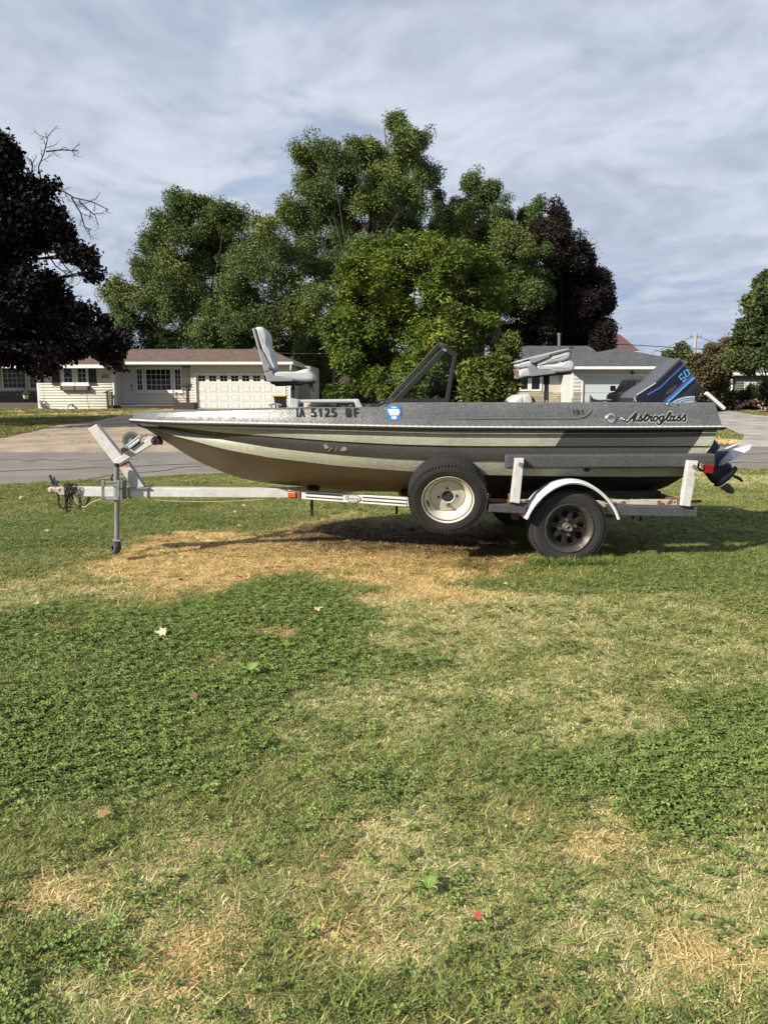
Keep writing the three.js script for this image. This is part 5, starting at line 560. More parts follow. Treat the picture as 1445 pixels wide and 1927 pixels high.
function both(name, fn, nx, ny, mat, label) { const n = grid(nx, ny, fn), f = grid(nx, ny, (s, t) => mir(fn(s, t))); const i = f.index.array; for (let k = 0; k < i.length; k += 3) { const q = i[k]; i[k] = i[k + 1]; i[k + 1] = q; } f.computeVertexNormals(); const m = mesh(name, smooth(merge([n, f]), 0.6), mat, BT); if (label) m.userData.label = label; return m; }
const step = (x, x0) => 0.016 * sstep(x, x0, x0 + 0.7);
function band(name, P, Q, [pa, pb], [qa, qb], mat, dzP, x0, label) { return both(name, (s, t) => { const a = P.p(lerp(pa, pb, s), dzP ? step(lerp(pa, pb, s), x0) : 0, dzP ? -0.004 : 0), b = Q.p(lerp(qa, qb, s)); const bul = Math.sin(Math.PI * t) * 0.006; return [lerp(a[0], b[0], t), lerp(a[1], b[1], t), lerp(a[2], b[2], t) + bul * Math.min(1, a[2] * 4), lerp(a[0], b[0], t) * uvs, lerp(a[1], b[1], t) * uvs]; }, 70, 5, mat, label); }
const d1U = kx(1063, 810, .84), d1A = kx(1044, 839, .85), d2U = kx(1326, 810, .84), d2A = kx(1304, 839, .85), d2B = kx(1284, 863, .83);
band('topside_panel', Ul, Al, [Ul.x0, d1U], [Al.x0, d1A], sageM, 0, 0, 'sage green upper band'); band('topside_panel', Ul, Al, [d1U, d2U], [d1A, d2A], charM, 0, 0, 'charcoal upper band near the stern'); band('topside_panel', Ul, Al, [d2U, Ul.x1], [d2A, Al.x1], sageM, 0, 0, 'sage green stern corner');
band('hull_stripe', Al, Bl, [Al.x0, d2A], [Bl.x0, d2B], charM, 1, xA0, 'charcoal stripe'); band('hull_stripe', Al, Bl, [d2A, Al.x1], [d2B, Bl.x1], sageM, 1, xA0, 'sage green end of the stripe');
band('lower_panel', Bl, Cl, [Bl.x0, Bl.x1], [Cl.x0, Cl.x1], sageM, 1, xA0, 'sage green lower band');
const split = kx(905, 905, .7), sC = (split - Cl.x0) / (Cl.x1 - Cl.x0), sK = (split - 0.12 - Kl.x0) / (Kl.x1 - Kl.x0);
for (const [k0, k1, c0, c1, bm, lab] of [[0, sK, 0, sC, bottomM, 'olive brown underside'], [sK, 1, sC, 1, std([0.022, 0.021, 0.020], 0.6), 'rear underside coloured near black for the shade between the bunks']]) both('bottom', (q, t) => { const s = lerp(c0, c1, q), a = Cl.p(lerp(Cl.x0, Cl.x1, s), 0.03 * sstep(s, 0, 0.3), -0.006), b = Kl.p(lerp(Kl.x0, Kl.x1, lerp(k0, k1, q))); const u = t; return [lerp(a[0], b[0], u), lerp(a[1], b[1], Math.pow(u, 1.15)) - Math.sin(Math.PI * u) * 0.022 * (a[2] / 0.78), lerp(a[2], b[2], u), lerp(a[0], b[0], t) * uvs, t * 0.8]; }, 60, 12, bm, lab);  // rear part gets a near-black colour standing in for shade between the bunks
{ const led = []; for (const [P, x0, w] of [[Al, xA0, 0], [Bl, xA0, 0], [Cl, xC0, 0.015]]) led.push((s, t) => { const x = lerp(P.x0, P.x1, s), p = P.p(x, t * (step(x, x0) + w * sstep(s, 0, .3)), -0.0045 * t); return [...p, p[0] * uvs, t]; }); led.forEach((f) => both('lap_edge', f, 70, 1, charM)); }
// transom
{ const pr = [Ul.p(Ul.x1), Al.p(Al.x1), Bl.p(Bl.x1), Cl.p(Cl.x1), Kl.p(Kl.x1)], v = []; for (let i = 0; i < pr.length - 1; i++) { const a = pr[i], b = pr[i + 1], c = mir(a), d = mir(b); for (const q of [a, b, d, a, d, c]) v.push(q[0], q[1], q[2]); } const g = new THREE.BufferGeometry(); g.setAttribute('position', new THREE.Float32BufferAttribute(v, 3)); g.computeVertexNormals(); mesh('transom', boxUV(g, uvs), sageM, BT); }
// deck cap
const Tl = line([[253.5, 776.5], [262, 775], [296, 774], [424, 769.5], [507, 767.5], [557, 766.3], [680, 766], [724, 765.5], [729, 763], [733, 758.5], [745, 757.3], [870, 757], [1045, 757], [1342, 757.3]], (x) => Math.max(0, wR(x) - 0.075));
const El = line([[250, 786], [296, 785], [424, 784], [630, 785.5], [720, 787], [870, 788.5], [1045, 788.5], [1354, 788]], (x) => Math.max(0, wR(x) - 0.034));
const Sl = line([[252, 779.5], [296, 777], [424, 773], [507, 771], [680, 769.8], [724, 769.4], [735, 765], [870, 763.5], [1045, 763.5], [1346, 764]], (x) => Math.max(0, wR(x) - 0.052));
const rows = [[Rl, 0], [El, 0], [El, 0.004], [Sl, 0], [Tl, 0]], rowP = (s, k) => { const [P, dz] = rows[k]; return P.p(lerp(P.x0, P.x1, s), dz); };
both('deck_cap', (s, t) => { const k = t * 4, a = rowP(s, Math.min(4, Math.floor(k))), b = rowP(s, Math.min(4, Math.floor(k) + 1)), f = k - Math.floor(k); const q = [0, 1, 2].map((i) => lerp(a[i], b[i], f)); return [...q, q[0] * uvs, q[1] * uvs]; }, 120, 8, capM, 'metal flake grey deck moulding');
const xw = kx(733, 758, .8), xcut = kx(862, 757, .8), xrear = kx(1190, 757, .8);
both('deck', (s, t) => { const x = lerp(Tl.x0, xcut, s), a = Tl.p(x); const z = a[2] * (1 - t), y = a[1] - ROLL * (a[2] - z) + 0.0 ; return [a[0], y, z, a[0] * uvs, z * uvs]; }, 60, 6, capM);
both('gunwale', (s, t) => { const x = lerp(xcut, xrear, s), a = Tl.p(x), z = a[2] - 0.14 * t; return [a[0], a[1] - ROLL * 0.14 * t - (t > 0.99 ? 0 : 0), z, a[0] * uvs, z * uvs]; }, 30, 2, capM); both('cockpit_liner', (s, t) => { const x = lerp(xcut, xrear, s), a = Tl.p(x), z = a[2] - 0.14; const u = Math.min(1, t * 2), v = Math.max(0, t * 2 - 1); return [a[0], a[1] - ROLL * 0.14 - 0.5 * u, z * (1 - v), a[0], t]; }, 30, 4, carpet);
both('rear_deck', (s, t) => { const x = lerp(xrear, Tl.x1, s), a = Tl.p(x), z = a[2] * (1 - t); return [a[0], a[1] - ROLL * (a[2] - z), z, a[0] * uvs, z * uvs]; }, 12, 4, capM);
{ const v = []; for (let k = 0; k < 4; k++) { const a = rowP(1, k), b = rowP(1, k + 1), c = mir(a), d = mir(b); for (const q of [a, b, d, a, d, c]) v.push(q[0], q[1], q[2]); } const g = new THREE.BufferGeometry(); g.setAttribute('position', new THREE.Float32BufferAttribute(v, 3)); g.computeVertexNormals(); mesh('stern_cap', boxUV(g, uvs), capM, BT); const q = []; for (const xx of [xcut, xrear]) { const a = Tl.p(xx, 0.14), c = mir(a); q.push(a[0], a[1], a[2], a[0], a[1] - 0.5, a[2], c[0], c[1] - 0.5, c[2], a[0], a[1], a[2], c[0], c[1] - 0.5, c[2], c[0], c[1], c[2]); } const h = new THREE.BufferGeometry(); h.setAttribute('position', new THREE.Float32BufferAttribute(q, 3)); h.computeVertexNormals(); mesh('bulkhead', boxUV(h), carpet, BT); }
// rub rail: white rope-like insert over a black lip
{ const N = 110, path = (dz, dy, sg) => { const a = []; for (let i = 0; i <= N; i++) { const p = Rl.p(lerp(Rl.x0, Rl.x1, Math.pow(i / N, 1.3)), -dz, dy); a.push(sg > 0 ? p : mir(p)); } return a; }; const join = (dz, dy) => [...path(dz, dy, -1).reverse(), ...path(dz, dy, 1)].map((p) => new V3(p[0], p[1], p[2]));
  mesh('rub_rail', tube(join(0.016, -0.006), 0.013, 8, 420), trimBlack, BT); const ins = new THREE.TubeGeometry(new THREE.CatmullRomCurve3(join(0.022, 0.006)), 1200, 0.0072, 6); { const p = ins.attributes.position, n = ins.attributes.normal; for (let i = 0; i < p.count; i++) { const k = 0.0014 * Math.sin(Math.floor(i / 7) * 1.1); p.setXYZ(i, p.getX(i) + n.getX(i) * k, p.getY(i) + n.getY(i) * k, p.getZ(i) + n.getZ(i) * k); } } mesh('rail_insert', ins, std([0.62, 0.62, 0.60], 0.6), BT);
  const e = Rl.p(Rl.x1), e2 = mir(e); mesh('stern_rail', tube([[e[0], e[1] - 0.004, e[2] + 0.014], [e[0] + 0.016, e[1] - 0.004, e[2]], [e2[0] + 0.016, e2[1] - 0.004, e2[2]]], 0.016, 8, 30), trimBlack, BT); }
// lettering and marks follow the moulded side of the cap
const capZ = (x, y) => { const a = El.p(x), b = Sl.p(x), r = Rl.p(x); return y > a[1] ? lerp(a[2], b[2], clamp((y - a[1]) / (b[1] - a[1]), 0, 1.2)) : lerp(r[2], a[2], (y - r[1]) / (a[1] - r[1])); };
function hug(g, off = 0.003) { g.computeBoundingBox(); const z0 = g.boundingBox.min.z, p = g.attributes.position; for (let i = 0; i < p.count; i++) p.setZ(i, capZ(p.getX(i), p.getY(i)) + off + (p.getZ(i) - z0)); g.computeVertexNormals(); return g; }
const cp = (px, py) => { let z = 0.84, p; for (let k = 0; k < 6; k++) { p = loc(px, py, z); z = capZ(p.x, p.y); } return [p.x, p.y]; };
const cbox = (g, x0, x1, y0, y1) => { const a = cp(x0, y1), b = cp(x1, y0); return hug(fit(g, a[0], b[0], a[1], b[1], 0)); };
const ink = std([0.006, 0.006, 0.007], 0.85);
for (const [ch, a, b] of [['I', 557.3, 561.2], ['A', 562.5, 573.5], ['5', 585, 595.2], ['1', 598.5, 605], ['2', 610.5, 620.5], ['5', 623, 633.5], ['B', 650.5, 661.5], ['F', 665.5, 675]]) { const g = text(ch, 0.1, 0.001); mesh('registration_letter', cbox(merge([-0.0045, 0, 0.0045].map((dx, i) => g.clone().translate(dx, 0, i * 0.0004))), a, b, 767.8, 784.3), ink, BT); }
{ const cv = document.createElement('canvas'); cv.width = cv.height = 256; const c = cv.getContext('2d'); c.fillStyle = '#1c74bd'; c.fillRect(0, 0, 256, 256); c.fillStyle = '#eef2f4'; c.font = 'bold 40px sans-serif'; c.textAlign = 'center'; c.fillText('IOWA', 128, 40); c.beginPath(); for (const [x, y] of [[18, 58], [214, 56], [222, 76], [240, 104], [222, 130], [214, 160], [196, 172], [56, 172], [44, 140], [28, 110], [20, 80]]) c.lineTo(x, y); c.fill(); c.fillStyle = '#23414f'; c.font = 'bold 54px sans-serif'; c.fillText('13', 128, 134); c.font = 'bold 24px sans-serif'; c.fillText('EXPIRES', 122, 86, 110); c.fillText('APRIL 30TH', 126, 164, 120); c.fillStyle = '#e8ecee'; c.fillRect(84, 190, 90, 52); c.fillStyle = '#1c74bd'; c.font = 'bold 26px sans-serif'; c.fillText('888', 128, 214, 70); c.fillText('838', 128, 238, 70); const t = new THREE.CanvasTexture(cv); t.colorSpace = THREE.SRGBColorSpace;
  const a = cp(728.3, 790), b = cp(754, 764), g = grid(6, 8, (s, q) => [lerp(a[0], b[0], s), lerp(a[1], b[1], q), 0]); mesh('registration_sticker', hug(g, 0.0035), std([1, 1, 1], 0.4, { map: t }), BT).userData.label = 'blue registration sticker with a white map shape'; }
{ const xs = [[1076.5, 1080, '1'], [1083, 1090, '5'], [1093, 1096.5, '1']]; for (const [a, b, ch] of xs) mesh('model_number', cbox(text(ch, 0.1, 0.001), a, b, 771, 780), std([0.025, 0.025, 0.026], 0.5), BT); }
{ const zp = (list) => list.map(([x, y, w]) => { const p = cp(1170 + x / 9.03, 660 + y / 9.03); return [p[0], p[1], w]; }), str = [
  [[68, 1213], [95, 1205], [130, 1175], [185, 1110], [246, 1050]], [[246, 1050, 1.2], [225, 1110, 1.5], [200, 1170, 1.5], [185, 1208, 1.2]], [[118, 1158], [160, 1142], [222, 1136]],
  [[228, 1198], [262, 1176], [300, 1128], [322, 1092]], [[318, 1096], [312, 1120], [326, 1146], [322, 1178], [296, 1196], [266, 1186]], [[318, 1190], [352, 1168], [380, 1132], [428, 1062]], [[424, 1068], [388, 1138], [372, 1178], [388, 1196], [420, 1176]], [[374, 1108], [410, 1104], [456, 1092]],
  [[418, 1178], [446, 1146], [468, 1108]], [[464, 1112], [490, 1122], [512, 1112]], [[508, 1114], [484, 1160], [486, 1192], [512, 1184], [536, 1160]], [[582, 1112], [552, 1118], [530, 1154], [530, 1186], [556, 1194], [586, 1168], [600, 1132], [586, 1112]], [[590, 1140], [622, 1140], [640, 1128]],
  [[704, 1118], [672, 1108], [640, 1132], [628, 1172], [648, 1190], [682, 1164], [706, 1118]], [[708, 1112], [688, 1176], [662, 1228], [628, 1252], [596, 1242], [586, 1224]], [[640, 1232], [700, 1190], [742, 1152]], [[736, 1158], [786, 1108], [822, 1066], [816, 1048], [792, 1066], [766, 1126], [756, 1176], [772, 1196], [804, 1172]], [[878, 1118], [846, 1112], [818, 1144], [812, 1182], [836, 1190], [866, 1158], [882, 1118]], [[884, 1114], [870, 1162], [876, 1192], [902, 1178]],
  [[892, 1190], [926, 1164], [960, 1114], [978, 1086]], [[972, 1092], [966, 1120], [984, 1146], [980, 1176], [956, 1194], [926, 1184]], [[972, 1186], [1012, 1156], [1046, 1108], [1070, 1078]], [[1064, 1086], [1058, 1116], [1074, 1142], [1068, 1174], [1044, 1194], [1014, 1186]]];
  const mk = (w) => merge(str.map((l) => { const q = new THREE.CatmullRomCurve3(l.map((p) => new V3(p[0], p[1], (p[2] ?? 1)))).getPoints(l.length * 4); const pts = zp(q.map((p) => [p.x, p.y, p.z])); return ribbon(pts, w); })); mesh('script_outline', hug(mk(0.0245), 0.003), std([0.52, 0.52, 0.50], 0.5), BT); mesh('script_lettering', hug(mk(0.0150), 0.0044), ink, BT).userData.label = 'black script lettering with a pale outline'; }
{ const pts = [[724, 787], [870, 788.3], [1000, 788.3], [1080, 788], [1093, 786.5], [1102, 782.5], [1108, 777], [1113, 771.5]].map(([a, b]) => { const p = cp(a, b); return [p[0], p[1], capZ(p[0], p[1]) + 0.0]; }); const far = []; mesh('styling_ridge', tube(pts, 0.0065, 8, 120), capM, BT); }
{ const disc = (px, py, r, zoff, name, m) => { const p = cp(px, py), g = new THREE.LatheGeometry([[0, 0.014], [r * 0.5, 0.013], [r * 0.56, 0.018], [r * 0.75, 0.019], [r * 0.82, 0.012], [r, 0.008], [r * 1.02, 0]].map(([a, b]) => new THREE.Vector2(a, b)), 30); g.rotateX(Math.PI / 2); g.translate(p[0], p[1], capZ(p[0], p[1]) + zoff); mesh(name, g, m, BT); }; disc(1148, 788, 0.044, 0, 'fuel_cap', chrome); disc(1170, 788, 0.015, 0, 'fuel_vent', chrome); disc(1253.5, 759.8, 0.008, 0, 'rail_bolt', chrome); disc(1272, 759.6, 0.008, 0, 'rail_bolt', chrome);
  const sp = (list, z) => { const g = extr(lp(list, z), z, 0.001); mesh('sticker_residue', g, std([0.26, 0.25, 0.22], 0.7), BT); }; const zz = (px, py) => { const p = loc(px, py, .83), a = Al.p(p.x), b = Bl.p(p.x); return lerp(a[2] - step(p.x, xA0), b[2], clamp((a[1] - py * 0 - p.y) / (a[1] - b[1]), 0, 1)) + 0.008; }; sp([[609, 838], [614, 834], [617, 836], [619, 843], [612, 845]], zz(613, 840)); sp([[640, 848], [644, 842], [657, 837.5], [650, 849]], zz(648, 843)); sp([[617, 848], [629, 839.5], [629.6, 840.2], [618, 849]], zz(623, 844)); sp([[634, 838], [635.2, 838], [632, 849], [631, 849]], zz(633, 844));
  const dp = loc(1103, 883.5, .8), dg = new THREE.CylinderGeometry(0.02, 0.02, 0.012, 20); dg.rotateX(Math.PI / 2); dg.scale(1.2, .8, 1); dg.translate(dp.x, dp.y, Cl.p(dp.x)[2] + 0.03); mesh('drain_plug', dg, trimBlack, BT);
  const be = loc(304, 830, 0); mesh('bow_eye', tube([[be.x + .02, be.y + .02, 0], [be.x - .02, be.y + .01, 0], [be.x - .025, be.y - .02, 0], [be.x + .01, be.y - .03, 0]], 0.007, 6, 20), chrome, BT); }
// bow fittings: trolling-motor tube, plate, cleat, foot pedal
{ const al = std([0.68, 0.69, 0.70], 0.3, { metalness: 0.5 }), tm = sub('trolling_motor', BT, 'bare aluminium trolling motor shaft lying along the foredeck'); mesh('shaft', rod(loc(556, 755.5, .2), loc(674, 754.5, .2), 0.0165, 0.0165, 14), al, tm); mesh('mount', merge([ex([[544, 750.5], [552, 749.5], [562, 752], [560, 768], [548, 769], [549, 757]], 0.26, 0.12, 0.006), ex([[546, 766], [572, 766], [572, 770], [546, 770]], 0.28, 0.16, 0.004)]), al, tm); mesh('foot', ex([[667, 752], [675, 752], [683, 767], [677, 769], [671, 769], [668, 760]], 0.24, 0.09, 0.006), al, tm);
  mesh('warning_plate', ex([[572, 758], [584, 758], [584, 770], [572, 770]], 0.3, 0.06, 0.003), std([0.62, 0.62, 0.58], 0.5), tm); mesh('warning_label', ex([[576, 759.5], [581.5, 759.5], [581.5, 766], [576, 766]], 0.303, 0.002), std([0.60, 0.38, 0.05], 0.5), tm);
  const cl = sub('cleat', BT, 'chrome cleat on the foredeck'); mesh('horns', tube([loc(506, 763, .35), loc(513, 760.5, .35), loc(522, 760.5, .35), loc(530, 762.5, .35)], 0.008, 8, 24), chrome, cl); mesh('base', merge([rod(loc(512, 761, .35), loc(511, 769, .35), 0.008), rod(loc(522, 761, .35), loc(523, 769, .35), 0.008)]), chrome, cl);
  const fp = sub('foot_pedal', BT, 'black foot pedal and its cable'); mesh('pedal', ex([[697, 760], [714, 762.5], [716, 768], [696, 768]], 0.3, 0.12, 0.004), trimBlack, fp); mesh('cable', tube([loc(710, 764, .3), loc(722, 759, .25), loc(729, 752, .2), loc(738, 749, .2)], 0.007, 6, 24), trimBlack, fp); const c2 = sub('cleat', BT, 'chrome cleat on the far gunwale'); mesh('horns', ex([[1111, 743], [1117, 750], [1128, 752], [1150, 751], [1150, 754], [1135, 757], [1110, 757]], -0.74, 0.04, 0.006), chrome, c2); }
// windscreen
{ const ws = sub('windscreen', BT, 'raked smoke windscreen in black frames'), fr = std([0.028, 0.028, 0.029], 0.45, { metalness: 0.3 }), gl = phys([0.74, 0.80, 0.77], 0.02, { transmission: 1, thickness: 0, ior: 1.35, specularIntensity: 0.5 }), shp2 = (l, zz) => { const g = new THREE.ShapeGeometry(shapeOf(lp(l, z))); g.translate(0, 0, zz); return g; }, z = 0.70; const o = lp([[735, 758], [741, 751], [834, 653], [837, 651.5], [858.5, 663], [860, 666], [844.5, 758]], z), h = lp([[756, 750], [838.5, 664], [852.5, 670.5], [838.2, 750]], z);
  mesh('side_frame', extr(o, z, 0.035, 0.004, 2, [h.slice().reverse()]), fr, ws); mesh('side_pane', shp2([[752, 752], [838, 662], [854, 669.5], [839.5, 752]], z - 0.016), gl, ws); 
  const A0 = loc(727, 758, .12), A1 = loc(826, 647.5, .12), B0 = loc(742, 754, .69), B1 = loc(836, 655, .69); mesh('post', bar(A0, A1, 0.035, 0.03), fr, ws); const lf = (a, b, t) => a.clone().lerp(b, t); const quad = (a, b, c, d) => { const n = b.clone().sub(a).cross(c.clone().sub(a)).normalize().multiplyScalar(0.0025); return new ConvexGeometry([a, b, c, d].flatMap((p) => [p.clone().add(n), p.clone().sub(n)])); };
  const mq = (p) => new V3(p.x, p.y - 2 * ROLL * p.z, -p.z); mesh('front_pane', quad(lf(A0, A1, .04), lf(A0, A1, .97), lf(B0, B1, .97), lf(B0, B1, .04)), gl, ws); mesh('front_pane', quad(mq(lf(A0, A1, .04)), mq(lf(A0, A1, .97)), mq(lf(B0, B1, .97)), mq(lf(B0, B1, .04))), gl, ws); mesh('header', bar(A1, B1.clone().add(new V3(0, .01, 0)), 0.03, 0.03), fr, ws); mesh('sill', merge([bar(A0, B0, 0.05, 0.03)]), fr, ws); mesh('latch', ex([[833, 655], [840, 658], [840, 662], [834, 660]], z + 0.012, 0.02, 0.002), chrome, ws);
  mesh('dash', ex([[742, 757], [790, 757.5], [850, 768], [850, 800], [742, 800]], 0.55, 1.0, 0.02), trimBlack, ws); }
// seats
const vinyl = std([1, 1, 1], 0.48, { map: dtex(512, 512, (i, j, w, h) => { const a = pf(i, j, w, h, 5, 5, 141), b = pf(i, j, w, h, 50, 2, 142), k = 0.52 + (a - 0.5) * 0.14 + (b - 0.5) * 0.05; return [k, k * 1.01, k * 1.02]; }) }), shellM = std([0.24, 0.25, 0.26], 0.5), shellDark = std([0.13, 0.135, 0.14], 0.5), rose = std([0.20, 0.12, 0.115], 0.6);
const cush = (list, z, d, b = 0.03) => smooth(boxUV(ex(list, z, d, b, 5, 4), 2), 1.0);
{ const s = sub('bow_seat', BT, 'upright grey and white pedestal seat on the foredeck'); mesh('back_cushion', cush([[480, 617.5], [488, 614.3], [495.5, 616], [501, 623], [504, 632], [504.5, 641], [504.5, 649], [509, 657], [512.4, 666], [515.2, 682], [516, 692], [513, 697.5], [503, 681], [490.5, 657]], 0.215, 0.43, 0.032), vinyl, s); mesh('seat_cushion', cush([[514, 702], [524, 699.5], [538, 699], [555, 699.2], [567, 696], [579.5, 694.3], [585.5, 699], [590.5, 705], [592.5, 712], [590.5, 716.5], [551, 716.5], [518, 709]], 0.22, 0.44, 0.032), vinyl, s);
  mesh('back_shell', ex([[475.5, 618.5], [479, 616.5], [490, 656], [496, 664], [509, 689], [511, 695.5], [502, 700], [497.5, 697]], 0.228, 0.456, 0.006), shellM, s); mesh('seat_shell', ex([[498, 698], [502, 701], [511.5, 696.5], [515.5, 706], [551, 713.5], [551, 717.5], [505, 718.2]], 0.228, 0.456, 0.006), shellM, s); mesh('back_edge', ex([[474.8, 618.8], [476.5, 617.5], [504, 716], [503, 718]], 0.22, 0.44, 0.004), vinyl, s); mesh('hinge_bolt', rod(loc(506.2, 692, .228), loc(506.2, 692, .24), 0.008), chrome, s);
  mesh('seat_base', merge([ex([[507, 718.3], [592, 716.8], [590, 721.5], [512, 723.5]], 0.19, 0.38, 0.004), ex([[513, 722], [535, 722], [533, 726.5], [519, 726.5]], 0.15, 0.3, 0.003), ex([[536, 722], [572, 721.5], [570, 725], [538, 726]], 0.12, 0.24, 0.003)]), trimBlack, s); mesh('lever', ex([[579, 722], [588, 721], [592, 736], [590, 739]], 0.16, 0.02, 0.004), trimBlack, s); mesh('pedestal', merge([rod(loc(551.5, 722, 0), loc(551.5, 736, 0), 0.012, 0.014, 14), rod(loc(551.5, 728, 0), loc(551.5, 734, 0), 0.017, 0.017, 14)]), trimBlack, s); mesh('pedestal_post', rod(loc(551.3, 734, 0), loc(551.3, 770, 0), 0.0165, 0.018, 16), rose, s); }
{ const s = sub('rear_seat', BT, 'pedestal seat folded flat and tilted, behind the windscreen'), q = (l) => l.map(([x, y]) => [955 + x / 10.32, 640 + y / 10.32]), z = 0.2; mesh('back_cushion', cush(q([[548, 470], [620, 415], [830, 305], [1000, 262], [1160, 208], [1218, 235], [1232, 300], [1190, 372], [1040, 428], [960, 436], [880, 450], [700, 482], [600, 492]]), z, 0.42, 0.024), vinyl, s); mesh('back_pad', cush(q([[186, 480], [230, 446], [380, 402], [470, 400], [500, 470], [400, 525], [260, 548], [208, 525]]), z, 0.16, 0.016), vinyl, s); mesh('seat_cushion', cush(q([[552, 505], [700, 480], [900, 462], [1010, 442], [1090, 398], [1190, 376], [1275, 415], [1312, 470], [1304, 560], [1290, 600], [1180, 625], [950, 640], [780, 600], [600, 580]]), z + .01, 0.44, 0.03), vinyl, s); mesh('seat_pad', cush(q([[208, 742], [212, 650], [250, 578], [380, 540], [450, 560], [470, 690], [330, 725]]), z, 0.16, 0.018), vinyl, s);
  mesh('back_shell', ex(q([[430, 372], [600, 325], [820, 262], [828, 306], [800, 330], [545, 438], [470, 475], [440, 440]]), z + 0.014, 0.45, 0.005), shellM, s); mesh('back_edge', ex(q([[165, 432], [300, 380], [600, 300], [1190, 160], [1206, 178], [820, 275], [300, 400], [190, 440]]), z + 0.006, 0.24, 0.004), std([0.42, 0.43, 0.44], 0.5), s); mesh('back_liner', ex(q([[820, 268], [1200, 182], [1210, 205], [1000, 258], [828, 306]]), z + 0.004, 0.42, 0.002), shellDark, s); mesh('seat_shell', ex(q([[378, 495], [530, 468], [556, 520], [580, 565], [900, 588], [936, 600], [930, 652], [470, 708], [436, 690]]), z + 0.014, 0.45, 0.006), shellM, s); mesh('hinge_bolt', rod(loc(1000.5, 682, z), loc(1000.5, 682, z + .03), 0.008), chrome, s); mesh('seat_board', ex(q([[135, 560], [180, 552], [245, 742], [200, 752]]), z, 0.08, 0.004), std([0.22, 0.17, 0.11], 0.7), s); mesh('piping', tube(q([[1196, 185], [1225, 240], [1222, 310], [1180, 375], [1040, 425]]).map(([a, b]) => loc(a, b, z + 0.004)), 0.004, 6, 30), trimBlack, s);
  mesh('seat_base', ex(q([[230, 748], [470, 712], [1250, 622], [1240, 655], [900, 690], [400, 738]]), 0.17, 0.36, 0.004), trimBlack, s); mesh('pedestal_sleeve', rod(loc(1027.7, 706, 0), loc(1027.7, 723, 0), 0.026, 0.026, 16), trimBlack, s); mesh('pedestal_post', rod(loc(1027.9, 722, 0), loc(1027.9, 736, 0), 0.019, 0.019, 16), rose, s); mesh('pedestal', rod(loc(1027.5, 735, 0), loc(1027.5, 800, 0), 0.021, 0.021, 16), std([0.30, 0.26, 0.22], 0.5), s);
  const w = sub('bench_seat', BT, 'white seat back just showing over the gunwale'); mesh('cushion', cush([[964, 762], [971, 751], [977, 746.5], [984, 744], [984, 800], [964, 800]], 0.1, 0.4, 0.02), vinyl, w); mesh('cushion', cush([[984.5, 745], [990, 742.3], [996, 742.5], [1001, 747], [1001, 800], [984.5, 800]], 0.1, 0.4, 0.02), vinyl, w); mesh('bracket', ex([[1001, 745], [1004, 748], [1009, 760], [1001, 760]], 0.05, 0.1, 0.003), rusty, w); }
mesh('stern_arm', bar(loc(1327.5, 739.5, -0.78), loc(1361.5, 769.5, -0.78), 0.05, 0.032, 0.004), std([0.74, 0.75, 0.76], 0.45), BT);
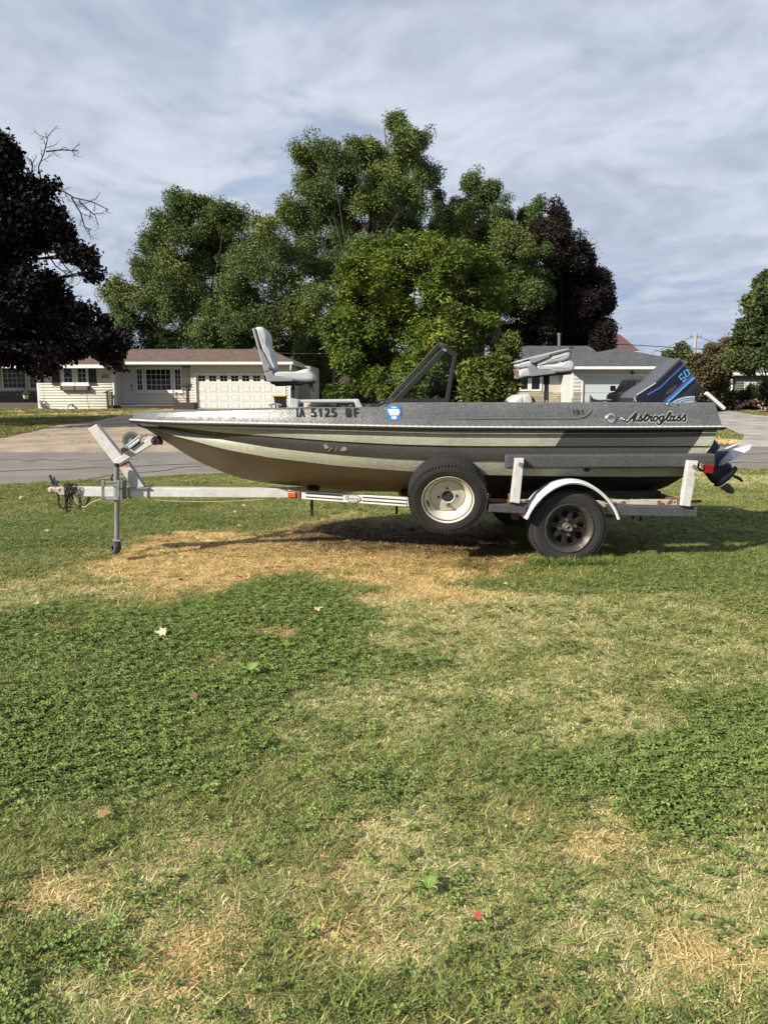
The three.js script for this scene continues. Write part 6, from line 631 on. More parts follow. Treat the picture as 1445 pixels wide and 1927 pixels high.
// ------------------------------------------------------------------ outboard motor, tilted up
{
  const M = thing('outboard_motor', 'navy outboard motor marked 50, tilted up on the stern of the boat', 'outboard motor', BO.toArray(), BYAW);
  const navy = phys([0.008, 0.010, 0.022], 0.42, { clearcoat: 0.15, clearcoatRoughness: 0.3, specularIntensity: 0.6 }), greyTop = phys([0.075, 0.08, 0.095], 0.45), darkM = std([0.012, 0.013, 0.018], 0.5), legM = phys([0.018, 0.038, 0.085], 0.35), blueL = std([0.05, 0.12, 0.36], 0.4), cyan = std([0.07, 0.33, 0.66], 0.4), purple = std([0.085, 0.045, 0.15], 0.4);
  const zf = 0.17, side = [[1187, 764], [1192, 752], [1197.7, 743], [1216, 731], [1233.7, 719.5], [1262, 692], [1279, 676.6], [1283, 679], [1288, 686.5], [1297, 698], [1306, 711], [1312, 718], [1319.5, 727.5], [1320, 734], [1307, 757], [1290, 775], [1225, 780]];
  mesh('cowl', smooth(ex(side, zf, 0.36, 0.014, 4), 0.5), navy, M);
  // raised lid along the sloping top
  mesh('cowl_lid', smooth(ex([[1192, 749], [1197, 741], [1233, 717.5], [1261, 690], [1278, 674.5], [1281, 678], [1263, 696], [1235, 723.5], [1198, 747]], zf - 0.012, 0.336, 0.006, 2), 0.5), greyTop, M);
  const rib = (a, b, z) => bar(loc(...a, z), loc(...b, z), 0.06, 0.012, 0.004); mesh('lid_ridge', merge([[[1194, 744], [1232, 717.5]], [[1232, 717.5], [1277, 674]]].flatMap(([a, b]) => [rib(a, b, 0.02), rib(a, b, -0.12)])), greyTop, M);
  mesh('front_strap', merge([bar(loc(1197, 743.5, zf + .004), loc(1233.5, 720.3, zf + .004), 0.004, 0.008, 0.001), bar(loc(1192, 748, zf + .004), loc(1197, 756, zf + .004), 0.004, 0.006, 0.001)]), std([0.6, 0.6, 0.62], 0.4), M);
  const q = (l) => l.map(([x, y, w]) => { const p = loc(1170 + x / 9.03, 660 + y / 9.03, zf + 0.002); return [p.x, p.y, w]; }), R = (name, l, w, m, dz = 0) => { const g = ribbon(q(l), w); g.translate(0, 0, zf + 0.0025 + dz); return mesh(name, g, m, M); };
  R('stripe', [[420, 752], [620, 640], [660, 610], [1055, 232]], 0.0125, blueL); R('stripe', [[708, 862], [820, 770], [960, 640], [1178, 425]], 0.020, purple); R('stripe', [[765, 866], [870, 775], [1020, 632], [1222, 455]], 0.022, cyan); R('stripe', [[738, 862], [850, 766], [1000, 626], [1205, 436]], 0.012, blueL, 0.0006); R('seam', [[960, 830], [1282, 528]], 0.004, std([0.07, 0.07, 0.08], 0.5));
  { const C = [[1010, 378], [965, 438], [1000, 492], [1052, 448], [1078, 490], [1022, 532]], D = [[1045, 352], [1098, 322], [1148, 398], [1096, 448]]; const st = (l, c) => { const g = ribbon(q(l), 0.0135, c); g.translate(0, 0, zf + 0.003); return g; }; mesh('power_number', merge([st([[1018, 388], [966, 440], [1000, 486], [1050, 446], [1076, 486], [1024, 530]], false), st(D, true)]), cyan, M).userData.label = 'light blue number 50'; }
  { const g = text('FORCE', 0.02, 0.001), a = loc(1170 + 775 / 9.03, 660 + 750 / 9.03, zf), b = loc(1170 + 930 / 9.03, 660 + 620 / 9.03, zf); g.computeBoundingBox(); const bb = g.boundingBox, L2 = Math.hypot(b.x - a.x, b.y - a.y); g.translate(-bb.min.x, -bb.min.y, 0); g.scale(L2 / (bb.max.x - bb.min.x), 0.026 / (bb.max.y - bb.min.y), 1); g.rotateZ(Math.atan2(b.y - a.y, b.x - a.x)); g.translate(a.x, a.y, zf + 0.002); mesh('lettering', g, std([0.10, 0.10, 0.115], 0.4), M); }
  mesh('cowl_back', smooth(ex([[1277, 752], [1312, 718.5], [1319.8, 727.5], [1320.3, 734], [1306, 757], [1277, 757]], zf + 0.002, 0.34, 0.006, 3), 0.5), darkM, M);
  { const sp = sub('splash_pan', M, 'white and blue striped pan under the cowl'), w = std([0.55, 0.58, 0.64], 0.25, { metalness: 0.3 }); mesh('pan', smooth(ex([[1262, 762], [1280, 751], [1295, 746.5], [1307.5, 745.5], [1307, 757], [1304, 764]], zf + 0.07, 0.10, 0.008, 3), 0.6), w, sp); for (const [l, k] of [[[[1270, 756], [1285, 750.5], [1305, 748]], 0.008], [[[1280, 756.5], [1292, 753], [1305, 752]], 0.007]]) { const g = ribbon(l.map(([a, b]) => { const p = loc(a, b, zf + 0.07); return [p.x, p.y]; }), k); g.translate(0, 0, zf + 0.0725); mesh('pan_stripe', g, blueL, sp); } }
  // midsection and lower unit
  mesh('midsection', smooth(bar(loc(1262, 762, 0), loc(1338, 852, 0), 0.15, 0.16, 0.03), 0.5), legM, M); mesh('swivel_bracket', bar(loc(1275, 800, 0), loc(1322, 838, 0), 0.22, 0.06, 0.01), darkM, M);
  mesh('upper_leg', smooth(ex([[1324, 842], [1334, 842], [1345, 849.5], [1373, 848], [1351, 877], [1345, 885], [1324, 868]], 0.05, 0.10, 0.02, 3), 0.6), legM, M);
  mesh('lower_leg', smooth(ex([[1322, 866], [1344, 884], [1352, 875], [1368, 867], [1375, 878], [1366, 893], [1354, 908], [1344, 910], [1330, 892]], 0.04, 0.08, 0.02, 3), 0.6), navy, M);
  { const a = loc(1343.5, 914, 0), b = loc(1379, 885, 0), d = b.clone().sub(a), l = d.length(), g = new THREE.LatheGeometry([[0, 0], [0.016, 0.006], [0.034, 0.03], [0.042, 0.07], [0.043, l * 0.6], [0.036, l * 0.85], [0.030, l]].map(([r, y]) => new THREE.Vector2(r, y)), 24); g.applyQuaternion(new THREE.Quaternion().setFromUnitVectors(UPY, d.normalize())); g.translate(a.x, a.y, 0); mesh('gearcase', g, phys([0.022, 0.030, 0.05], 0.28, { clearcoat: 0.5 }), M); const hb = rod(b.clone().addScaledVector(d, -0.03), b.clone().addScaledVector(d, 0.035), 0.028, 0.02, 16); const pr = sub('propeller', M, 'black three bladed propeller'); mesh('prop_hub', hb, darkM, pr);
    const bl = (pts, tw) => { const v = smoothPts(pts.map(([x, y]) => { const p = loc(x, y, 0); return [p.x, p.y]; }), 4); const g2 = extr(v, 0.004, 0.008, 0.002); return g2; }; const b1 = bl([[1366, 888], [1358, 880], [1360, 873], [1369, 871], [1375, 875], [1376, 883], [1372, 892]]); mesh('blade', b1, std([0.008, 0.008, 0.008], 0.35), pr); const b2 = bl([[1375, 893], [1382, 894], [1391, 898], [1397.5, 905], [1396, 907.5], [1388, 903], [1378, 897]]); mesh('blade', b2, std([0.008, 0.008, 0.008], 0.35), pr); const b3 = bl([[1368, 892], [1378, 888], [1380, 898], [1372, 903]]); b3.translate(0, 0, -0.06); mesh('blade', b3, std([0.008, 0.008, 0.008], 0.35), pr); }
  mesh('skeg', smooth(ex([[1354, 918], [1369, 909], [1374, 912], [1380, 920], [1381.5, 925], [1379, 929.5], [1370, 928.5]], 0.008, 0.016, 0.004, 2), 0.6), phys([0.05, 0.055, 0.065], 0.4), M);
  { const P = (x, y, z) => loc(x, y, z), pts = [P(1350, 877, .05), P(1355, 869, .06), P(1374.5, 848, .05), P(1414.5, 838, .10), P(1410.5, 845, .20), P(1379, 865, .20), P(1360, 875, .12), P(1374, 849, -.05), P(1350, 877, -.05), P(1410, 840, -.20)], g = sub('hydrofoil', M, 'white hydrofoil wing'); mesh('wing', new ConvexGeometry(pts.slice(0, 7).flatMap((p) => [p, p.clone().add(new V3(0.004, 0.008, -0.012))])), std([0.72, 0.72, 0.73], 0.5), g); mesh('wing', new ConvexGeometry(pts.slice(0, 7).flatMap((p) => { const m = new V3(p.x, p.y, -p.z); return [m, m.clone().add(new V3(0.004, 0.008, 0.012))]; })), std([0.72, 0.72, 0.73], 0.5), g); }
}
// ------------------------------------------------------------------ street and yard things
{ // wheelie bin
  const Z = 41.5, c = at(528, 765, Z), b = thing('wheelie_bin', 'black wheelie bin with a yellow lid in front of the white garage door', 'bin', [c.x, terrain(c.x, -Z) + 0.05, -Z]); const m = std([0.012, 0.012, 0.013], 0.45), top = Y(743.5, Z) - b.position.y;
  const g = new THREE.CylinderGeometry(0.5, 0.40, top - 0.16, 4, 1); g.rotateY(Math.PI / 4); g.scale(0.86, 1, 0.9); g.translate(0, (top - 0.16) / 2 + 0.08, 0); mesh('body', toCreasedNormals(g, 0.3), m, b); mesh('lid', box(0.70, 0.07, 0.72, -0.03, top - 0.045, 0, 0.025), std([0.70, 0.42, 0.02], 0.45), b); mesh('rim', box(0.66, 0.05, 0.66, 0, top - 0.10, 0, 0.01), m, b); mesh('handle', rod([-0.25, top - 0.12, -0.36], [0.25, top - 0.12, -0.36], 0.02), m, b); for (const s of [-1, 1]) { const w = new THREE.CylinderGeometry(0.12, 0.12, 0.05, 16); w.rotateZ(Math.PI / 2); w.translate(0.27 * s, 0.12, -0.3); mesh('wheel', w, m, b); } }
{ // mailbox
  const Z = 41, c = at(353.5, 766, Z), b = thing('mailbox', 'black mailbox on a dark post left of the garage door', 'mailbox', [c.x, terrain(c.x, -Z), -Z]), y1 = Y(728, Z) - b.position.y, y2 = Y(721.5, Z) - b.position.y; const m = std([0.02, 0.02, 0.022], 0.4), s = new THREE.Shape(); const w = 0.11, h = y2 - y1; s.moveTo(-w, 0); s.lineTo(w, 0); s.lineTo(w, h - w); s.absarc(0, h - w, w, 0, Math.PI, false); s.lineTo(-w, 0); const g = new THREE.ExtrudeGeometry(s, { depth: 0.5, bevelEnabled: false }); g.rotateY(Math.PI / 2); g.translate(-0.25, y1, 0); mesh('box', g, m, b); mesh('post', box(0.14, y1 + 0.3, 0.14, 0.03, y1 / 2 - 0.15, 0, 0.01), brownWood, b); mesh('brace', merge([bar([0.03, y1 - 0.3, 0], [0.22, y1 - 0.02, 0], 0.06, 0.06)]), brownWood, b); mesh('flag', box(0.02, 0.16, 0.05, 0.1, y1 + 0.12, 0.12), std([0.12, 0.02, 0.02], 0.5), b);
  const pl = thing('planter_box', 'dark brown wooden planter around the mailbox post', 'planter', [c.x - 0.1, terrain(c.x, -Z), -Z]); for (const [w2, d2, x, z] of [[1.1, 0.05, 0, 0.35], [1.1, 0.05, 0, -0.35], [0.05, 0.65, 0.53, 0], [0.05, 0.65, -0.53, 0]]) mesh('board', box(w2, 0.42, d2, x, 0.21, z, 0.01), brownWood, pl); mesh('soil', box(1.0, 0.04, 0.64, 0, 0.34, 0), std([0.03, 0.022, 0.016], 1), pl); }
{ // porch chair and hanging pot
  const Z = 44.2, c = at(40, 757, Z), ch = thing('porch_chair', 'thin dark metal chair on the shaded porch of the cream house', 'chair', c.toArray()); const gs = []; for (const [x, z] of [[-0.2, -0.2], [0.2, -0.2], [-0.2, 0.2], [0.2, 0.2]]) mesh('leg', rod([x * 1.15, 0, z * 1.15], [x, 0.45, z], 0.014), ironMat, ch); const seat = new THREE.CylinderGeometry(0.24, 0.24, 0.03, 20); seat.translate(0, 0.46, 0); mesh('seat', seat, std([0.3, 0.3, 0.3], 0.5), ch); mesh('backrest', merge([tube([[-0.2, 0.46, -0.2], [-0.22, 0.8, -0.26], [0, 0.95, -0.28], [0.22, 0.8, -0.26], [0.2, 0.46, -0.2]], 0.014, 6, 30), ...[-0.1, 0, 0.1].map((x) => rod([x, 0.47, -0.21], [x, 0.88, -0.27], 0.008))]), ironMat, ch);
  const Zp = 42.6, p = at(49.5, 751, Zp), pot = thing('hanging_pot', 'white hanging flower pot in front of the shaded porch', 'flower pot', p.toArray()); const g = new THREE.LatheGeometry([[0, 0], [0.1, 0.005], [0.145, 0.18], [0.16, 0.2], [0.15, 0.2], [0.13, 0.18]].map(([r, y]) => new THREE.Vector2(r, y)), 20); mesh('pot', g, std([0.72, 0.70, 0.62], 0.5), pot); mesh('hanger', merge([rod([-0.14, 0.2, 0], [0, 0.7, 0], 0.006), rod([0.14, 0.2, 0], [0, 0.7, 0], 0.006), rod([0, 0.2, 0.14], [0, 0.7, 0], 0.006), rod([0, 0.7, 0], [0, 1.5, 0], 0.006)]), ironMat, pot); const im = leafBunch(rng(6), 60, 0.17, 0.1, 0.05); im.translate(0, 0.26, 0); mesh('plant', im, phys([0.10, 0.12, 0.04], 0.7), pot);
  const h = at(168.5, 771, 42.4), hk = thing('plant_hook', 'thin black shepherd hook standing before the sunlit clapboards', 'garden hook', h.toArray()); mesh('rod', tube([[0, 0, 0], [-0.06, 0.85, 0], [0.02, 0.98, 0], [0.16, 0.97, 0], [0.22, 0.86, 0]], 0.011, 6, 40), ironMat, hk); mesh('foot', rod([-0.08, 0.12, 0], [0.08, 0.12, 0], 0.008), ironMat, hk); }
// utility poles with their wires
{ const P = thing('utility_pole', 'pale wooden utility pole with wires, right of the grey-roofed house', 'utility pole'), Z = 75, wood = std([0.42, 0.38, 0.33], 0.9); const b = at(1301, 770, Z), t = at(1309, 627, Z); mesh('post', rod([t.x - 0.1, 0, -Z], t, 0.19, 0.13, 12), wood, P); mesh('bracket', merge([rod([t.x - 0.5, t.y - 0.35, -Z], [t.x + 0.5, t.y - 0.35, -Z], 0.03), rod([t.x, t.y - 0.05, -Z], [t.x + 0.25, t.y - 0.5, -Z], 0.04)]), std([0.3, 0.3, 0.3], 0.5), P); for (const s of [-0.45, 0.45]) { const g = new THREE.CylinderGeometry(0.05, 0.07, 0.2, 8); g.translate(t.x + s, t.y - 0.24, -Z); mesh('insulator', g, std([0.2, 0.2, 0.2], 0.3), P); }
  const wm = std([0.05, 0.05, 0.05], 0.7), W = (l, r = 0.025) => mesh('wire', tube(l.map(([x, y, d]) => at(x, y, Z + (d || 0))), r, 5, 30), wm, P); W([[1309, 632], [1285, 640, 5], [1258, 652, 10], [1225, 664, 15]]); W([[1309, 632], [1335, 642, 5], [1370, 660, 10], [1420, 690, 15]]); W([[1150, 647, -6], [1230, 651.5, -3], [1309, 656.5, 0], [1380, 657.5, 3], [1460, 655, 6]], 0.035); W([[1232, 658, -20], [1250, 665, -12], [1268, 672, -6]], 0.015); }
{ const P = thing('grey_pole', 'thin grey service pole in the yellow green undergrowth between the houses', 'utility pole'), Z = 58; const b = at(627, 770, Z), t = at(630.5, 658, Z); mesh('post', rod([b.x, 0, -Z], t, 0.11, 0.09, 10), std([0.20, 0.19, 0.18], 0.8), P); mesh('wire', tube([at(512, 664, Z - 8), at(570, 665.5, Z - 4), at(630, 664.5, Z), at(700, 664, Z + 3), at(860, 660, Z + 8)], 0.016, 5, 40), std([0.22, 0.22, 0.22], 0.6), P); mesh('cap', rod(t, t.clone().add(new V3(0, 0.12, 0)), 0.1, 0.05, 10), std([0.2, 0.2, 0.2], 0.5), P); }
{ // black SUV parked nose to the garage
  const S = thing('black_suv', 'black sport utility vehicle parked nose first before the pale garage door', 'car', [12.72, 0.23, -39.2], Math.PI / 2); const pt = std([0.006, 0.006, 0.006], 0.62), gl = phys([0.006, 0.007, 0.008], 0.4, { specularIntensity: 0.4 }), W = 0.94, k = 0.95;
  const prof = [[-2.3, 0.42], [-2.34, 0.75], [-2.26, 1.0], [-1.2, 1.06], [0.95, 1.05], [1.9, 0.98], [2.28, 0.86], [2.34, 0.6], [2.3, 0.36], [1.86, 0.34], [1.78, 0.58], [1.5, 0.72], [1.22, 0.58], [1.14, 0.34], [-1.04, 0.34], [-1.12, 0.58], [-1.4, 0.72], [-1.68, 0.58], [-1.76, 0.36]]; mesh('body', smooth(extr(prof, W, 2 * W, 0.06, 3), 0.6), pt, S);
  const rf = [[-2.2, 1.0], [-2.02, 1.56], [-1.85, 1.63], [0.1, 1.63], [0.45, 1.57], [1.05, 1.03]], cab = extr(rf, W - 0.05, 2 * W - 0.1, 0.05, 3); { const p = cab.attributes.position; for (let i = 0; i < p.count; i++) { const y = p.getY(i); p.setZ(i, p.getZ(i) * (1 - 0.17 * clamp((y - 1.03) / 0.6, 0, 1))); } cab.computeVertexNormals(); } mesh('cabin', smooth(cab, 0.6), pt, S);
  for (const s of [1, -1]) for (const l of [[[0.86, 1.08], [0.36, 1.5], [-0.02, 1.54], [-0.02, 1.08]], [[-0.1, 1.08], [-0.1, 1.54], [-0.95, 1.54], [-1.05, 1.08]], [[-1.14, 1.1], [-1.04, 1.53], [-1.78, 1.53], [-2.0, 1.12]]]) { const g = extr(l, W - 0.03, 0.012); const p = g.attributes.position; for (let i = 0; i < p.count; i++) p.setZ(i, s * (p.getZ(i) - 0.165 * clamp((p.getY(i) - 1.03) / 0.6, 0, 1) * (W - 0.05) + 0.006)); mesh('side_window', g, gl, S); }
  const rw = (x0, y0, x1, y1, w0, w1) => { const v = [x0, y0, -w0, x0, y0, w0, x1, y1, w1, x0, y0, -w0, x1, y1, w1, x1, y1, -w1], g = new THREE.BufferGeometry(); g.setAttribute('position', new THREE.Float32BufferAttribute(v, 3)); g.computeVertexNormals(); return g; }; mesh('rear_window', rw(-2.215, 1.06, -2.055, 1.52, 0.72, 0.62), gl, S); mesh('windscreen', rw(1.06, 1.06, 0.48, 1.55, 0.78, 0.66), gl, S);
  for (const s of [1, -1]) { mesh('tail_lamp', box(0.08, 0.3, 0.16, -2.28, 0.92, s * 0.83, 0.03), phys([0.30, 0.01, 0.012], 0.2, { clearcoat: 1 }), S); mesh('headlamp', box(0.12, 0.14, 0.3, 2.2, 0.82, s * 0.72, 0.03), std([0.6, 0.6, 0.6], 0.2), S); const mi = sub('door_mirror', S); mesh('mirror_housing', box(0.10, 0.27, 0.27, 0.62, 1.2, s * 1.10, 0.04), std([0.012, 0.012, 0.012], 0.5), mi); mesh('mirror_glass', box(0.006, 0.17, 0.18, 0.565, 1.21, s * 1.10), std([0.25, 0.28, 0.3], 0.1, { metalness: 0.9 }), mi); mesh('mirror_arm', box(0.05, 0.05, 0.14, 0.64, 1.12, s * 0.96), std([0.012, 0.012, 0.012], 0.5), mi); mesh('roof_rail', merge([rod([-1.7, 1.68, s * 0.66], [0.0, 1.68, s * 0.66], 0.018), rod([-1.7, 1.6, s * 0.66], [-1.7, 1.68, s * 0.66], 0.018), rod([0, 1.6, s * 0.66], [0, 1.68, s * 0.66], 0.018)]), std([0.25, 0.25, 0.25], 0.3, { metalness: 0.8 }), S); mesh('door_handle', merge([box(0.2, 0.03, 0.03, -0.25, 0.98, s * 0.955, 0.01), box(0.2, 0.03, 0.03, -1.1, 0.99, s * 0.955, 0.01)]), chrome, S);
    for (const x of [1.5, -1.4]) { const w = sub('wheel', S); w.position.set(x, 0.36, s * 0.84); const t = new THREE.TorusGeometry(0.27, 0.10, 12, 32); t.scale(1, 1, 1.15); mesh('tyre', t, rubber, w); const r = new THREE.CylinderGeometry(0.21, 0.21, 0.12, 24); r.rotateX(Math.PI / 2); mesh('rim', r, std([0.4, 0.4, 0.42], 0.3, { metalness: 0.8 }), w); } }
  mesh('rear_bumper', box(0.16, 0.24, 1.8, -2.32, 0.52, 0, 0.05), std([0.02, 0.02, 0.02], 0.5), S); mesh('number_plate', box(0.015, 0.15, 0.32, -2.36, 0.78, 0), std([0.6, 0.6, 0.62], 0.5), S); }
// fallen leaves one can point at
{ const R = rng(321); const leafG = (k) => { const n = 5, pts = []; for (let i = 0; i < n; i++) { const a = -Math.PI / 2 + (i + 1) / (n + 1) * 6.2832, l = [0.75, 0.95, 1.05, 0.95, 0.75][i]; const am = a - 6.2832 / (n + 1) / 2; pts.push([Math.cos(am) * 0.42, Math.sin(am) * 0.42]); pts.push([Math.cos(a - 0.22) * l * 0.66, Math.sin(a - 0.22) * l * 0.66]); pts.push([Math.cos(a) * l, Math.sin(a) * l]); pts.push([Math.cos(a + 0.22) * l * 0.66, Math.sin(a + 0.22) * l * 0.66]); } pts.push([0.12, -0.45]); pts.push([0.03, -0.9]); pts.push([-0.03, -0.9]); pts.push([-0.12, -0.45]); const g = new THREE.ShapeGeometry(shapeOf(pts)); const p = g.attributes.position; for (let i = 0; i < p.count; i++) { const x = p.getX(i), y = p.getY(i); p.setZ(i, Math.sin(x * 2.5 + k) * 0.16 + (x * x + y * y) * (0.12 + 0.2 * Math.sin(k * 3)) + Math.sin(y * 4 + k * 2) * 0.1); } g.rotateX(-Math.PI / 2); g.computeVertexNormals(); return g; }; const G = [0, 1, 2, 3].map(leafG), C = { tan: [.46, .33, .18], pale: [.58, .47, .32], orange: [.48, .20, .07], red: [.42, .07, .04], brown: [.26, .15, .075] };
  const list = [[308, 1207, .045, 'pale', 'pale tan fallen leaf alone in the dark clover, left of centre'], [435, 1021, .06, 'pale', 'large pale curled leaf in the golden dead grass before the boat tongue'], [461, 1035, .035, 'tan', 'tan leaf just right of the large pale curled leaf'], [452, 997, .045, 'tan', 'tan leaf at the upper edge of the dead grass behind the large curled leaf'], [89, 1006, .04, 'pale', 'pale leaf in green grass left of the jack wheel'], [40, 942, .045, 'tan', 'tan leaf at the left edge beyond the coupler'], [460, 958, .04, 'tan', 'tan leaf lying in grass just under the white tongue beam'], [526, 943, .05, 'orange', 'orange brown leaf below the amber marker lamp'], [682, 966, .055, 'orange', 'orange leaf in the grass under the oval trailer plate'], [597, 1159, .04, 'pale', 'pale dry leaf on the border of clover and straw grass'], [787, 1259, .045, 'tan', 'tan leaf lying in the yellow dry grass at the centre'], [367, 1330, .03, 'brown', 'small brown leaf in the clover at centre left'], [897, 1755, .016, 'red', 'tiny red leaf near the bottom of the picture'], [1207, 1034, .04, 'orange', 'bright orange leaf right of the running wheel'], [1284, 1006, .05, 'brown', 'brown leaf in the shadow under the rear step pad'], [1342, 1010, .055, 'brown', 'large brown leaf in the trailer shadow right of the stern'], [1432, 891, .05, 'orange', 'orange leaf at the right end of the far grass edge'], [1403, 906, .05, 'tan', 'tan leaf on grass right of the propeller'], [452, 1098, .05, 'red', 'reddish brown leaf on the bare patch below the golden grass'], [195, 1560, .03, 'brown', 'small brown leaf low on the left among the dry grass']];
  for (const [px, py, s, c, lab] of list) { const p = gp(px, py), m = mesh('fallen_leaf', G[(R() * 4) | 0], std(C[c], 0.8), null); m.position.copy(p); m.position.y += 0.045; m.rotation.set((R() - 0.3) * 0.7, R() * 6.28, (R() - 0.5) * 0.7); m.scale.setScalar(s); tag(m, lab, 'leaf', 'fallen leaves on the lawn'); }
  // small litter nobody could count
  const im = prep(new THREE.InstancedMesh(G[1], std([1, 1, 1], 0.85), 420)); im.name = 'leaf_litter'; const M4 = new THREE.Matrix4(), q = new THREE.Quaternion(), e = new THREE.Euler(), col = new THREE.Color(); for (let i = 0; i < 420; i++) { const far = i > 250, x = far ? -14 + R() * 10 : (R() - 0.5) * 12, d = far ? 21 + R() * 21 : 4 + R() * 9; e.set((R() - 0.5) * 0.9, R() * 6.28, (R() - 0.5) * 0.9); q.setFromEuler(e); const s = far ? 0.05 + R() * 0.05 : 0.012 + R() * 0.018; M4.compose(new V3(x, terrain(x, -d) + 0.04, -d), q, new V3(s, s, s)); im.setMatrixAt(i, M4); const k = C[['tan', 'brown', 'pale', 'tan', 'orange'][(R() * 5) | 0]]; col.setRGB(k[0] * 0.9, k[1] * 0.9, k[2] * 0.9); im.setColorAt(i, col); } scene.add(im); tag(im, 'scattered small dry leaves and bits on the lawns', null, null, 'stuff');
  // broad-leaved weeds
  const weed = (px, py, n, l, c, lab) => { l *= 0.9; const p = gp(px, py), w = thing('weed', lab, 'weed', p.toArray()), m = std(c, 0.6); for (let i = 0; i < n; i++) { const a = i / n * 6.28 + R() * 0.5, ll = l * (0.7 + R() * 0.6), g = grid(2, 5, (s, t) => { const w2 = Math.sin(Math.PI * (0.1 + 0.9 * t)) * ll * 0.17 * (1 + 0.35 * Math.sin(t * 18)); return [(s - 0.5) * 2 * w2, 0.03 + Math.sin(t * 2.4) * ll * 0.42 + Math.abs(s - 0.5) * 0.012, t * ll * 0.85]; }); g.rotateY(a); mesh('weed_leaf', g, m, w); } };
  weed(470, 1283, 9, 0.085, [0.16, 0.26, 0.05], 'light green dandelion rosette at the edge of the dry patch, left of centre'); weed(803, 1702, 7, 0.05, [0.17, 0.26, 0.05], 'light green dandelion rosette near the bottom, right of centre'); weed(885, 1050, 8, 0.09, [0.12, 0.20, 0.05], 'small bright green weed left of the running wheel'); weed(960, 1158, 6, 0.06, [0.10, 0.17, 0.05], 'small green weed in the dry grass below the running wheel'); }
// ------------------------------------------------------------------ grass, straw, clover
function bladeTuft(seed, n, rad, h, w, lean, tint) {
  const R = rng(seed), v = [], c = [];
  for (let i = 0; i < n; i++) { const a = R() * 6.283, r = rad * Math.sqrt(R()), bx = Math.cos(a) * r, bz = Math.sin(a) * r, d = R() * 6.283, hh = h * (0.55 + R() * 0.75), ln = lean * (0.3 + R()) * hh, dx = Math.cos(d), dz = Math.sin(d), sx = -dz * w * (0.7 + R() * 0.6) / 2, sz = dx * w * (0.7 + R() * 0.6) / 2; const up = Math.max(0.15, 1 - lean * 0.45);
    const p0 = [bx, -0.006, bz], p1 = [bx + dx * ln * 0.35, hh * 0.55 * up, bz + dz * ln * 0.35], p2 = [bx + dx * ln, hh * up, bz + dz * ln]; const k = tint(R);
    v.push(p0[0] - sx, p0[1], p0[2] - sz, p0[0] + sx, p0[1], p0[2] + sz, p1[0] + sx, p1[1], p1[2] + sz, p0[0] - sx, p0[1], p0[2] - sz, p1[0] + sx, p1[1], p1[2] + sz, p1[0] - sx, p1[1], p1[2] - sz, p1[0] - sx, p1[1], p1[2] - sz, p1[0] + sx, p1[1], p1[2] + sz, p2[0], p2[1], p2[2]); for (let q = 0; q < 9; q++) c.push(...k); }
  const g = new THREE.BufferGeometry(); g.setAttribute('position', new THREE.Float32BufferAttribute(v, 3)); g.setAttribute('color', new THREE.Float32BufferAttribute(c, 3)); g.computeVertexNormals(); return g;
}
function cloverTuft(seed, n, rad, s) {
  const R = rng(seed), v = [], c = [];
  for (let i = 0; i < n; i++) { const a = R() * 6.283, r = rad * Math.sqrt(R()), x = Math.cos(a) * r, z = Math.sin(a) * r, y = 0.012 + R() * 0.024, t0 = R() * 6.283, k = 0.75 + R() * 0.5, ss = s * (0.7 + R() * 0.6), tx = (R() - 0.5) * 0.7, tz = (R() - 0.5) * 0.7;
    for (let l = 0; l < 3; l++) { const b = t0 + l * 2.094, P = (rr, an, lift) => { const px = Math.cos(b + an) * rr * ss, pz = Math.sin(b + an) * rr * ss; return [x + px, y + lift * ss + px * tx + pz * tz, z + pz]; }; const o = P(0.05, 0, 0), e1 = P(0.75, -0.62, 0.22), e2 = P(1.15, -0.3, 0.12), m = P(1.0, 0, -0.05), e3 = P(1.15, 0.3, 0.12), e4 = P(0.75, 0.62, 0.22); for (const q of [o, e1, e2, o, e2, m, o, m, e3, o, e3, e4]) v.push(...q); for (let q = 0; q < 12; q++) c.push(k, k, k); } }
  const g = new THREE.BufferGeometry(); g.setAttribute('position', new THREE.Float32BufferAttribute(v, 3)); g.setAttribute('color', new THREE.Float32BufferAttribute(c, 3)); g.computeVertexNormals(); return g;
}
const gm = phys([1, 1, 1], 0.6, { vertexColors: true, specularIntensity: 0.3 });
const greenT = (R) => { const k = 0.7 + R() * 0.6; return R() < 0.09 ? [2.4 * k, 1.6 * k, 2.4 * k] : [k, k, k]; }, strawT = (R) => { const k = 0.65 + R() * 0.75; return R() < 0.2 ? [0.35 * k, 0.55 * k, 0.25 * k] : [k, k * (0.94 + R() * 0.1), k]; }, deadT = (R) => { const k = 0.5 + R() * 0.85; return [k, k, k]; };
const kinds = { green: [0, 1, 2].map((k) => bladeTuft(100 + k, 18, 0.034, 0.033, 0.0025, 0.95, greenT)), straw: [0, 1, 2].map((k) => bladeTuft(200 + k, 19, 0.036, 0.028, 0.0023, 1.25, strawT)), dead: [0, 1, 2].map((k) => bladeTuft(300 + k, 24, 0.042, 0.030, 0.0028, 1.8, deadT)), clover: [0, 1].map((k) => cloverTuft(400 + k, 11, 0.050, 0.0078)), long: [0, 1].map((k) => bladeTuft(500 + k, 11, 0.030, 0.066, 0.0034, 0.7, greenT)), far: [0, 1].map((k) => bladeTuft(600 + k, 26, 0.16, 0.085, 0.014, 0.9, greenT)) };
const heap = {}; for (const k in kinds) heap[k] = kinds[k].map(() => []);
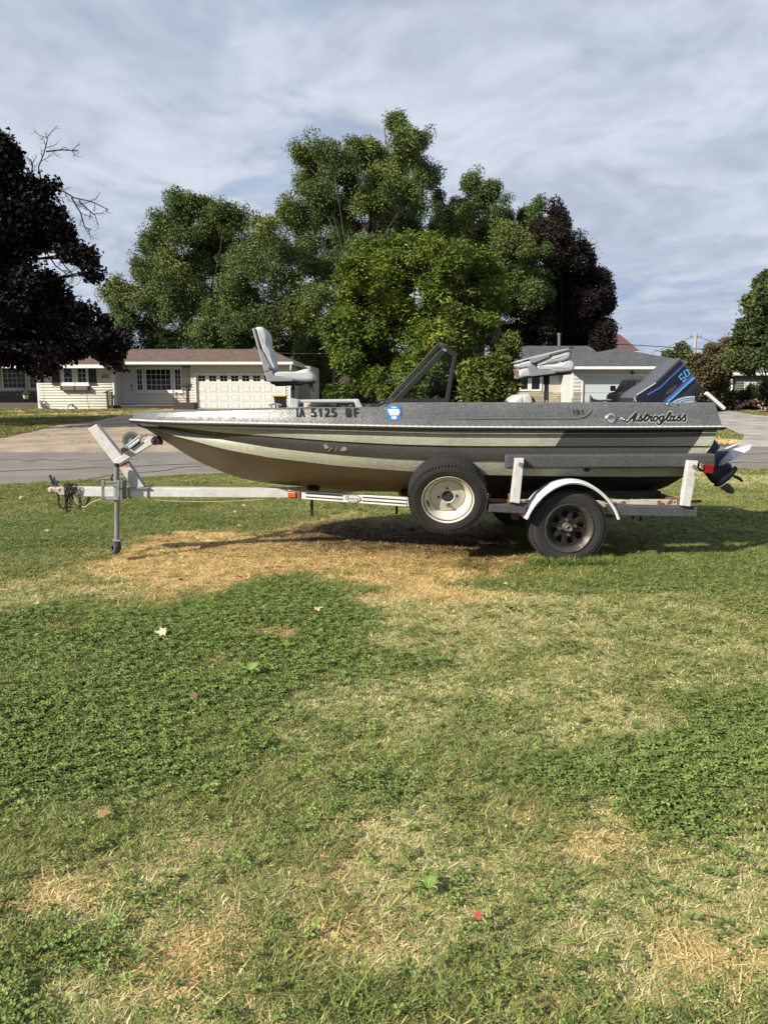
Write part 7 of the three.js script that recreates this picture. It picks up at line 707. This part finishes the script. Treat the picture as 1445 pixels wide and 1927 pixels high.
{
  const R = rng(777); const put = (kind, x, z, s, w, col) => { const h = heap[kind]; h[(R() * h.length) | 0].push([x, z, s, w, R() * 6.283, col]); };
  const C = { green: [.180, .222, .056], lush: [.148, .203, .050], olive: [.32, .32, .105], straw: [.68, .58, .29], dead: [.80, .56, .24], brown: [.135, .078, .036], clover: [.178, .240, .064] };
  const mixc = (a, b, t, k) => [lerp(a[0], b[0], t) * k, lerp(a[1], b[1], t) * k, lerp(a[2], b[2], t) * k];
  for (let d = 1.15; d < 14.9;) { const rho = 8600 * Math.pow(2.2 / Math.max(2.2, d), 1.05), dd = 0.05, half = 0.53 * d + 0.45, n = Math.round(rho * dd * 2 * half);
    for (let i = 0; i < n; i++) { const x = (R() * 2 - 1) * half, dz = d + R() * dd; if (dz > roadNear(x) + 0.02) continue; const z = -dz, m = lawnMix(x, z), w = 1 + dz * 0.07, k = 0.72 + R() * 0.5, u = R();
      if (u < m.dead * 0.96) { const br = Math.max(0.5 * sstep(m.n2, 0.5, 0.66), 2.2 * shadedSoilAt(x, z)); put('dead', x, z, (0.8 + R() * 0.5) * (1 + 0.5 * shadedSoilAt(x, z)), w, mixc(C.dead, C.brown, Math.min(1, br * (0.25 + 0.6 * R())), k)); }
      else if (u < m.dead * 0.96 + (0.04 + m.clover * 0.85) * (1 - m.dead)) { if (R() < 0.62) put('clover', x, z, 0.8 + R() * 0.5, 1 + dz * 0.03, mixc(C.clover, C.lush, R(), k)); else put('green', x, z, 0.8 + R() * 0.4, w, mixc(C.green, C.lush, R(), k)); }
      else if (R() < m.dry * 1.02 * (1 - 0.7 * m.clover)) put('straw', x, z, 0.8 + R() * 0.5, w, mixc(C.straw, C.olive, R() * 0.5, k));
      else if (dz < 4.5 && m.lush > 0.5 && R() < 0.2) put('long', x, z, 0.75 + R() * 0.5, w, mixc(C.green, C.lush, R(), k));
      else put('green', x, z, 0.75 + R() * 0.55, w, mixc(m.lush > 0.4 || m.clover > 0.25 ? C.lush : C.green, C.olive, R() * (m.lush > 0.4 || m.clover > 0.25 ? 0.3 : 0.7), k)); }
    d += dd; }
  // tall fringe round the wheels and along the street
  for (let i = 0; i < 420; i++) { const c = loc(1070, 994, 0.80), p = new V3(c.x + (R() - 0.5) * 0.62, 0, 0.9 + (R() - 0.35) * 0.16).applyAxisAngle(UPY, BYAW).add(BO); put('long', p.x, p.z, 0.7 + R() * 0.6, 1.2, mixc(C.lush, C.green, R(), 0.8 + R() * 0.4)); }
  // lawns beyond the street
  for (let i = 0; i < 42000; i++) { const d = 20 + Math.pow(R(), 1.3) * 25, x = (R() * 2 - 1) * (0.52 * d + 2); if (d < roadFar(x) + 0.1) continue; const z = -d; if (onPaved(x, d)) continue; const n = fbm(x * 0.5, z * 0.5, 3, 3), dry = sstep(n, 0.5, 0.7) * 0.6 + (Math.abs(d - 21.5) < 1.2 && x > 7 ? 0.6 : 0); const k = 0.8 + R() * 0.4; put('far', x, z, 0.6 + R() * 0.6, 1, R() < dry ? mixc(C.straw, C.dead, R(), k) : mixc(C.green, C.olive, R() * 0.7, k)); }
  const M = new THREE.Matrix4(), q = new THREE.Quaternion(), e = new THREE.Euler(), col = new THREE.Color(), lab = { green: 'short mown green grass blades over the front lawn', straw: 'dry yellow straw grass in the front lawn', dead: 'dead golden brown thatch in front of and under the boat', clover: 'dark green clover patches in the front lawn', long: 'longer grass round the wheel and in lush spots', far: 'grass of the yards across the street' }, nm = { green: 'lawn_grass', straw: 'dry_grass', dead: 'dead_grass', clover: 'clover', long: 'tall_grass', far: 'yard_grass' };
  let total = 0; for (const k in kinds) kinds[k].forEach((g, i) => { const l = heap[k][i]; if (!l.length) return; total += l.length; const im = prep(new THREE.InstancedMesh(g, gm, l.length)); im.name = numbered(nm[k]); l.forEach(([x, z, s, w, a, c], j) => { e.set((hash3(j, i, 1) - 0.5) * 0.25, a, (hash3(j, i, 2) - 0.5) * 0.25); q.setFromEuler(e); M.compose(new V3(x, terrain(x, z) + (k === 'far' ? 0 : 0), z), q, new V3(s * w, s * (0.8 + hash3(j, i, 3) * 0.4), s * w)); im.setMatrixAt(j, M); col.setRGB(...c); im.setColorAt(j, col); }); scene.add(im); tag(im, lab[k], null, null, 'stuff'); });
  console.log('tufts', total);
}
// put the origin of every thing at its base
for (const g of scene.children) if (g.isGroup && g.position.lengthSq() === 0 && g.rotation.y === 0) {
  const b = new THREE.Box3(); for (const c of g.children) if (!c.isInstancedMesh) b.expandByObject(c); if (b.isEmpty()) continue;
  const p = new V3((b.min.x + b.max.x) / 2, b.min.y, (b.min.z + b.max.z) / 2); g.position.copy(p); for (const c of g.children) c.position.sub(p);
}
renderer.render(scene, camera);
